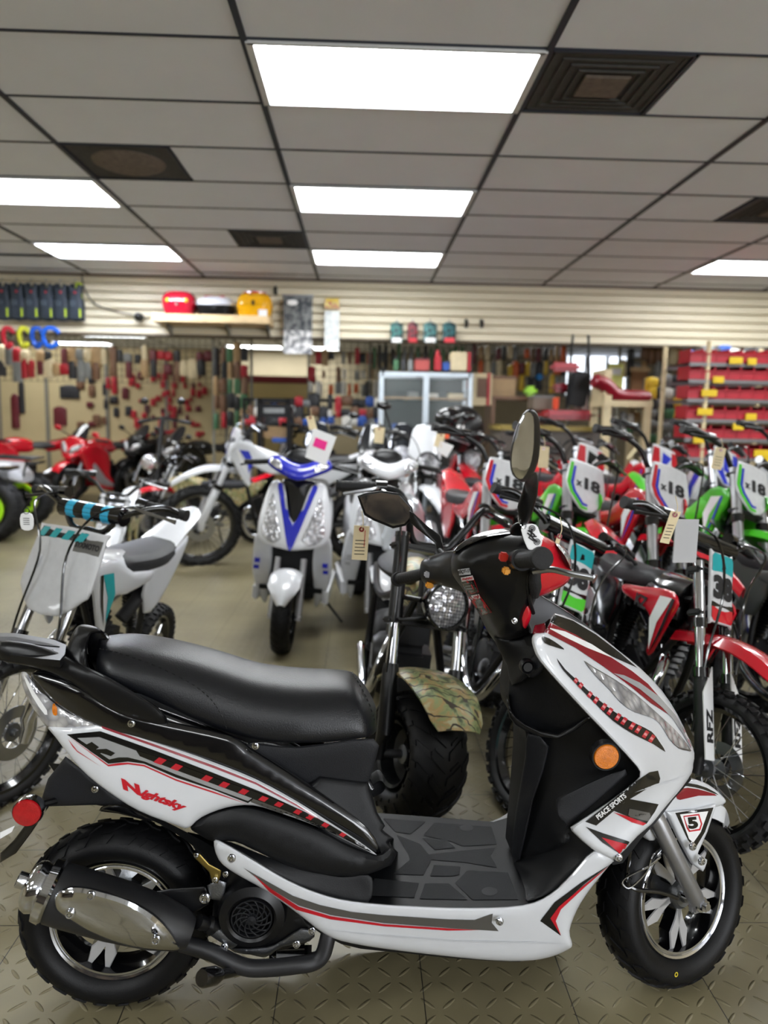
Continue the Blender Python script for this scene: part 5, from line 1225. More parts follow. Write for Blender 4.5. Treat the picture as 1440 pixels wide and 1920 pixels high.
# red 38, right foreground
dirt_bike("red pit bike with a 38 plate and blank grey board, behind the scooter's front wheel", 1.05, 2.12, R_(-86), R_(9), R_(24), Rf=.235, Rr=.2, wb=1.02, H=.87, Hs=.74, barw=.33,
          col=REDG, body=GLOSSB, shroud=REDG, shk=.8, plate='square', plate_fn=plate38(REDG), guard=WHITEF, shroud_fn=shr(WHITEF, BLACKF, 'KZ'), spread=.07, pad=GLOSSB)
# green 38
dirt_bike("green pit bike with a 38 plate, partly hidden by the scooter's steering column", .53, 2.3, R_(-84), R_(18), R_(16), Rf=.235, Rr=.2, wb=1.02, H=.89, Hs=.74, barw=.33,
          col=GREEN, body=REDG, shroud=WHITE, plate='square', plate_fn=plate38(GREENF), guard=GREENF, shroud_fn=shr(REDF, TEAL, None), spread=.07, pad=GLOSSB)
# dark grey one at the right edge
DKG = mat('dark_grey_plastic_panel', (70, 74, 70), .4, coat=.3, noise=.03)
dirt_bike('dark grey pit bike cut by the right edge, beside the red 38 bike', 1.72, 2.3, R_(-86), R_(9), R_(24), Rf=.235, Rr=.2, wb=1.02, H=.9, Hs=.74, barw=.33,
          col=GLOSSB, body=DKG, shroud=DKG, plate='square', plate_fn=plate38(GREYF), guard=WHITEF, shroud_fn=shr(WHITEF, BLACKF, 'KZ'), spread=.07)
# left teal and white
def platesyx(pk, fn, SM):
    for i in range(4): pp('teal_slash', pk, fn, [(-.11+.045*i, .085), (-.085+.045*i, .085), (-.07+.045*i, .112), (-.095+.045*i, .112)], TEAL, .0016)
    pp('black_strip', pk, fn, [(-.112, .082), (.06, .082), (.06, .113), (-.1, .113)], BLACKF, .001)
    pp('grey_strip', pk, fn, [(.03, .06), (.112, .06), (.112, .1), (.03, .1)], GREYF, .0012)
    ptext(pk, fn, 'SYXMOTO', (.07, .08), .075, .016, INK, .003, .05)
dirt_bike('white and teal pit bike with a blank number plate, at the left', -1.2, 2.36, R_(-99), R_(12), R_(-17), Rf=.25, Rr=.2, wb=1.08, H=.93, Hs=.75, barw=.33,
          col=WHITE, body=WHITE, shroud=WHITE, plate='wide', plate_fn=platesyx, shroud_fn=shr(TEAL, BLACKF, None), spread=.085, slider=CHROME, pad=GLOSSB, padstripe=CYAN, fender=False, pks=1.3)
# white and blue big dirt bike
dirt_bike('tall white and blue dirt bike standing side on, left of the blue scooter', -1.37, 6.3, head(-.97, -.22), R_(4), R_(8), Rf=.345, Rr=.32, wb=1.4, H=1.18, Hs=.95, barw=.38, Wf=.045, Wr=.055,
          col=WHITE, body=WHITE, shroud=WHITE, plate='hex', plate_fn=plate18(BLUEF, WHITEF), forkc=WHITE, slider=WHITE, full=False, fk=1.5, pks=1.3, cables=False, shk=1.25, shroud_fn=shr(BLUEF, WHITEF, None))
# x18 bikes
X18 = [
 (938, 905, 3.55, 'red', 'red and white dirt bike with an x18 plate, just left of the scooter mirror', REDG, REDF, 66),
 (1095, 905, 3.5, 'green', 'green dirt bike with an x18 plate and white fork, right of the scooter mirror', GREEN, GREENF, 60),
 (1258, 905, 3.35, 'red', 'red dirt bike whose x18 plate is half hidden behind a black hand grip', REDG, REDF, 62),
 (1412, 908, 3.5, 'green', 'green dirt bike with an x18 plate at the right edge', GREEN, GREENF, 62)]
for (px, py, Y, c, l, m1, f1, dg) in X18:
    p = W(px, py, Y); a = R_(dg); hd = V((cos(a), -sin(a), 0)); k = .33
    # plate sits about .26 behind the front contact along the heading
    q = p-V((0, 0, p.z))+hd*(.26)-V((.07 if px < 1000 else .13, 0, 0))
    ln = R_(8); q -= V((sin(a), cos(a), 0))*(p.z*sin(ln))
    dirt_bike(l, q.x, q.y, R_(-84), ln, R_(84-dg), Rf=.3, Rr=.26, wb=1.22, H=1.1, Hs=.88, barw=.36, col=m1, body=m1, shroud=m1, plate='hex', plate_fn=plate18(f1, BLUEF), forkc=SILVP, slider=SILVP,
              full=False, fk=1.35, pks=1.2, cables=False, shroud_fn=shr(WHITEF, BLUEF, None), guard=BLUEF, spread=.1, group='x18 dirt bikes in the second row')
PUR = mat('blue_violet_plastic', (60, 60, 190), .3, coat=.5)
X2 = [(1185, 862, 4.7, 'white dirt bike with red scribbled plate, in the third row', WHITE, REDG, REDF, BLUEF), (1300, 868, 4.5, 'white and blue dirt bike in the third row before the red storage bins', WHITE, WHITE, BLUEF, WHITEF),
      (1425, 858, 4.6, 'dirt bike with red and white plate in the third row at the right edge', REDG, WHITE, REDF, WHITEF), (1045, 860, 4.8, 'red and black dirt bike in the third row behind the scooter mirror', REDG, REDG, REDF, BLACKF)]
for (px, py, Y, l, m1, m2, f1, f2) in X2:
    p = W(px, py, Y); a = R_(60); hd = V((cos(a), -sin(a), 0)); q = p-V((0, 0, p.z))+hd*.26
    def scr(pk, fn, SM, f1=f1, f2=f2):
        plate_stripe = [(-.075, .1), (-.088, 0), (-.03, -.11), (.0, -.11), (-.04, .0), (-.04, .1)]
        pp('edge_stripe', pk, fn, plate_stripe, f1, .0012); pp('edge_stripe', pk, lambda a_, b_, l_: fn(-a_, b_, l_), plate_stripe, f1, .0012)
        pp('plate_flash', pk, fn, [(-.02, .08), (.04, .06), (.0, 0), (.03, -.06), (-.03, -.02)], f2 if f2 is not WHITEF else f1, .002)
    dirt_bike(l, q.x, q.y, R_(-84), R_(7), R_(24), Rf=.3, Rr=.26, wb=1.22, H=1.14, Hs=.9, barw=.36, col=m1, body=m2, shroud=m2, plate='hex', plate_fn=scr, forkc=SILVP, slider=SILVP,
              full=False, fk=1.3, pks=1.2, cables=False, shroud_fn=shr(f1, f2, None), spread=.1)
# mid cluster
MIDS = [(-.02, 6.0, 75, 'black dirt bike with a dark windscreen behind the blue scooter', GLOSSB, GLOSSB, True), (.45, 5.3, 60, 'white and black motorcycle with a pointed white cowl, behind the left scooter mirror', WHITE, WHITE, True),
        (.85, 6.2, 70, 'black motorcycle with an orange tag, in the middle of the shop', GLOSSB, REDG, True), (1.0, 4.9, 65, 'red and white dirt bike with grey seat, behind the red x18 bike', REDG, WHITE, False),
        (.25, 6.9, 80, 'dark motorcycle in the back row before the glass display case', GLOSSB, GLOSSB, True), (-.6, 7.3, 95, 'black motorcycle with tall windscreen in the back row', MATTG, GLOSSB, True), (1.6, 5.9, 60, 'black and red dirt bike in the back row left of the counter', GLOSSB, REDG, False),
        (2.3, 5.6, 60, 'dark dirt bike in the back row before the long red seat', GLOSSB, REDG, False)]
for (x, y, dg, l, m1, m2, hl) in MIDS:
    a = R_(dg); t = dirt_bike(l, x, y, -R_(min(96, dg+17)), R_(6), R_(random.uniform(-5, 24)), Rf=.3, Rr=.28, wb=1.25, H=1.1, Hs=.82, barw=.37, Wf=.05, Wr=.06, col=m1, body=m2, shroud=m2, forkc=SILVP, slider=ENGB, full=False, headlamp=hl, knob=not hl,
                              cat='motorcycle' if hl else 'dirt bike', name='motorcycle' if hl else 'dirt_bike', rim=ALU)
    if hl:
        m_ = MB(); shell(m_, smooth([(-.11, 0, 0), (.11, 0, 0), (.12, .12, 0), (.07, .25, 0), (-.07, .25, 0), (-.12, .12, 0)], 3), lambda u, v, s: V((-.33+.10-u*u*3-v*.5+s, u, .98+v)), .03, .006, .02, .006)
        m_.build('windscreen', WHITE if m1 is WHITE else mat('smoked_screen', (30, 33, 38), .12, coat=1), t)
        for s in (-1, 1) if MIDS.index((x, y, dg, l, m1, m2, hl)) % 2 else ():
            m_ = MB().tube([(-.42, s*.25, 1.16), (-.4, s*.33, 1.32)], .007, 8).build('mirror_stem', GLOSSB, t)
            MB().ball((-.4, s*.34, 1.35), (.02, .06, .035), 12).build('mirror_head', GLOSSB, t)
            MB().ball((-.2, s*.17, .86), (.03, .03, .02), 10).build('turn_signal', AMBER, t)

# camo mini bike with fat tire
def camo_mat():
    m = bpy.data.materials.new('camouflage_print'); m.use_nodes = True; N = m.node_tree.nodes; L = m.node_tree.links
    tc = N.new('ShaderNodeTexCoord'); a = N.new('ShaderNodeTexNoise'); a.inputs['Scale'].default_value = 17; a.inputs['Detail'].default_value = 5; a.inputs['Distortion'].default_value = .8
    L.new(tc.outputs['Object'], a.inputs[0]); r = N.new('ShaderNodeValToRGB'); e = r.color_ramp.elements
    e[0].position = .36; e[0].color = (*lin((74, 84, 56)), 1); e[1].position = .62; e[1].color = (*lin((178, 176, 140)), 1)
    q = e.new(.46); q.color = (*lin((140, 150, 104)), 1); q = e.new(.54); q.color = (*lin((170, 140, 92)), 1)
    L.new(a.outputs[0], r.inputs[0])
    w_ = N.new('ShaderNodeTexWave'); w_.inputs['Scale'].default_value = 9; w_.inputs['Distortion'].default_value = 14; w_.inputs['Detail'].default_value = 3; L.new(tc.outputs['Object'], w_.inputs[0])
    lt = N.new('ShaderNodeMath'); lt.operation = 'LESS_THAN'; lt.inputs[1].default_value = .06; L.new(w_.outputs[1], lt.inputs[0])
    mx = N.new('ShaderNodeMix'); mx.data_type = 'RGBA'; L.new(lt.outputs[0], mx.inputs[0]); L.new(r.outputs[0], mx.inputs[6]); mx.inputs[7].default_value = (*lin((58, 50, 40)), 1)
    L.new(mx.outputs[2], N['Principled BSDF'].inputs['Base Color']); N['Principled BSDF'].inputs['Roughness'].default_value = .35; return m
CAMO = camo_mat()
def mini_bike(x, y, hd, lean, steer):
    t = gear('camouflage mini bike with fat front tire and round headlamp, directly behind the scooter seat', 'mini bike', 'mini_bike', x, y, hd, lean)
    R, Wt = .2, .1; F = V((0, 0, R)); u = V((-.34, 0, .94)); fw = V((.94, 0, .34)); Lf = .64
    SM = MX.Translation(F) @ MX.Rotation(steer, 4, u) @ MX.Translation(-F); Mw = SM @ MX.Translation(F)
    o = grp('wheel', t)
    MB(Mw).lathe(tire_prof(R, .1, Wt, 22, 158), None, 64, True).build('tire', RUBB, o)
    tr = MB(Mw); n = 17
    for s in (1, -1):
        lugs(tr, R, .1, Wt, [(n, s*3, s*30, .34, .006, .55, 0 if s > 0 else .5), (n, s*34, s*62, .34, .006, .5, .55 if s > 0 else .05), (n, s*66, s*84, .3, .005, .1, .1 if s > 0 else .6), (n, s*8, s*24, .1, .005, .3, .6 if s > 0 else .1), (n, s*92, s*104, .16, .004, 0, .3)])
    tr.build('tread', RUBB, o, 60)
    MB(Mw).lathe([(.0001, -.02), (.03, -.035), (.035, -.015), (.06, -.012), (.085, -.03), (.094, -.075), (.104, -.082), (.104, -.07), (.09, .0), (.104, .07), (.104, .082), (.094, .075), (.085, .0), (.0001, .0)], None, 48).build('steel_rim', SATB, o)
    MB(Mw).lathe([(.0001, -.12), (.012, -.12), (.014, -.05), (.03, -.045), (.03, .045), (.014, .05), (.012, .12), (.0001, .12)], None, 20).build('hub', ALU, o)
    for s in (-1, 1):
        f = grp('fork_leg', t); yv = V((0, s*.125, 0)); off = fw*.02
        MB(SM).tube([F+yv+V((0, 0, -.02)), F+yv+u*.04, F+yv+off+u*.06, F+yv+off+u*.26, F+yv+off+u*.28], [.018, .02, .027, .027, .024], 16).build('fork_slider', SATB, f)
        MB(SM).tube([F+yv+off+u*.28, F+yv+off+u*.41], .0185, 16).build('chrome_stanchion', CHROME, f)
        MB(SM).tube([F+yv+off+u*.41, F+yv+off+u*(Lf+.06)], .024, 16).build('upper_fork_tube', SATB, f)
        MB(SM).tube([F+yv+off+u*(Lf+.06), F+yv+off+u*(Lf+.075)], .026, 16).build('fork_cap', GLOSSB, f)
    for a in (.42, Lf+.03): MB(SM).box(F+fw*.01+u*a, (.055, .31, .02), MX.Rotation(-.35, 4, 'Y'), bev=.006).build('triple_clamp', SATB, t)
    MB(SM).tube([F+fw*.05+u*.42+V((0, -.13, 0)), F+fw*.09+u*.44, F+fw*.05+u*.42+V((0, .13, 0))], .006, 8).build('lamp_stay', SATB, t)
    # camo fender
    secs = []
    for i in range(15):
        g = i/14; th = R_(138-98*g); r = R+.055+.035*max(0, g-.55); wv = .115*(1-.25*max(0, g-.7)/.3)*(.85 if i in (0, 14) else 1)
        row = [V((r2*cos(th), wv*q, R+r2*sin(th))) for q in [-1+j/5 for j in range(11)] for r2 in [r+.022*(1-abs(q)**3)]]
        row += [V((r2*cos(th), wv*q*.98, R+r2*sin(th))) for q in [1-j/5 for j in range(11)] for r2 in [r-.006+.022*(1-abs(q)**3)]]
        secs.append(row)
    MB(SM).loft(secs).build('camouflage_fender', CAMO, t)
    hc = F+u*.48+fw*.12; q = fw.lerp(V((1, 0, .0)), .5).normalized().to_track_quat('Y', 'Z').to_matrix().to_4x4(); Mh = SM @ MX.Translation(hc) @ q
    hl = MB(Mh).lathe([(.0001, -.08), (.04, -.075), (.07, -.035), (.079, .0), (.08, .02), (.076, .024), (.07, .02)], None, 40).build('headlamp_shell', GLOSSB, t)
    MB(Mh).lathe([(.0001, .026), (.03, .025), (.055, .02), (.071, .012)], None, 40).build('headlamp_lens', LENS, hl)
    gm = MB(Mh)
    for i in range(-6, 7):
        w_ = sqrt(max(0, .07**2-(.0107*i)**2)); gm.tube([(.0107*i, .028, -w_), (.0107*i, .028, w_)], .0007, 4, False); gm.tube([(-w_, .028, .0107*i), (w_, .028, .0107*i)], .0007, 4, False)
    gm.build('lamp_grid', GLOSSB, hl)
    lb = MB(SM)
    for s in (-1, 1): lb.tube([F+fw*.02+u*.5+V((0, s*.125, 0)), hc+V((-.02, s*.08, 0))], .009, 8)
    lb.build('lamp_bracket', SATB, t)
    # handlebar: wide chopper style
    B = F+u*(Lf+.05); hb = grp('handlebar', t)
    P = [(0, 0, 0), (0, .06, 0), (.0, .09, .03), (.01, .12, .09), (0, .16, .15), (-.03, .21, .16), (-.08, .31, .14)]
    fp = [B+V((p[0], -p[1], p[2])) for p in P[::-1]]+[B+V(p) for p in P[1:]]
    MB(SM).tube(smooth(fp, 4, False), .0125, 12).build('bar', SATB, hb)
    for s in (-1, 1):
        a = B+V((-.05, s*.235, .155)); e = B+V((-.095, s*.35, .13)); Pp = [a+(e-a)*i/16 for i in range(17)]
        MB(SM).tube(Pp, [.0185 if i % 2 else .0165 for i in range(17)], 14).tube([e, e+(e-a).normalized()*.008], .021, 14).build('hand_grip', RIB, hb)
        MB(SM).tube([a, a-(e-a)*.3], .023, 12).build('control_housing', GLOSSB, hb)
        MB(SM).tube(smooth([a+V((.02, 0, 0)), a+V((.05, s*.03, -.005)), e+V((.06, 0, -.02))], 4, False), .006, 8).build('lever', STEEL, hb)
        MB(SM).tube(smooth([a+V((.01, 0, 0)), B+V((.12, s*.22, .12)), F+u*.55+fw*.1+V((0, s*.17, 0)), F+u*.25+fw*.06+V((0, s*.16, 0))], 6, False), .004, 6).build('control_cable', GLOSSB, hb)
    # frame, engine, tank, seat, rear
    fr = MB()
    for s in (-1, 1):
        fr.tube(smooth([(-.24, s*.03, .74), (-.5, s*.1, .6), (-.8, s*.12, .56), (-1.1, s*.11, .6)], 4, False), .015, 8)
        fr.tube(smooth([(-.22, s*.03, .66), (-.34, s*.12, .34), (-.45, s*.13, .2), (-.8, s*.13, .2), (-.85, s*.12, .56)], 4, False), .015, 8)
    fr.tube([(-.17, 0, .62), (-.23, 0, .78)], .028, 12).build('frame', SATB, t)
    e = grp('engine', t)
    MB().box((-.6, 0, .32), (.28, .2, .2), bev=.04).box((-.55, 0, .47), (.14, .16, .14), bev=.02).build('crankcase', ENGB, e)
    MB().lathe([(.0001, .13), (.06, .128), (.085, .1), (.09, .06)], MX.Translation((-.6, 0, .34)) @ MX.Scale(-1, 4, (0, 1, 0)), 28).build('recoil_cover', ENGB, e)
    MB().tube(smooth([(-.44, -.06, .48), (-.36, -.1, .42), (-.36, -.14, .28), (-.5, -.15, .22), (-.8, -.16, .3)], 5, False), .018, 12).build('exhaust_pipe', CHROME, t)
    MB().ball((-.42, 0, .68), (.18, .1, .075), 20, MX.Rotation(.18, 4, 'Y')).build('fuel_tank', CAMO, t)
    MB().ball((-.82, 0, .66), (.26, .13, .05), 20).build('seat', SEATM, t)
    o2 = grp('wheel', t); Mr = MX.Translation((-1.08, 0, R))
    MB(Mr).lathe(tire_prof(R, .1, Wt, 16, 158), None, 48, True).build('tire', RUBB, o2)
    MB(Mr).lathe([(.0001, -.03), (.06, -.02), (.094, -.075), (.104, -.08), (.09, 0), (.104, .08), (.094, .075), (.0001, .03)], None, 36).build('steel_rim', SATB, o2)
    MB().tube([(-.8, .12, .3), (-1.08, .13, R)], .018, 8).tube([(-.8, -.12, .3), (-1.08, -.13, R)], .018, 8).build('swingarm', SATB, t)
    return t
mini_bike(.165, 2.28, R_(-88), R_(6), R_(22))

# scooters seen from the front
def front_scooter(label, x, y, hd, lean, acc, wrap=False):
    t = gear(label, 'scooter', 'motor_scooter', x, y, hd, lean)
    alloy_wheel(t, MX.Translation((0, 0, .2)))
    for s in (-1, 1):
        MB().tube([(0, s*.075, .18), (-.02, s*.075, .24), (-.12, s*.072, .5)], [.018, .019, .017], 12).build('fork_leg', FORKS, t)
    MB().tube([(0, -.09, .2), (0, .09, .2)], .011, 8).build('axle_bolt', CHROME, t)
    # fender
    secs = []
    for i in range(13):
        g = i/12; th = R_(140-112*g); r = .222+.012*sin(pi*g); wv = .085*min(1, .5+g*3)*min(1, (1-g)*3.2+.25)
        row = [V((r2*cos(th), wv*q, .2+r2*sin(th))) for q in [-1+j/5 for j in range(11)] for r2 in [r+.03*(1-abs(q)**2.4)]]
        row += [V((r2*cos(th), wv*q*.97, .2+r2*sin(th))) for q in [1-j/5 for j in range(11)] for r2 in [r-.005+.03*(1-abs(q)**2.4)]]
        secs.append(row)
    fe = MB().loft(secs).build('front_fender', WHITE, t)
    def ap(u, v, s):   # apron surface: x from lateral u and height v
        return V((-.03-.55*abs(u)**1.5*1.6-.42*(v-.55)+s+(.1*(.55-v) if v < .55 else 0), u, v))
    def sh(nm, m, half, bulge=.014, edge=.04, th=.014, lift=0, parent=None, sym=True):
        o = [(a, b_, lift) for a, b_ in half]
        if sym: o = o+[(-a, b_, lift) for a, b_ in reversed(half) if abs(a) > 1e-6]
        mb = MB(); shell(mb, smooth(o, 2), ap, .02, bulge, edge, th); return mb.build(nm, m, parent or t)
    A = sh('front_apron', WHITE, [(0, .56), (.06, .565), (.15, .575), (.195, .61), (.205, .68), (.19, .78), (.165, .88), (.14, .915), (.1, .91), (.06, .80), (0, .70)], .02, .05)
    sh('black_centre_panel', GLOSSB, [(0, .69), (.05, .76), (.09, .9), (.08, .93), (0, .93)], .004, .02, .02, -.02)
    sh('coloured_v_emblem', acc, [(0, .56), (.022, .60), (.058, .72), (.095, .84), (.112, .9), (.083, .905), (.045, .79), (0, .695)], .003, .01, .006, .021)
    for s in (-1, 1):
        mb = MB(); shell(mb, smooth([(s*a, b_, .02) for a, b_ in ((.055, .62), (.1, .59), (.155, .61), (.175, .66), (.16, .76), (.135, .85), (.115, .80), (.085, .70))], 2), ap, .02, .006, .02, .008); mb.build('headlamp', LENS, t)
        mb = MB(); shell(mb, smooth([(s*a, b_, .021) for a, b_ in ((.012, .66), (.02, .68), (.065, .80), (.085, .9), (.075, .9), (.05, .82))], 2), ap, .02, .003, .01, .006); mb.build('silver_v_line', SILVF, t)
        # lower side wing
        mb = MB(); shell(mb, smooth([(s*a, b_, 0) for a, b_ in ((.13, .6), (.205, .62), (.222, .52), (.226, .42), (.213, .34), (.175, .235), (.145, .2), (.135, .25), (.125, .36), (.115, .48))], 2), lambda u, v, q: V((-.16-(.55-v)*.25+q, u, v)), .02, .012, .02, .03); mb.build('side_wing', WHITE, t)
        pw = MB().box((-.14, s*.19, .47), (.012, .03, .025)).box((-.15, s*.195, .43), (.012, .03, .02)); pw.build('coloured_wing_mark', acc, t)
        MB().box((-.5, s*.2, .27), (.62, .035, .1), bev=.015).build('floor_side_skirt', WHITE, t)
    MB().box((-.24, 0, .42), (.05, .3, .34), bev=.02).build('inner_shield', MATTB, t)
    MB().box((-.5, 0, .31), (.6, .38, .04), bev=.01).build('floorboard', MATTB, t)
    # rear body and seat
    secs = [[V((xx, wv*(abs(cos(a))**.6)*(1 if cos(a) > 0 else -1), zc+hh*(abs(sin(a))**.6)*(1 if sin(a) > 0 else -1))) for a in [2*pi*j/20 for j in range(20)]] for xx, wv, zc, hh in ((-.74, .1, .5, .16), (-.8, .14, .53, .17), (-1.0, .16, .56, .16), (-1.3, .14, .62, .13), (-1.52, .09, .68, .09), (-1.56, .05, .69, .05))]
    MB().loft(secs).build('rear_body', WHITE, t)
    secs = [[V((xx, wv*(abs(cos(a))**.7)*(1 if cos(a) > 0 else -1), zc+hh*(abs(sin(a))**.7)*(1 if sin(a) > 0 else -1))) for a in [2*pi*j/20 for j in range(20)]] for xx, wv, zc, hh in ((-.72, .06, .7, .03), (-.76, .11, .71, .05), (-1.0, .13, .72, .05), (-1.2, .12, .77, .06), (-1.45, .08, .79, .05), (-1.49, .04, .79, .02))]
    MB().loft(secs).build('seat', LEATH, t)
    alloy_wheel(t, MX.Translation((-1.25, 0, .2)))
    # handlebar cowl
    mb = MB(); o = [(0, .93), (.07, .95), (.13, .975), (.175, 1.0), (.18, 1.03), (.15, 1.055), (.1, 1.05), (.05, 1.03), (0, 1.02)]; o = [(a, b_, 0) for a, b_ in o]+[(-a, b_, 0) for a, b_ in reversed(o[1:-1])]
    shell(mb, smooth(o, 2), lambda u, v, s: V((-.15-.5*(v-.95)-1.2*u*u+s, u, v)), .02, .03, .04, .06); mb.build('handlebar_cowl', acc if not wrap else WHITE, t)
    mb = MB(); shell(mb, smooth([(0, 1.02, 0), (.09, 1.05, 0), (.06, 1.09, 0), (0, 1.1, 0), (-.06, 1.09, 0), (-.09, 1.05, 0)], 2), lambda u, v, s: V((-.2-.5*(v-.95)-1.2*u*u+s, u, v)), .02, .015, .03, .05); mb.build('dash_cover', SATB, t)
    for s in (-1, 1):
        mb = MB(); shell(mb, smooth([(s*a, b_, .03) for a, b_ in ((.09, .985), (.14, 1.0), (.165, 1.02), (.15, 1.04), (.105, 1.03))], 2), lambda u, v, q: V((-.145-.5*(v-.95)-1.2*u*u+q, u, v)), .015, .004, .01, .006); h = mb.build('turn_signal', LENS, t)
        MB().ball((-.215, s*.12, 1.01), (.02, .02, .014), 8).build('amber_bulb', AMBER, h)
        a = V((-.25, s*.17, 1.02)); e = V((-.29, s*.32, 1.0)); MB().tube([a+(e-a)*i/12 for i in range(13)], [.0165 if i % 2 else .015 for i in range(13)], 12).build('hand_grip', RIB, t)
        MB().tube([(-.22, s*.2, 1.02), (-.2, s*.33, .99)], .006, 8).build('brake_lever', SATB, t)
    MB().tube([(-.6, .12, .22), (-.62, .3, .01)], .008, 8).build('kickstand', SATB, t)
    if wrap:
        WR = mat('crinkled_plastic_wrap', (190, 195, 200), .15, .35, bump=1, bscale=28, coat=.6)
        mb = MB(); shell(mb, smooth([(-.02, .55, 0), (.2, .52, 0), (.24, .68, 0), (.2, .82, 0), (.08, .86, 0), (0, .7, 0)], 2), lambda u, v, s: ap(u, v, s+.05), .03, .02, .05, .02); mb.build('plastic_wrap', WR, t)
    return t
front_scooter('white scooter with a blue v shaped front, facing the camera in the aisle', -.42, 3.95, R_(-92), R_(4), BLUEG)
front_scooter('white scooter partly in crinkled plastic wrap, next to the blue and white one', .11, 4.1, R_(-84), R_(4), SILVF, True)
# ================================================================== THE REST OF THE SHOP
# ---- tags, cards and sheets hanging on the bikes
def card(name, label, px, Y, m, th=.004, group=None, lines=3, red=False, tilt=0):
    """card from four photo corners, its far corners pushed back a little by tilt"""
    P = [W(x, y, Y+(tilt if i in (1, 2) else 0)) for i, (x, y) in enumerate(px)]
    c = sum(P, V())/4; t = thing(name, label, 'tag' if 'tag' in name else 'sign', c, 0, group)
    Q = [p-c for p in P]; B = [q+V((0, th, 0)) for q in Q]
    MB().add(Q+B, [(0, 1, 2, 3), (7, 6, 5, 4), (0, 4, 5, 1), (1, 5, 6, 2), (2, 6, 7, 3), (3, 7, 4, 0)]).build('card', m, t)
    ex, ey = (Q[1]-Q[0]+Q[2]-Q[3])/2, (Q[3]-Q[0]+Q[2]-Q[1])/2
    at = lambda a, b_: (Q[0]+ex*a+ey*b_)+V((0, -.0012, 0))
    for k in range(lines):
        v = .42+.5*k/max(lines, 1); mb = MB(); A = [at(.15, v), at(.8, v-.01), at(.8, v+.012), at(.15, v+.022)]; mb.add(A, [(0, 1, 2, 3)]).build('printed_line', INK, t)
    if red: MB().add([at(.72, .12), at(.76, .12), at(.76, .6), at(.72, .6)], [(0, 1, 2, 3)]).build('red_line', REDF, t)
    if 'tag' in name:
        h = at(.5, .1); MB().lathe([(.003, -.001), (.007, -.001), (.007, .001), (.003, .001)], MX.Translation(h), 14, True).build('eyelet', REDD, t)
        MB().tube(smooth([h, h+V((.004, -.004, .02)), h+V((0, .005, .05))], 4, False), .0012, 5).build('string', TAGC, t)
    return t, at
card('price_tag', 'manila tag with a red line hanging just below the left scooter mirror', [(664, 985), (693, 987), (688, 1051), (659, 1049)], 2.0, TAGC, lines=5, red=True)
card('price_tag', 'manila tag on the red 38 bike beside its blank grey board', [(1259, 958), (1277, 960), (1254, 1020), (1238, 1017)], 1.95, TAGC, lines=5)
card('price_tag', 'manila tag on the handlebar of the green x18 bike at the right edge', [(1343, 838), (1362, 841), (1352, 882), (1333, 878)], 3.2, TAGC, lines=4)
card('price_tag', 'manila tag behind the mirror of the main scooter, hanging on the green x18 bike', [(1009, 836), (1030, 838), (1028, 878), (1008, 876)], 3.2, TAGC, lines=0)
card('price_tag', 'manila tag sticking up above the white price sheet of the blue scooter', [(574, 781), (588, 779), (595, 806), (580, 806)], 3.9, TAGC, lines=0)
card('price_tag', 'manila tag among the black motorcycles, above the white pointed cowl', [(702, 800), (722, 802), (718, 832), (701, 830)], 4.8, TAGC, lines=0)
card('price_tag', 'manila tag next to an orange clip on the black motorcycle', [(820, 812), (835, 813), (829, 840), (813, 836)], 4.6, TAGC, lines=0)
card('price_tag', 'narrow manila tag on the bike with the red scribbled plate', [(1196, 832), (1202, 836), (1180, 862), (1174, 858)], 4.2, TAGC, lines=0)
card('price_tag', 'small manila tag standing beside the red front cowl of the main scooter', [(1046, 1003), (1053, 1004), (1048, 1021), (1041, 1019)], 1.9, TAGC, lines=0)
GREYB = mat('grey_plate_board', (176, 176, 178), .55, noise=.01)
card('number_board', 'blank light grey board on the handlebar of the red 38 bike', [(1268, 974), (1311, 974), (1305, 1055), (1262, 1055)], 2.0, GREYB, .006, lines=0)
t, at = card('price_sheet', 'white price sheet with a pink patch on the blue and white scooter', [(588, 803), (631, 819), (611, 873), (572, 857)], 3.88, WHITEF, lines=0)
MB().add([at(.2, .25), at(.75, .25), at(.75, .55), at(.2, .55)], [(0, 1, 2, 3)]).build('pink_patch', mat('pink_marker', (240, 40, 140), .5), t)
card('price_sheet', 'small white sheet hanging below an orange clip on the black motorcycle', [(826, 826), (851, 836), (838, 858), (818, 846)], 4.6, WHITEF, lines=0)
t = thing('tag_clip', 'orange clip on the handlebar of the black motorcycle', 'clip', W(838, 812, 4.62)); MB().box((0, 0, 0), (.03, .01, .07), bev=.004).build('jaw', mat('orange_plastic', (235, 90, 40), .4), t)
# key tag on the left bike
t = thing('key_tag', 'small white key tag hanging on the teal and white pit bike', 'key tag', W(50, 978, 2.2))
mb = MB(); shell(mb, smooth([(-.016, -.022, 0), (.016, -.022, 0), (.016, .022, 0), (-.016, .022, 0)], 3), lambda u, v, s: V((u, -s, v)), .01, .001, .004, .003); mb.build('plate', WHITEF, t)
for k in range(4): MB().box((0, -.0015, .01-.006*k), (.018, .001, .0018)).build('printed_line', INK, t)
MB().lathe([(.008, -.001), (.01, -.001), (.01, .001), (.008, .001)], MX.Translation((0, 0, .032)), 16, True).build('ring', SATB, t)

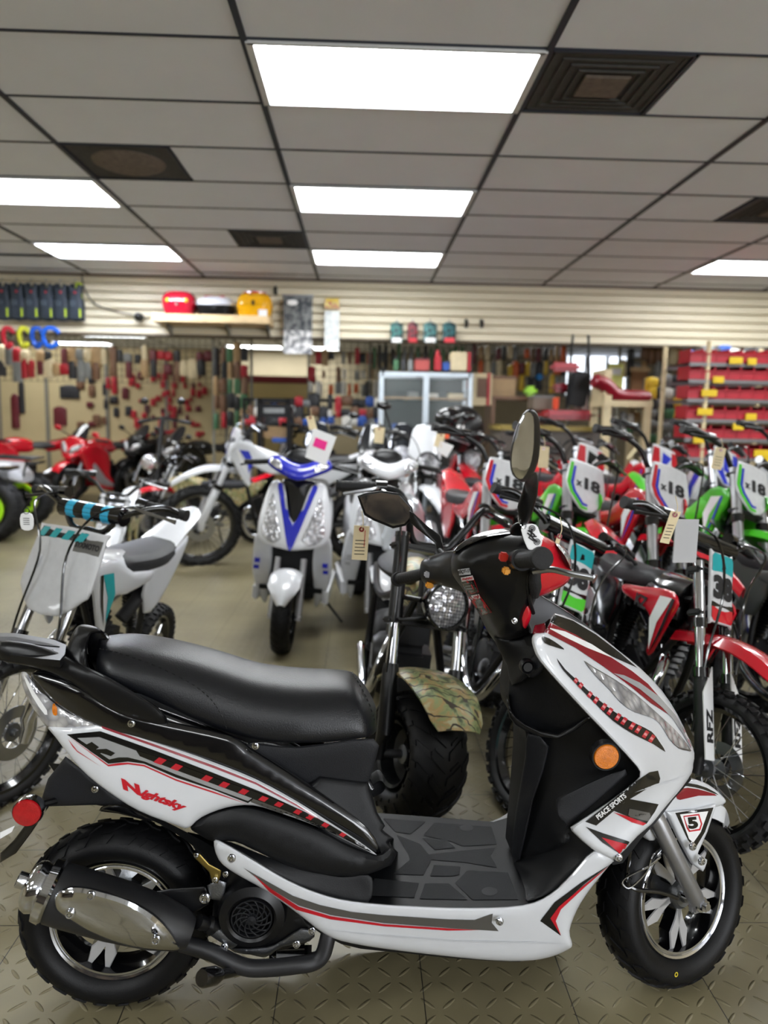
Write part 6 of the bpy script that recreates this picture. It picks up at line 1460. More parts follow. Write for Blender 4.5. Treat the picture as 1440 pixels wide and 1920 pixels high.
# ---- sport bikes and ATV at the back left
def sport_bike(label, x, y, hd, lean, c1, c2, name='sport_motorcycle'):
    t = gear(label, 'motorcycle', name, x, y, hd, lean); R = .3
    for xx, nm, Wd in ((0, 'front', .055), (-1.35, 'rear', .075)):
        o = grp('wheel', t); M = MX.Translation((xx, 0, R))
        MB(M).lathe(tire_prof(R, .215, Wd, 14), None, 40, True).build('tire', RUBB, o)
        MB(M).lathe([(.205, -.045), (.22, -.05), (.22, .05), (.205, .045)], None, 36, True).build('rim', GLOSSB, o)
        s = MB(M)
        for k in range(5): a = 2*pi*k/5; s.tube([(.03*cos(a), 0, .03*sin(a)), (.21*cos(a), 0, .21*sin(a))], [.02, .012], 6)
        s.lathe([(.0001, -.05), (.04, -.04), (.04, .04), (.0001, .05)], None, 16).build('spokes', GLOSSB, o)
        MB(M).lathe([(.09, .06), (.14, .06), (.14, .065), (.09, .065)], None, 28, True).build('brake_disc', STEEL, o)
    for s in (-1, 1): MB().tube([(0, s*.09, R), (-.2, s*.09, .78)], .024, 10).build('fork_leg', STEEL, t)
    secs = []
    for i in range(11):
        th = R_(140-105*i/10); secs.append([V(((R+.03-.004*(k > 4))*cos(th), .075*q, R+(R+.03-.004*(k > 4))*sin(th)+.012*(1-q*q))) for k, q in enumerate((-1, -.5, 0, .5, 1, 1, .5, 0, -.5, -1))])
    MB().loft(secs).build('front_fender', c1, t)
    for s in (-1, 1):
        def sd(nm, m, o, y0, bl=.04, sc=1):
            mb = MB(); shell(mb, smooth([(a, b_, y0) for a, b_ in o], 2), lambda u, v, q: V((u, s*q, v)), .05, bl, .08, .02); mb.build(nm, m, t)
        sd('side_fairing', c1, [(.02, .82), (-.05, .66), (-.22, .42), (-.45, .22), (-.8, .2), (-.62, .42), (-.6, .6), (-.5, .8), (-.25, .92)], .17)
        sd('silver_graphic', c2, [(-.22, .66), (-.5, .4), (-.76, .24), (-.64, .24), (-.4, .3), (-.24, .46)], .2, .02)
        sd('fuel_tank_side', c1, [(-.35, .9), (-.65, .86), (-.78, .8), (-.7, .74), (-.4, .76)], .1, .05)
        sd('tail_fairing', c1, [(-.95, .84), (-1.3, .92), (-1.55, 1.0), (-1.5, .9), (-1.2, .78), (-.98, .74)], .07, .03)
        mb = MB(); shell(mb, smooth([(s*.02, .74, 0), (s*.14, .80, 0), (s*.17, .88, 0), (s*.06, .84, 0)], 2), lambda u, v, q: V((.09-1.6*u*u-.3*(v-.7)+q, u, v)), .02, .012, .02, .02); mb.build('headlamp', LENS, t)
        MB().tube([(-.1, s*.12, .95), (-.08, s*.3, 1.02)], .01, 8).build('mirror_stem', GLOSSB, t); MB().ball((-.08, s*.33, 1.04), (.02, .07, .04), 12).build('mirror_head', c1, t)
        MB().tube([(-.3, s*.14, .93), (-.38, s*.3, .93)], .017, 10).build('hand_grip', RIB, t)
    mb = MB(); shell(mb, smooth([(-.2, .8, 0), (-.1, .68, 0), (0, .66, 0), (.1, .68, 0), (.2, .8, 0), (.16, .93, 0), (0, .97, 0), (-.16, .93, 0)], 2), lambda u, v, q: V((.06-2*u*u-.4*(v-.7)+q, u, v)), .03, .02, .05, .03); mb.build('nose_fairing', c1, t)
    mb = MB(); shell(mb, smooth([(-.13, .93, 0), (.13, .93, 0), (.08, 1.1, 0), (0, 1.14, 0), (-.08, 1.1, 0)], 2), lambda u, v, q: V((-.05-2*u*u-1.0*(v-.93)+q, u, v)), .03, .01, .03, .006); mb.build('windscreen', MATS.get('smoked_screen', GLOSSB), t)
    MB().ball((-.56, 0, .84), (.25, .14, .1), 18).build('fuel_tank', c1, t)
    MB().ball((-.92, 0, .82), (.25, .13, .05), 16).build('seat', SEATM, t)
    MB().box((-.62, 0, .45), (.4, .28, .32), bev=.05).build('engine', ENGB, t)
    MB().tube([(-.7, -.16, .25), (-1.0, -.18, .32), (-1.35, -.2, .5)], [.03, .05, .045], 14).build('muffler', STEEL, t)
    MB().tube([(-.8, .1, .4), (-1.35, .12, R)], .03, 8).tube([(-.8, -.1, .4), (-1.35, -.12, R)], .03, 8).build('swingarm', SATB, t)
    MB().tube([(-.7, .12, .3), (-.72, .3, .01)], .012, 8).build('kickstand', SATB, t)
    return t
SIL2 = mat('silver_plastic', (175, 172, 178), .3, .4)
sport_bike('glossy red and silver sport motorcycle at the back left, facing left', -4.1, 10.4, head(-.38, -.92), R_(8), REDG, SIL2)
sport_bike('black sport motorcycle standing to the right of the red one at the back', -2.75, 10.3, head(-.6, -.8), R_(8), GLOSSB, MATTG)
sport_bike('black sport motorcycle in the back left corner, partly behind the red one', -3.5, 11.2, head(-.5, -.86), R_(8), SATB, MATTG)
sport_bike('red and white sport motorcycle further left, behind the four wheeler', -5.3, 10.2, head(-.7, -.7), R_(8), REDG, WHITE)
LIME = mat('lime_green_ring', (165, 225, 20), .35, noise=.02)
t = thing('four_wheeler', 'black and white four wheeler with lime green wheel rings, cut by the left edge', 'all terrain vehicle', (-3.72, 7.35, 0), R_(8))
for x, y in ((.05, 0), (.1, .95), (-1.25, 0), (-1.25, .95)):
    o = grp('wheel', t); M = MX.Translation((x, y, .33)) 
    MB(M).lathe(tire_prof(.33, .17, .13, 14), None, 44, True).build('tire', KNOB, o)
    tr = MB(M); lugs(tr, .33, .17, .13, [(22, -40, 40, .45, .012, .2, 0), (22, 45, 75, .45, .012, 0, .5), (22, -45, -75, .45, .012, 0, .5)]); tr.build('tread', KNOB, o, 60)
    MB(M).lathe([(.12, -.1), (.16, -.125), (.18, -.12), (.18, -.1), (.12, -.08)], None, 40, True).build('lime_ring', LIME, o)
    s = MB(M)
    for k in range(10): a = 2*pi*k/10; s.ball((.125*cos(a), -.1, .125*sin(a)), (.02, .02, .02), 8)
    s.lathe([(.0001, -.09), (.06, -.09), (.12, -.07), (.12, .07), (.0001, .08)], None, 30).build('rim', GLOSSB, o)
secs = [[V((x, .47+w_*(abs(cos(a))**.6)*(1 if cos(a) > 0 else -1), z+h*(abs(sin(a))**.6)*(1 if sin(a) > 0 else -1))) for a in [2*pi*j/20 for j in range(20)]] for x, w_, z, h in ((.3, .2, .6, .05), (.2, .3, .66, .1), (-.2, .3, .7, .1), (-.5, .2, .72, .1), (-1.0, .24, .74, .08), (-1.5, .3, .72, .06))]
MB().loft(secs).build('body', WHITE, t)
for y in (.0, .95): MB().box((.05, y, .73), (.55, .3, .03), bev=.012).build('front_mudguard', GLOSSB, t); MB().box((-1.25, y, .73), (.55, .3, .03), bev=.012).build('rear_mudguard', GLOSSB, t)
MB().ball((-.85, .47, .85), (.4, .17, .07), 18).build('seat', SEATM, t)
MB().tube([(-.1, .47, .7), (-.25, .47, .98)], .03, 10).tube(smooth([(-.35, .1, 1.02), (-.25, .3, 1.0), (-.25, .64, 1.0), (-.35, .84, 1.02)], 4, False), .014, 10).build('handlebar', SATB, t)
rk = MB()
for k in range(5): rk.tube([(-.0, .27+.1*k, .82), (.4, .27+.1*k, .8)], .009, 6)
rk.tube([(.0, .22, .82), (0, .72, .82)], .011, 6).tube([(.4, .22, .8), (.4, .72, .8)], .011, 6).tube([(.3, .3, .62), (.35, .3, .8)], .01, 6).build('front_rack', SATB, t)
MB().tube([(.05, -.02, .33), (.05, .97, .33)], .025, 8).tube([(-1.25, -.02, .33), (-1.25, .97, .33)], .025, 8).box((-.6, .47, .4), (1.3, .25, .15)).build('chassis', FRAMEB, t)
# ---- electric scooter like bike with tall stem
t = thing('stand_up_scooter', 'dark stand up scooter with a tall stem and round headlamp', 'scooter', (-2.05, 7.1, 0), R_(-110))
for x in (0, -.85):
    o = grp('wheel', t); MB(MX.Translation((x, 0, .14))).lathe(tire_prof(.14, .08, .035, 10), None, 30, True).build('tire', RUBB, o); MB(MX.Translation((x, 0, .14))).lathe([(.0001, -.03), (.08, -.02), (.08, .02), (.0001, .03)], None, 20).build('rim', GLOSSB, o)
MB().tube([(0, 0, .14), (-.03, .05, .3), (-.12, 0, .45), (-.3, 0, 1.25)], [.02, .03, .028, .024], 10).build('stem', SATB, t)
MB().tube([(-.32, -.28, 1.2), (-.3, 0, 1.25), (-.32, .28, 1.2)], .014, 8).build('handlebar', SATB, t)
for s in (-1, 1): MB().tube([(-.32, s*.18, 1.22), (-.32, s*.3, 1.2)], .019, 10).build('hand_grip', RIB, t); MB().tube([(-.3, s*.15, 1.22), (-.3, s*.2, 1.38)], .006, 6).build('mirror_stem', SATB, t); MB().ball((-.3, s*.21, 1.41), (.015, .05, .035), 10).build('mirror_head', GLOSSB, t)
MB().box((-.45, 0, .18), (.8, .2, .06), bev=.02).build('deck', SATB, t)
h_ = MB(MX.Translation((-.08, 0, .82)) @ MX.Rotation(-pi/2, 4, 'Z')).lathe([(.0001, .06), (.06, .05), (.085, 0), (.08, -.03)], None, 24).build('headlamp', CHROME, t)
MB(MX.Translation((-.05, 0, .82)) @ MX.Rotation(-pi/2, 4, 'Z')).lathe([(.0001, .04), (.05, .035), (.075, .01)], None, 24).build('headlamp_lens', LENS, h_)
# ---- child's four wheeler in camouflage behind the tall white dirt bike, small bike behind the teal one
dirt_bike('small white and black dirt bike with camouflage cover behind the teal pit bike', -1.62, 4.6, R_(-80), R_(5), R_(10), Rf=.23, Rr=.2, wb=.95, H=.8, Hs=.62, barw=.3, col=WHITE, body=CAMO, shroud=CAMO, full=False, forkc=WHITE, slider=WHITE, cables=False)
dirt_bike('low camouflage dirt bike with a red fender behind the tall white bike', -2.0, 7.0, head(-.85, -.5), R_(5), 0, Rf=.26, Rr=.24, wb=1.1, H=.85, Hs=.65, barw=.3, col=REDG, body=CAMO, shroud=CAMO, full=False, forkc=SILVP, cables=False)
dirt_bike('black dirt bike with a blank plate behind the tall white bike', -1.1, 7.9, head(-.9, -.4), R_(6), R_(-10), Rf=.32, Rr=.3, wb=1.3, H=1.12, Hs=.88, barw=.37, col=MATTG, body=GLOSSB, shroud=GLOSSB, full=False, plate='hex', cables=False)

# ---- display case, counters, racks
def frame_box(t, w_, d_, h_, r, m, nm='frame', zs=()):
    f = MB()
    for x in (-w_/2, w_/2):
        for y in (-d_/2, d_/2): f.box((x, y, h_/2), (r, r, h_))
    for z in (r/2, h_-r/2)+tuple(zs):
        for y in (-d_/2, d_/2): f.box((0, y, z), (w_, r, r))
        for x in (-w_/2, w_/2): f.box((x, 0, z), (r, d_, r))
    return f.build(nm, m, t)
CASEM = mat('pale_grey_aluminium', (190, 200, 208), .4, .2)
GLASS = mat('case_glass', (190, 205, 205), .05, alpha=.07, noise=0)
a = W(716, 697, 7.9); b2 = W(882, 700, 7.9)
cw_ = b2.x-a.x
t = thing('display_case', 'tall glass display case with pale aluminium frame behind the black motorcycles', 'display case', ((a.x+b2.x)/2, 8.1, 0))
frame_box(t, cw_, .45, a.z, .045, CASEM); MB().box((0, -.225, a.z/2), (.06, .05, a.z)).build('centre_post', CASEM, t)
for s in (-1, 1): MB().box((s*cw_/4, -.225, a.z/2), (cw_/2-.08, .008, a.z-.1)).build('glass_door', GLASS, t)
for z in (.3, .75, 1.15, 1.5): MB().box((0, 0, z), (cw_-.06, .42, .02)).build('shelf', mat('wood_shelf', (140, 112, 78), .5), t)
MB().box((0, .22, a.z/2), (cw_-.05, .02, a.z-.05)).build('back_panel', mat('dark_back_panel', (58, 60, 60), .6), t)
COLS = [('red', (170, 25, 40)), ('dark', (35, 36, 40)), ('cream', (205, 190, 155)), ('brown', (110, 78, 55)), ('grey', (120, 122, 122)), ('blue', (40, 80, 160)), ('yellow', (205, 170, 40)), ('orange', (200, 90, 35)), ('white', (210, 208, 200)), ('green', (60, 105, 70)), ('maroon', (95, 25, 35)), ('tan', (165, 135, 95))]
CM = {n: mat(n+'_goods', c, .5, noise=.06, scale=20) for n, c in COLS}
rnd = random.Random(3)
def ordn(n):
    a = 'first second third fourth fifth sixth seventh eighth ninth tenth eleventh twelfth thirteenth fourteenth fifteenth sixteenth seventeenth eighteenth nineteenth'.split()
    if n < 20: return a[n-1]
    t_, u_ = divmod(n, 10); return ('twenty thirty forty'.split()[t_-2]+'-'+a[u_-1]) if u_ else 'twentieth thirtieth fortieth'.split()[t_-2]
def goods(name, label, cat, group, spots, cols, depth, protos=None):
    """small goods: one shape per colour and size, copied"""
    base = {}
    for sp_ in spots:
        (x, y, z, w_, h_) = sp_[:5]; row = sp_[5] if len(sp_) > 5 else ''
        c = rnd.choice(cols); key = (c, round(w_/.02), round(h_/.03))
        if key not in base:
            W_, H_ = max(1, key[1])*.02, max(1, key[2])*.03
            mb = MB(); shell(mb, [(-W_/2, 0, 0), (W_/2, 0, 0), (W_/2, H_*.88, 0), (W_*.18, H_, 0), (-W_*.18, H_, 0), (-W_/2, H_*.88, 0)], lambda u, v, s: V((u, -s, v)), max(W_, H_)*.6, depth*.3, W_*.3, depth)
            o = mb.build(name, CM[c]); base[key] = o; first = True
        else:
            o = base[key].copy(); COL.objects.link(o)
        o.location = (x, y, z-h_/2); tag(o, c+' '+label.replace('@', row), cat, group)
def rowlab(sp):
    sp = sorted(sp, key=lambda q: (q[5], q[0])); out = []; last = None; n = 0
    for q in sp:
        n = n+1 if q[5] == last else 1; last = q[5]; out.append(q[:5]+(ordn(n)+' from left in the '+ordn(int(q[5])+1)+' row',))
    return out
PEG = mat('pegboard_cream', (186, 170, 130), .7, noise=.03, scale=5, bump=.3, bscale=60)
# left pegboard wall of the back room
a = W(-30, 675, 11.9); b2 = W(425, 900, 11.9)
struct(MB().box(((a.x+b2.x)/2, 11.98, 1.15), (b2.x-a.x, .1, 2.3)).build('wall_pegboard', PEG))
for i in range(5): struct(MB().box((a.x+(b2.x-a.x)*i/4, 11.92, 1.15), (.05, .04, 2.3)).build('trim_%d' % (4+i), mat('grey_post', (120, 118, 108), .6)))
sp = []
for px in range(262, 392, 11):
    for py in range(706, 812, 15):
        if rnd.random() < .62:
            p = W(px+rnd.uniform(-4, 4), py+rnd.uniform(-4, 4), 11.9); sp.append((p.x, p.y, p.z, rnd.uniform(.04, .09), rnd.uniform(.06, .14), (py-706)//15))
sp = rowlab(sp)
goods('parts_package', 'package, @, on the cream pegboard', 'package', 'red packages on the left pegboard', sp, ['red', 'red', 'red', 'maroon'], .04)
sp = []
for px in range(150, 265, 17):
    for py in range(715, 810, 19):
        if rnd.random() < .6:
            p = W(px+rnd.uniform(-6, 6), py+rnd.uniform(-6, 6), 11.9); sp.append((p.x, p.y, p.z, rnd.uniform(.06, .12), rnd.uniform(.1, .2), (py-715)//19))
sp = rowlab(sp)
for x, y, w_, h_ in ((28, 770, .12, .55), (40, 745, .08, .5), (112, 780, .2, .3), (214, 720, .08, .3), (130, 735, .3, .2)):
    p = W(x, y, 11.9); sp.append((p.x, p.y, p.z, w_, h_, {28: 'tall one at the far left', 40: 'narrow one beside the tall one', 112: 'large one left of the red bike', 214: 'narrow upright one', 130: 'wide one near the top'}[x]))
goods('tool_package', 'package, @, on the pegboard\'s left half', 'package', 'dark packages on the left pegboard', sp, ['maroon', 'dark', 'brown', 'red', 'dark'], .05)
# hanging goods below the header, left to right
def band(x0, x1, y0, y1, Y, step, rows, cols, nm, lb, cat, gr, wr, hr, prob=.9, grid=True):
    sp = []
    for r in range(rows):
        cn = 0
        for px in np.arange(x0, x1, step):
            if rnd.random() > prob: continue
            cn += 1
            py = y0+(y1-y0)*(r+.5)/rows; p = W(px+rnd.uniform(-2, 2), py+rnd.uniform(-4, 4), Y)
            nm_ = {1: ['row'], 2: ['upper row', 'lower row'], 3: ['top row', 'middle row', 'bottom row']}.get(rows, ['highest row', 'second row', 'third row', 'fourth row', 'fifth row', 'lowest row'])[r]
            nm_ = ordn(cn)+' from left in the '+nm_
            sp.append((p.x, p.y, p.z, rnd.uniform(*wr), rnd.uniform(*hr), nm_))
    goods(nm, lb, cat, gr, sp, cols, .05)
    if grid:
        a_ = W(x0-6, y0-14, Y+.05); b_ = W(x1+2, y1+10, Y+.05); zt_ = min(max(a_.z, b_.z)+.1, CE-.05); zb_ = min(a_.z, b_.z)-.05
        g = thing('grid_panel', 'wire grid panel on tall posts carrying the '+gr, 'grid panel', ((a_.x+b_.x)/2, Y+.05, 0)); wd = b_.x-a_.x; m_ = MB()
        for i in range(int(wd/.09)+1): m_.box((-wd/2+.09*i, 0, (zt_+zb_)/2), (.006, .006, zt_-zb_))
        for i in range(int((zt_-zb_)/.09)+1): m_.box((0, 0, zb_+.09*i), (wd, .006, .006))
        m_.build('wire_grid', SATB, g)
        for s_ in (-1, 1): MB().box((s_*wd/2, 0, zt_/2), (.03, .03, zt_)).build('post', MATS['grey_post'], g)
band(0, 440, 655, 705, 10.6, 15, 2, ['dark', 'brown', 'maroon', 'cream', 'grey', 'red', 'tan'], 'hanging_package', 'package, @, under the slatted wall at the left', 'package', 'goods hanging at the upper left', (.06, .14), (.12, .3), .8)
band(585, 720, 655, 745, 9.6, 12, 3, ['grey', 'brown', 'dark', 'red', 'tan', 'white', 'orange'], 'hanging_tool', 'tool, @, left of the display case', 'tool', 'tools hanging in the middle', (.04, .08), (.1, .22), .85)
band(700, 880, 650, 690, 9.4, 12, 1, ['dark', 'grey', 'green', 'dark'], 'hanging_cable', 'cable, @, above the display case', 'tool', 'goods hanging above the display case', (.03, .05), (.2, .35), .9)
band(880, 1065, 648, 735, 9.6, 11, 3, ['brown', 'orange', 'tan', 'dark', 'yellow', 'grey', 'cream', 'maroon'], 'hanging_part', 'part, @, right of the display case', 'part', 'parts hanging right of the display case', (.04, .08), (.12, .26), .9)
band(1170, 1290, 652, 700, 9.0, 13, 2, ['tan', 'brown', 'dark', 'cream', 'grey'], 'hanging_bag', 'bag, @, above the red seats', 'bag', 'bags hanging at the right', (.06, .1), (.14, .26), .9)
band(405, 470, 650, 800, 9.8, 13, 5, ['dark', 'brown', 'red', 'green', 'tan', 'dark'], 'hanging_strap', 'strap, @, right of the pegboard', 'strap', 'straps hanging right of the pegboard', (.05, .1), (.14, .3), .9)
# merchandise on low tables in the middle back
band(470, 715, 745, 800, 9.0, 15, 3, ['grey', 'dark', 'red', 'blue', 'brown', 'white', 'dark'], 'small_merchandise', 'item, @, on the rack behind the blue scooter', 'merchandise', 'merchandise on the middle racks', (.06, .14), (.08, .18), .85, False)
t = thing('merchandise_rack', 'low dark rack holding small merchandise behind the blue scooter', 'rack', (W(590, 800, 9.2).x, 9.3, 0)); frame_box(t, 1.7, .4, 1.5, .03, SATB, 'frame', (.4, .8, 1.1, 1.3))
for z in (.4, .8, 1.1, 1.3): MB().box((0, 0, z), (1.68, .38, .02)).build('shelf', MATTG, t)
# cream back partition with red top
a = W(455, 705, 13.8); b2 = W(585, 770, 13.8)
t = thing('service_counter', 'cream counter front with a dark red top edge in the back room', 'counter', ((a.x+b2.x)/2, 14, 0))
MB().box((0, 0, (a.z-.12)/2), (b2.x-a.x, .4, a.z-.12)).build('front_panel', mat('cream_panel', (205, 185, 130), .6), t); MB().box((0, 0, a.z-.05), (b2.x-a.x+.1, .5, .12), bev=.02).build('red_top', mat('maroon_panel', (130, 32, 40), .5), t)
def simple(name, label, cat, x0, y0, x1, y1, Y, dep, m, bev=.01, extra=None):
    c, d = pxbox(x0, y0, x1, y1, Y, dep); t = thing(name, label, cat, (c[0], c[1], c[2]-d[2]/2))
    MB().box((0, 0, d[2]/2), d, bev=min(bev, min(d)*.3)).build('body', m, t)
    if extra: extra(t, d)
    return t, d
def lidd(m, f=.85): return lambda t, d: MB().box((0, 0, d[2]*f+d[2]*(1-f)*.5), (d[0]*1.03, d[1]*1.03, d[2]*(1-f)), bev=.003).build('lid', m, t)
simple('storage_box', 'red carton lying on top of the glass display case', 'box', 778, 672, 806, 695, 7.95, .2, mat('red_carton', (165, 70, 65), .5), extra=lidd(CM['maroon']))
simple('fuel_can', 'bright red can standing on the glass display case', 'can', 815, 668, 828, 695, 7.95, .12, CM['red'], extra=lambda t, d: MB().tube([(0, 0, d[2]), (0, 0, d[2]+.07)], [.03, .012], 10).build('spout', CM['red'], t))
simple('storage_box', 'blue box standing on the glass display case', 'box', 830, 677, 844, 695, 7.95, .12, CM['blue'], extra=lidd(CM['dark']))
simple('storage_box', 'tall cream box with red edge at the right end of the display case', 'box', 845, 660, 877, 695, 7.95, .2, CM['cream'], extra=lambda t, d: MB().box((d[0]*.5+.02, 0, d[2]/2), (.03, d[1], d[2])).build('red_edge', CM['red'], t))
for k, (x0, c) in enumerate(((738, 'green'), (752, 'dark'), (765, 'grey'))):
    simple('spray_bottle', ('dark green', 'black', 'grey')[k]+' bottle standing at the left on the display case', 'bottle', x0, 674, x0+9, 695, 7.95, .06, CM[c], extra=lambda t, d: MB().tube([(0, 0, d[2]), (0, 0, d[2]+.04)], .012, 8).build('cap', CM['dark'], t))
rs = [(735, 790, 760, 815, 'blue'), (765, 730, 785, 750, 'grey'), (800, 735, 822, 750, 'white'), (840, 735, 870, 752, 'cream'), (740, 735, 758, 750, 'dark')]
for (x0, y0, x1, y1, c) in rs: simple('display_item', c+' item inside the glass display case, '+{735: 'its lower left', 765: 'middle of its upper left shelf', 800: 'left on its upper right shelf', 840: 'right on its upper right shelf', 740: 'left on its upper left shelf'}[x0], 'item', x0, y0, x1, y1, 8.0, .1, CM[c], extra=lidd(CM['dark'], .8))
WD = mat('cream_painted_wood', (216, 200, 160), .5, noise=.04, scale=10)
# red counter with black case
c, d = pxbox(935, 768, 1128, 960, 7.6, .7)
t = thing('shop_counter', 'grey shop counter with yellow strip and a red upholstered top at the right', 'counter', (c[0], c[1], 0)); zt = c[2]+d[2]/2
MB().box((0, 0, (zt-.22)/2), (d[0], d[1], zt-.22)).build('cabinet', mat('grey_laminate', (92, 84, 78), .5, noise=.05), t)
MB().box((0, -.02, zt-.2), (d[0]+.04, d[1]+.06, .05)).build('yellow_strip', mat('ochre_strip', (150, 130, 60), .5), t)
MB().box((d[0]*.22, -.02, zt-.06), (d[0]*.56, d[1]*.9, .1), bev=.04).build('red_cushion', mat('red_vinyl', (172, 22, 42), .35, noise=.03), t)
simple('traffic_marker', 'small orange marker standing on the red counter top', 'marker', 1039, 745, 1049, 768, 7.7, .08, mat('orange_marker', (235, 75, 20), .5), extra=lidd(CM['orange']))
c_, d_ = pxbox(915, 744, 1022, 960, 8.3, .5)
t = thing('storage_shelf', 'brown storage shelf below the lime green helmet, right of the display case', 'shelf', (c_[0], c_[1], 0)); zz = c_[2]+d_[2]/2
MB().box((0, 0, zz-.02), (d_[0], .5, .04)).build('top_board', CM['brown'], t); MB().box((0, 0, zz*.5), (d_[0], .5, .03)).build('lower_board', CM['brown'], t)
for s_ in (-1, 1): MB().box((s_*(d_[0]/2-.02), 0, zz/2-.02), (.04, .48, zz-.04)).build('side_panel', CM['brown'], t)
t, d = simple('safety_helmet', 'lime green helmet on the shelf right of the display case', 'helmet', 985, 724, 1009, 742, 8.3, .15, LIME, .05); 
simple('cap', 'bright blue cap hanging right of the display case', 'cap', 1006, 701, 1020, 712, 9.52, .1, mat('sky_blue_cloth', (30, 130, 205), .6), .03)
simple('cardboard_box', 'large grey brown box behind the red counter', 'box', 920, 705, 968, 744, 8.4, .3, CM['tan'], extra=lidd(CM['brown']))
simple('cardboard_box', 'taupe box standing beside the black chair on the counter', 'box', 1000, 742, 1040, 768, 7.9, .3, mat('taupe_card', (125, 112, 100), .6), extra=lidd(CM['grey']))
simple('cardboard_box', 'pale grey box right of the black chair on the counter', 'box', 1090, 730, 1124, 768, 7.9, .3, mat('pale_card', (150, 140, 132), .6), extra=lidd(CM['grey']))
# black folded chair on the counter
t = thing('folding_chair', 'dark folded chair with red seat pad standing on the counter', 'chair', W(1083, 766, 7.7))
MB().box((0, 0, .2), (.2, .06, .36), MX.Rotation(.15, 4, 'Y'), bev=.02).build('backrest', MATTG, t)
for s in (-1, 1): MB().tube([(s*.12, 0, 0), (s*.1, 0, .4), (s*.08, .02, .75)], .014, 8).build('leg', SATB, t)
MB().box((-.15, 0, .42), (.3, .1, .09), bev=.03).build('seat', mat('red_vinyl', (172, 22, 42), .35), t)
# red bench on cream stand
c, d = pxbox(1130, 742, 1218, 960, 7.2, .5)
t = thing('seat_display_stand', 'cream wooden stand carrying long red motorcycle seats, right of the counter', 'stand', (c[0], c[1], 0)); zt = c[2]+d[2]/2
f = MB(); [f.box((s*d[0]/2, y, zt/2), (.07, .07, zt)) for s in (-1, 1) for y in (-.2, .2)]
f.build('posts', WD, t)
MB().box((0, 0, zt-.08), (d[0]+.08, .5, .06)).build('shelf', WD, t); MB().box((-d[0]/2-.0, 0, zt+.1), (.07, .4, .3)).build('end_post', WD, t)
p0 = W(1118, 715, 7.1); 
t2 = thing('long_seat', 'long dark red seat lying across the cream stand', 'seat', W(1178, 745, 7.3))
q = [W(1112, 712, 7.3), W(1135, 722, 7.3), W(1160, 742, 7.3), W(1215, 745, 7.3)]; o0 = t2.location.copy()
MB().tube([V(p)-o0 for p in smooth([*q], 4, False)], [.05]+[.07]*11+[.06], 12, flat=1.6).build('cushion', mat('dark_red_vinyl', (140, 18, 38), .35), t2)
MB().box((.02, .05, -.06), (.3, .14, .02)).build('base_plate', SATB, t2)
t2 = thing('long_seat', 'second dark red seat lying behind the folded chair', 'seat', W(1060, 728, 7.9)); MB().box((0, 0, 0), (.32, .2, .09), bev=.04).build('cushion', MATS['dark_red_vinyl'], t2)
t, d = pthing('poster', 'pale yellow poster in the bright window area above the red seats', 'poster', 1138, 682, 1170, 742, 8.9, .01)
MB().box((0, 0, d[2]/2), d).build('sheet', mat('pale_yellow_sheet', (225, 225, 130), .5), t); MB().box((0, -.006, d[2]*.75), (d[0]*.7, .004, d[2]*.2)).build('white_field', WHITEF, t); MB().tube([(0, .012, d[2]*.8), (0, .012, -t.location.z)], .012, 8).build('stand_pole', STEEL, t)
t, d = pthing('notice_board', 'brown notice board hanging at the right above the red seats', 'board', 1182, 690, 1216, 742, 8.95, .03)
MB().box((0, 0, d[2]/2), d).build('cork', mat('brown_cork', (130, 92, 60), .8, noise=.1), t); MB().box((0, -.018, d[2]-.02), (d[0]+.04, .02, .05)).build('top_rail', CM['tan'], t)
# sunlit window in the back room right
a = W(1062, 652, 16.9); b2 = W(1175, 745, 16.9)
wf = MB(); wf.box(((a.x+b2.x)/2, 16.95, a.z+.02), (b2.x-a.x, .1, .06)).box(((a.x+b2.x)/2, 16.95, b2.z), (b2.x-a.x, .1, .06))
for i in range(4): wf.box((a.x+(b2.x-a.x)*i/3, 16.95, (a.z+b2.z)/2), (.06, .1, a.z-b2.z))
struct(wf.build('window_2', mat('window_frame_metal', (120, 120, 120), .4, .6)))
day = mat('daylight_glass', (235, 242, 250), .3, emit=2.2)
struct(MB().box(((a.x+b2.x)/2, 16.98, (a.z+b2.z)/2), (b2.x-a.x, .02, a.z-b2.z)).build('window_3', day))
# bin rack at the right
BINR = mat('red_bin_plastic', (176, 24, 44), .45, noise=.05); LBL = mat('yellow_label', (225, 190, 20), .5); RK = mat('rack_wire', (120, 118, 120), .4, .6)
Yr = 6.6; a = W(1296, 660, Yr); b2 = W(1470, 900, Yr); rw_ = b2.x-a.x
t = thing('wire_shelving', 'wire shelving rack with cream posts full of red storage bins at the right edge', 'shelving', ((a.x+b2.x)/2, Yr+.3, 0)); zt = a.z
for x, y in ((-rw_/2+.17, -.27), (-rw_/2, .27), (rw_/2, -.27), (rw_/2, .27)): MB().tube([(x, y, 0), (x, y, zt+.1)], .022, 10).build('post', WD, t)
zs = [W(1380, py, Yr).z for py in (684, 716, 752, 790, 826, 862)]
for z in zs:
    s = MB(); s.box((0, -.28, z), (rw_, .02, .03)).box((0, .28, z), (rw_, .02, .03))
    for k in range(9): s.box((0, -.28+.07*k, z), (rw_, .008, .008))
    s.build('wire_shelf', RK, t)
proto = None; bw = .118
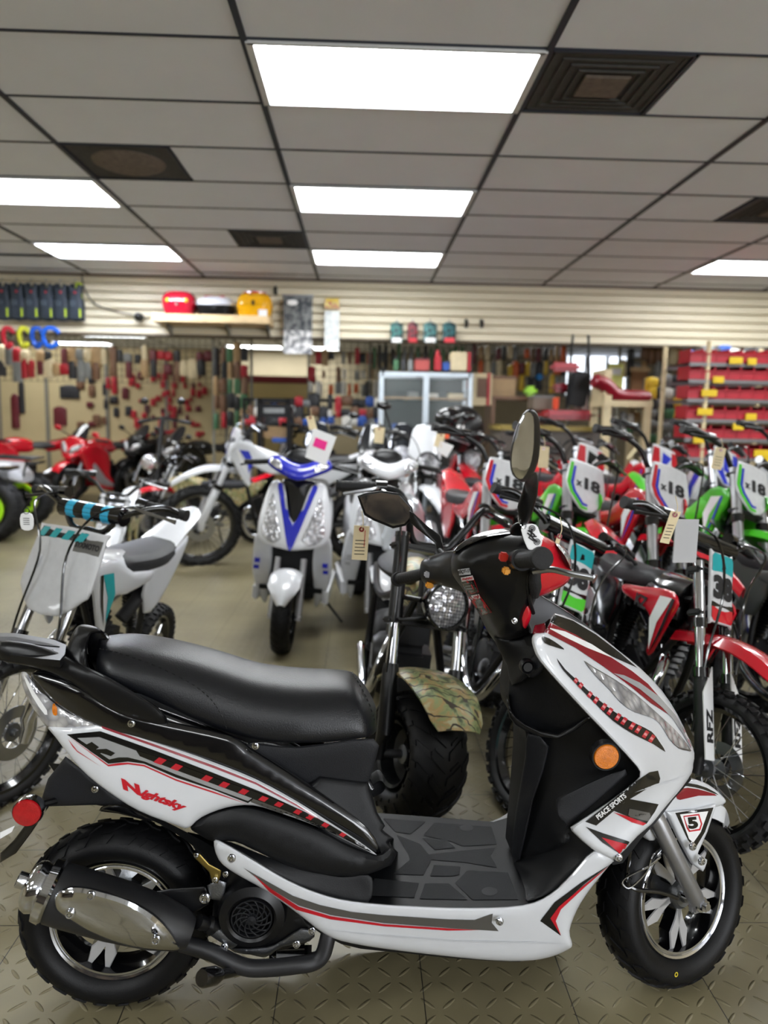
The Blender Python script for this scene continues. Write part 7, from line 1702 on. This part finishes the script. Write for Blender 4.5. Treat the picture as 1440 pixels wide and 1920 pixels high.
def make_bin():
    o = thing('storage_bin', '', 'storage bin', (0, 0, 0)); m_ = MB(); w2, h2, d2 = bw*.47, .115, .24
    m_.box((0, 0, .004), (bw*.94, d2, .008)).box((-w2, 0, h2/2), (.005, d2, h2)).box((w2, 0, h2/2), (.005, d2, h2)).box((0, d2/2, h2/2), (bw*.94, .005, h2)).box((0, -d2/2, h2*.32), (bw*.94, .006, h2*.64)).box((0, -d2/2-.008, h2*.62), (bw*.94, .02, .012))
    m_.build('tub', BINR, o); return o
rowsn = ['top', 'second', 'third', 'fourth', 'fifth', 'lowest']
for r, z in enumerate(zs):
    for k in range(int(rw_/bw)):
        o = None
        if proto is None: proto = make_bin(); o = proto
        else:
            o = proto.copy(); COL.objects.link(o)
            for ch in proto.children: c = ch.copy(); COL.objects.link(c); c.parent = o
        o.location = ((a.x+b2.x)/2-rw_/2+bw*(k+.5), Yr+.14, z+.018); tag(o, 'red storage bin, %s from left in the %s row of the wire rack' % (ordn(k+1), rowsn[r]), 'storage bin', 'red bins in the %s row of the rack' % rowsn[r])
for i, (px, py, w_) in enumerate(((1380, 676, .12), (1410, 678, .08), (1347, 712, .1), (1330, 737, .14), (1322, 772, .14), (1384, 800, .1), (1408, 782, .1), (1310, 825, .1), (1430, 850, .16), (1436, 862, .12))):
    p = W(px, py, Yr-.02); tag(MB().box((0, 0, 0), (w_, .012, .06), bev=.003).build('shelf_label', LBL), 'yellow label on the red bins, '+['first of two in the top row', 'second of two in the top row', 'left end of the second row', 'left end below the second row', 'left end of the third row', 'middle of the fourth row', 'just below the third row', 'left end of the fifth row', 'large one near the lower right edge', 'under the large one at the right edge'][i], 'label').location = p
# grey goods between the stand and the rack
band(1222, 1296, 705, 830, 7.4, 16, 6, ['grey', 'dark', 'grey', 'green', 'yellow', 'white', 'grey'], 'boxed_part', 'box, @, between the red seats and bins', 'box', 'boxed parts left of the red bins', (.08, .13), (.08, .14), .95, False)
t = thing('parts_shelf', 'grey shelf with boxed parts between the red seats and the red bins', 'shelf', (W(1259, 800, 7.6).x, 7.65, 0)); frame_box(t, .46, .3, 1.75, .025, RK, 'frame', (.5, .8, 1.05, 1.3, 1.5))
for z in (.5, .8, 1.05, 1.3, 1.5): MB().box((0, 0, z), (.45, .3, .015)).build('shelf_board', MATTG, t)
band(1296, 1440, 655, 672, 7.3, 16, 1, ['dark', 'blue', 'grey', 'white', 'dark'], 'boxed_part', 'box, @, above the red bins', 'box', 'boxes above the red bins', (.1, .16), (.08, .12), .95, False)
band(1140, 1218, 775, 815, 7.5, 14, 2, ['white', 'blue', 'green', 'tan', 'white', 'grey'], 'can', 'can, @, under the red seats', 'can', 'cans under the red seats', (.05, .07), (.09, .13), .9, False)
# black grid stand with logo panel
t, d = pthing('display_stand', 'black display stand with a grey header and blue item, behind the blue scooter', 'stand', 486, 748, 541, 900, 7.6, .3)
f = MB().box((-d[0]/2, 0, d[2]/2), (.04, .3, d[2])).box((d[0]/2, 0, d[2]/2), (.04, .3, d[2])).box((0, 0, d[2]-.02), (d[0], .3, .04)).build('frame', SATB, t)
MB().box((0, -.12, d[2]-.12), (d[0], .02, .14)).build('header_panel', MATTG, t); MB().box((0, -.132, d[2]-.12), (d[0]*.7, .004, .05)).build('header_lettering', CM['grey'], t)
MB().box((.05, 0, d[2]-.42), (.16, .2, .05), bev=.01).build('blue_pack', CM['blue'], t); MB().box((0, 0, d[2]-.34), (d[0]*.8, .1, .12)).build('pale_packs', CM['tan'], t)
t2 = t; t.location.z = t.location.z
for s in (-1, 1): MB().box((s*d[0]/2, 0, -t.location.z/2), (.03, .25, t.location.z)).build('leg', SATB, t)
# black duffel shapes on the motorcycle in the middle
t = thing('luggage_bag', 'heap shaped black luggage bag strapped on a motorcycle before the display case', 'bag', W(865, 800, 6.3))
MB().ball((0, 0, -.02), (.2, .17, .2), 20).build('bag_body', SATB, t); MB().ball((-.12, -.08, .07), (.12, .1, .09), 16).build('side_pocket', GLOSSB, t); MB().box((-.03, -.18, 0), (.06, .01, .03)).build('white_patch', WHITEF, t)
# cream posts right of the display case
simple('wooden_post_frame', 'cream wooden frame with red post just right of the glass display case', 'frame', 884, 700, 924, 760, 8.3, .06, WD, extra=lambda t, d: (MB().box((0, -.035, d[2]*.55), (d[0]*.5, .01, d[2]*.6)).build('dark_opening', CM['brown'], t), MB().box((d[0]*.3, -.045, d[2]*.5), (.03, .02, d[2])).build('red_post', CM['red'], t)))
# floor mat corner at the right edge
tag(MB().box((0, 0, .003), (.5, .35, .006), bev=.002).build('rubber_mat', MATTB), 'corner of a black rubber mat on the floor at the right edge', 'mat').location = (1.535, 1.93, .003)
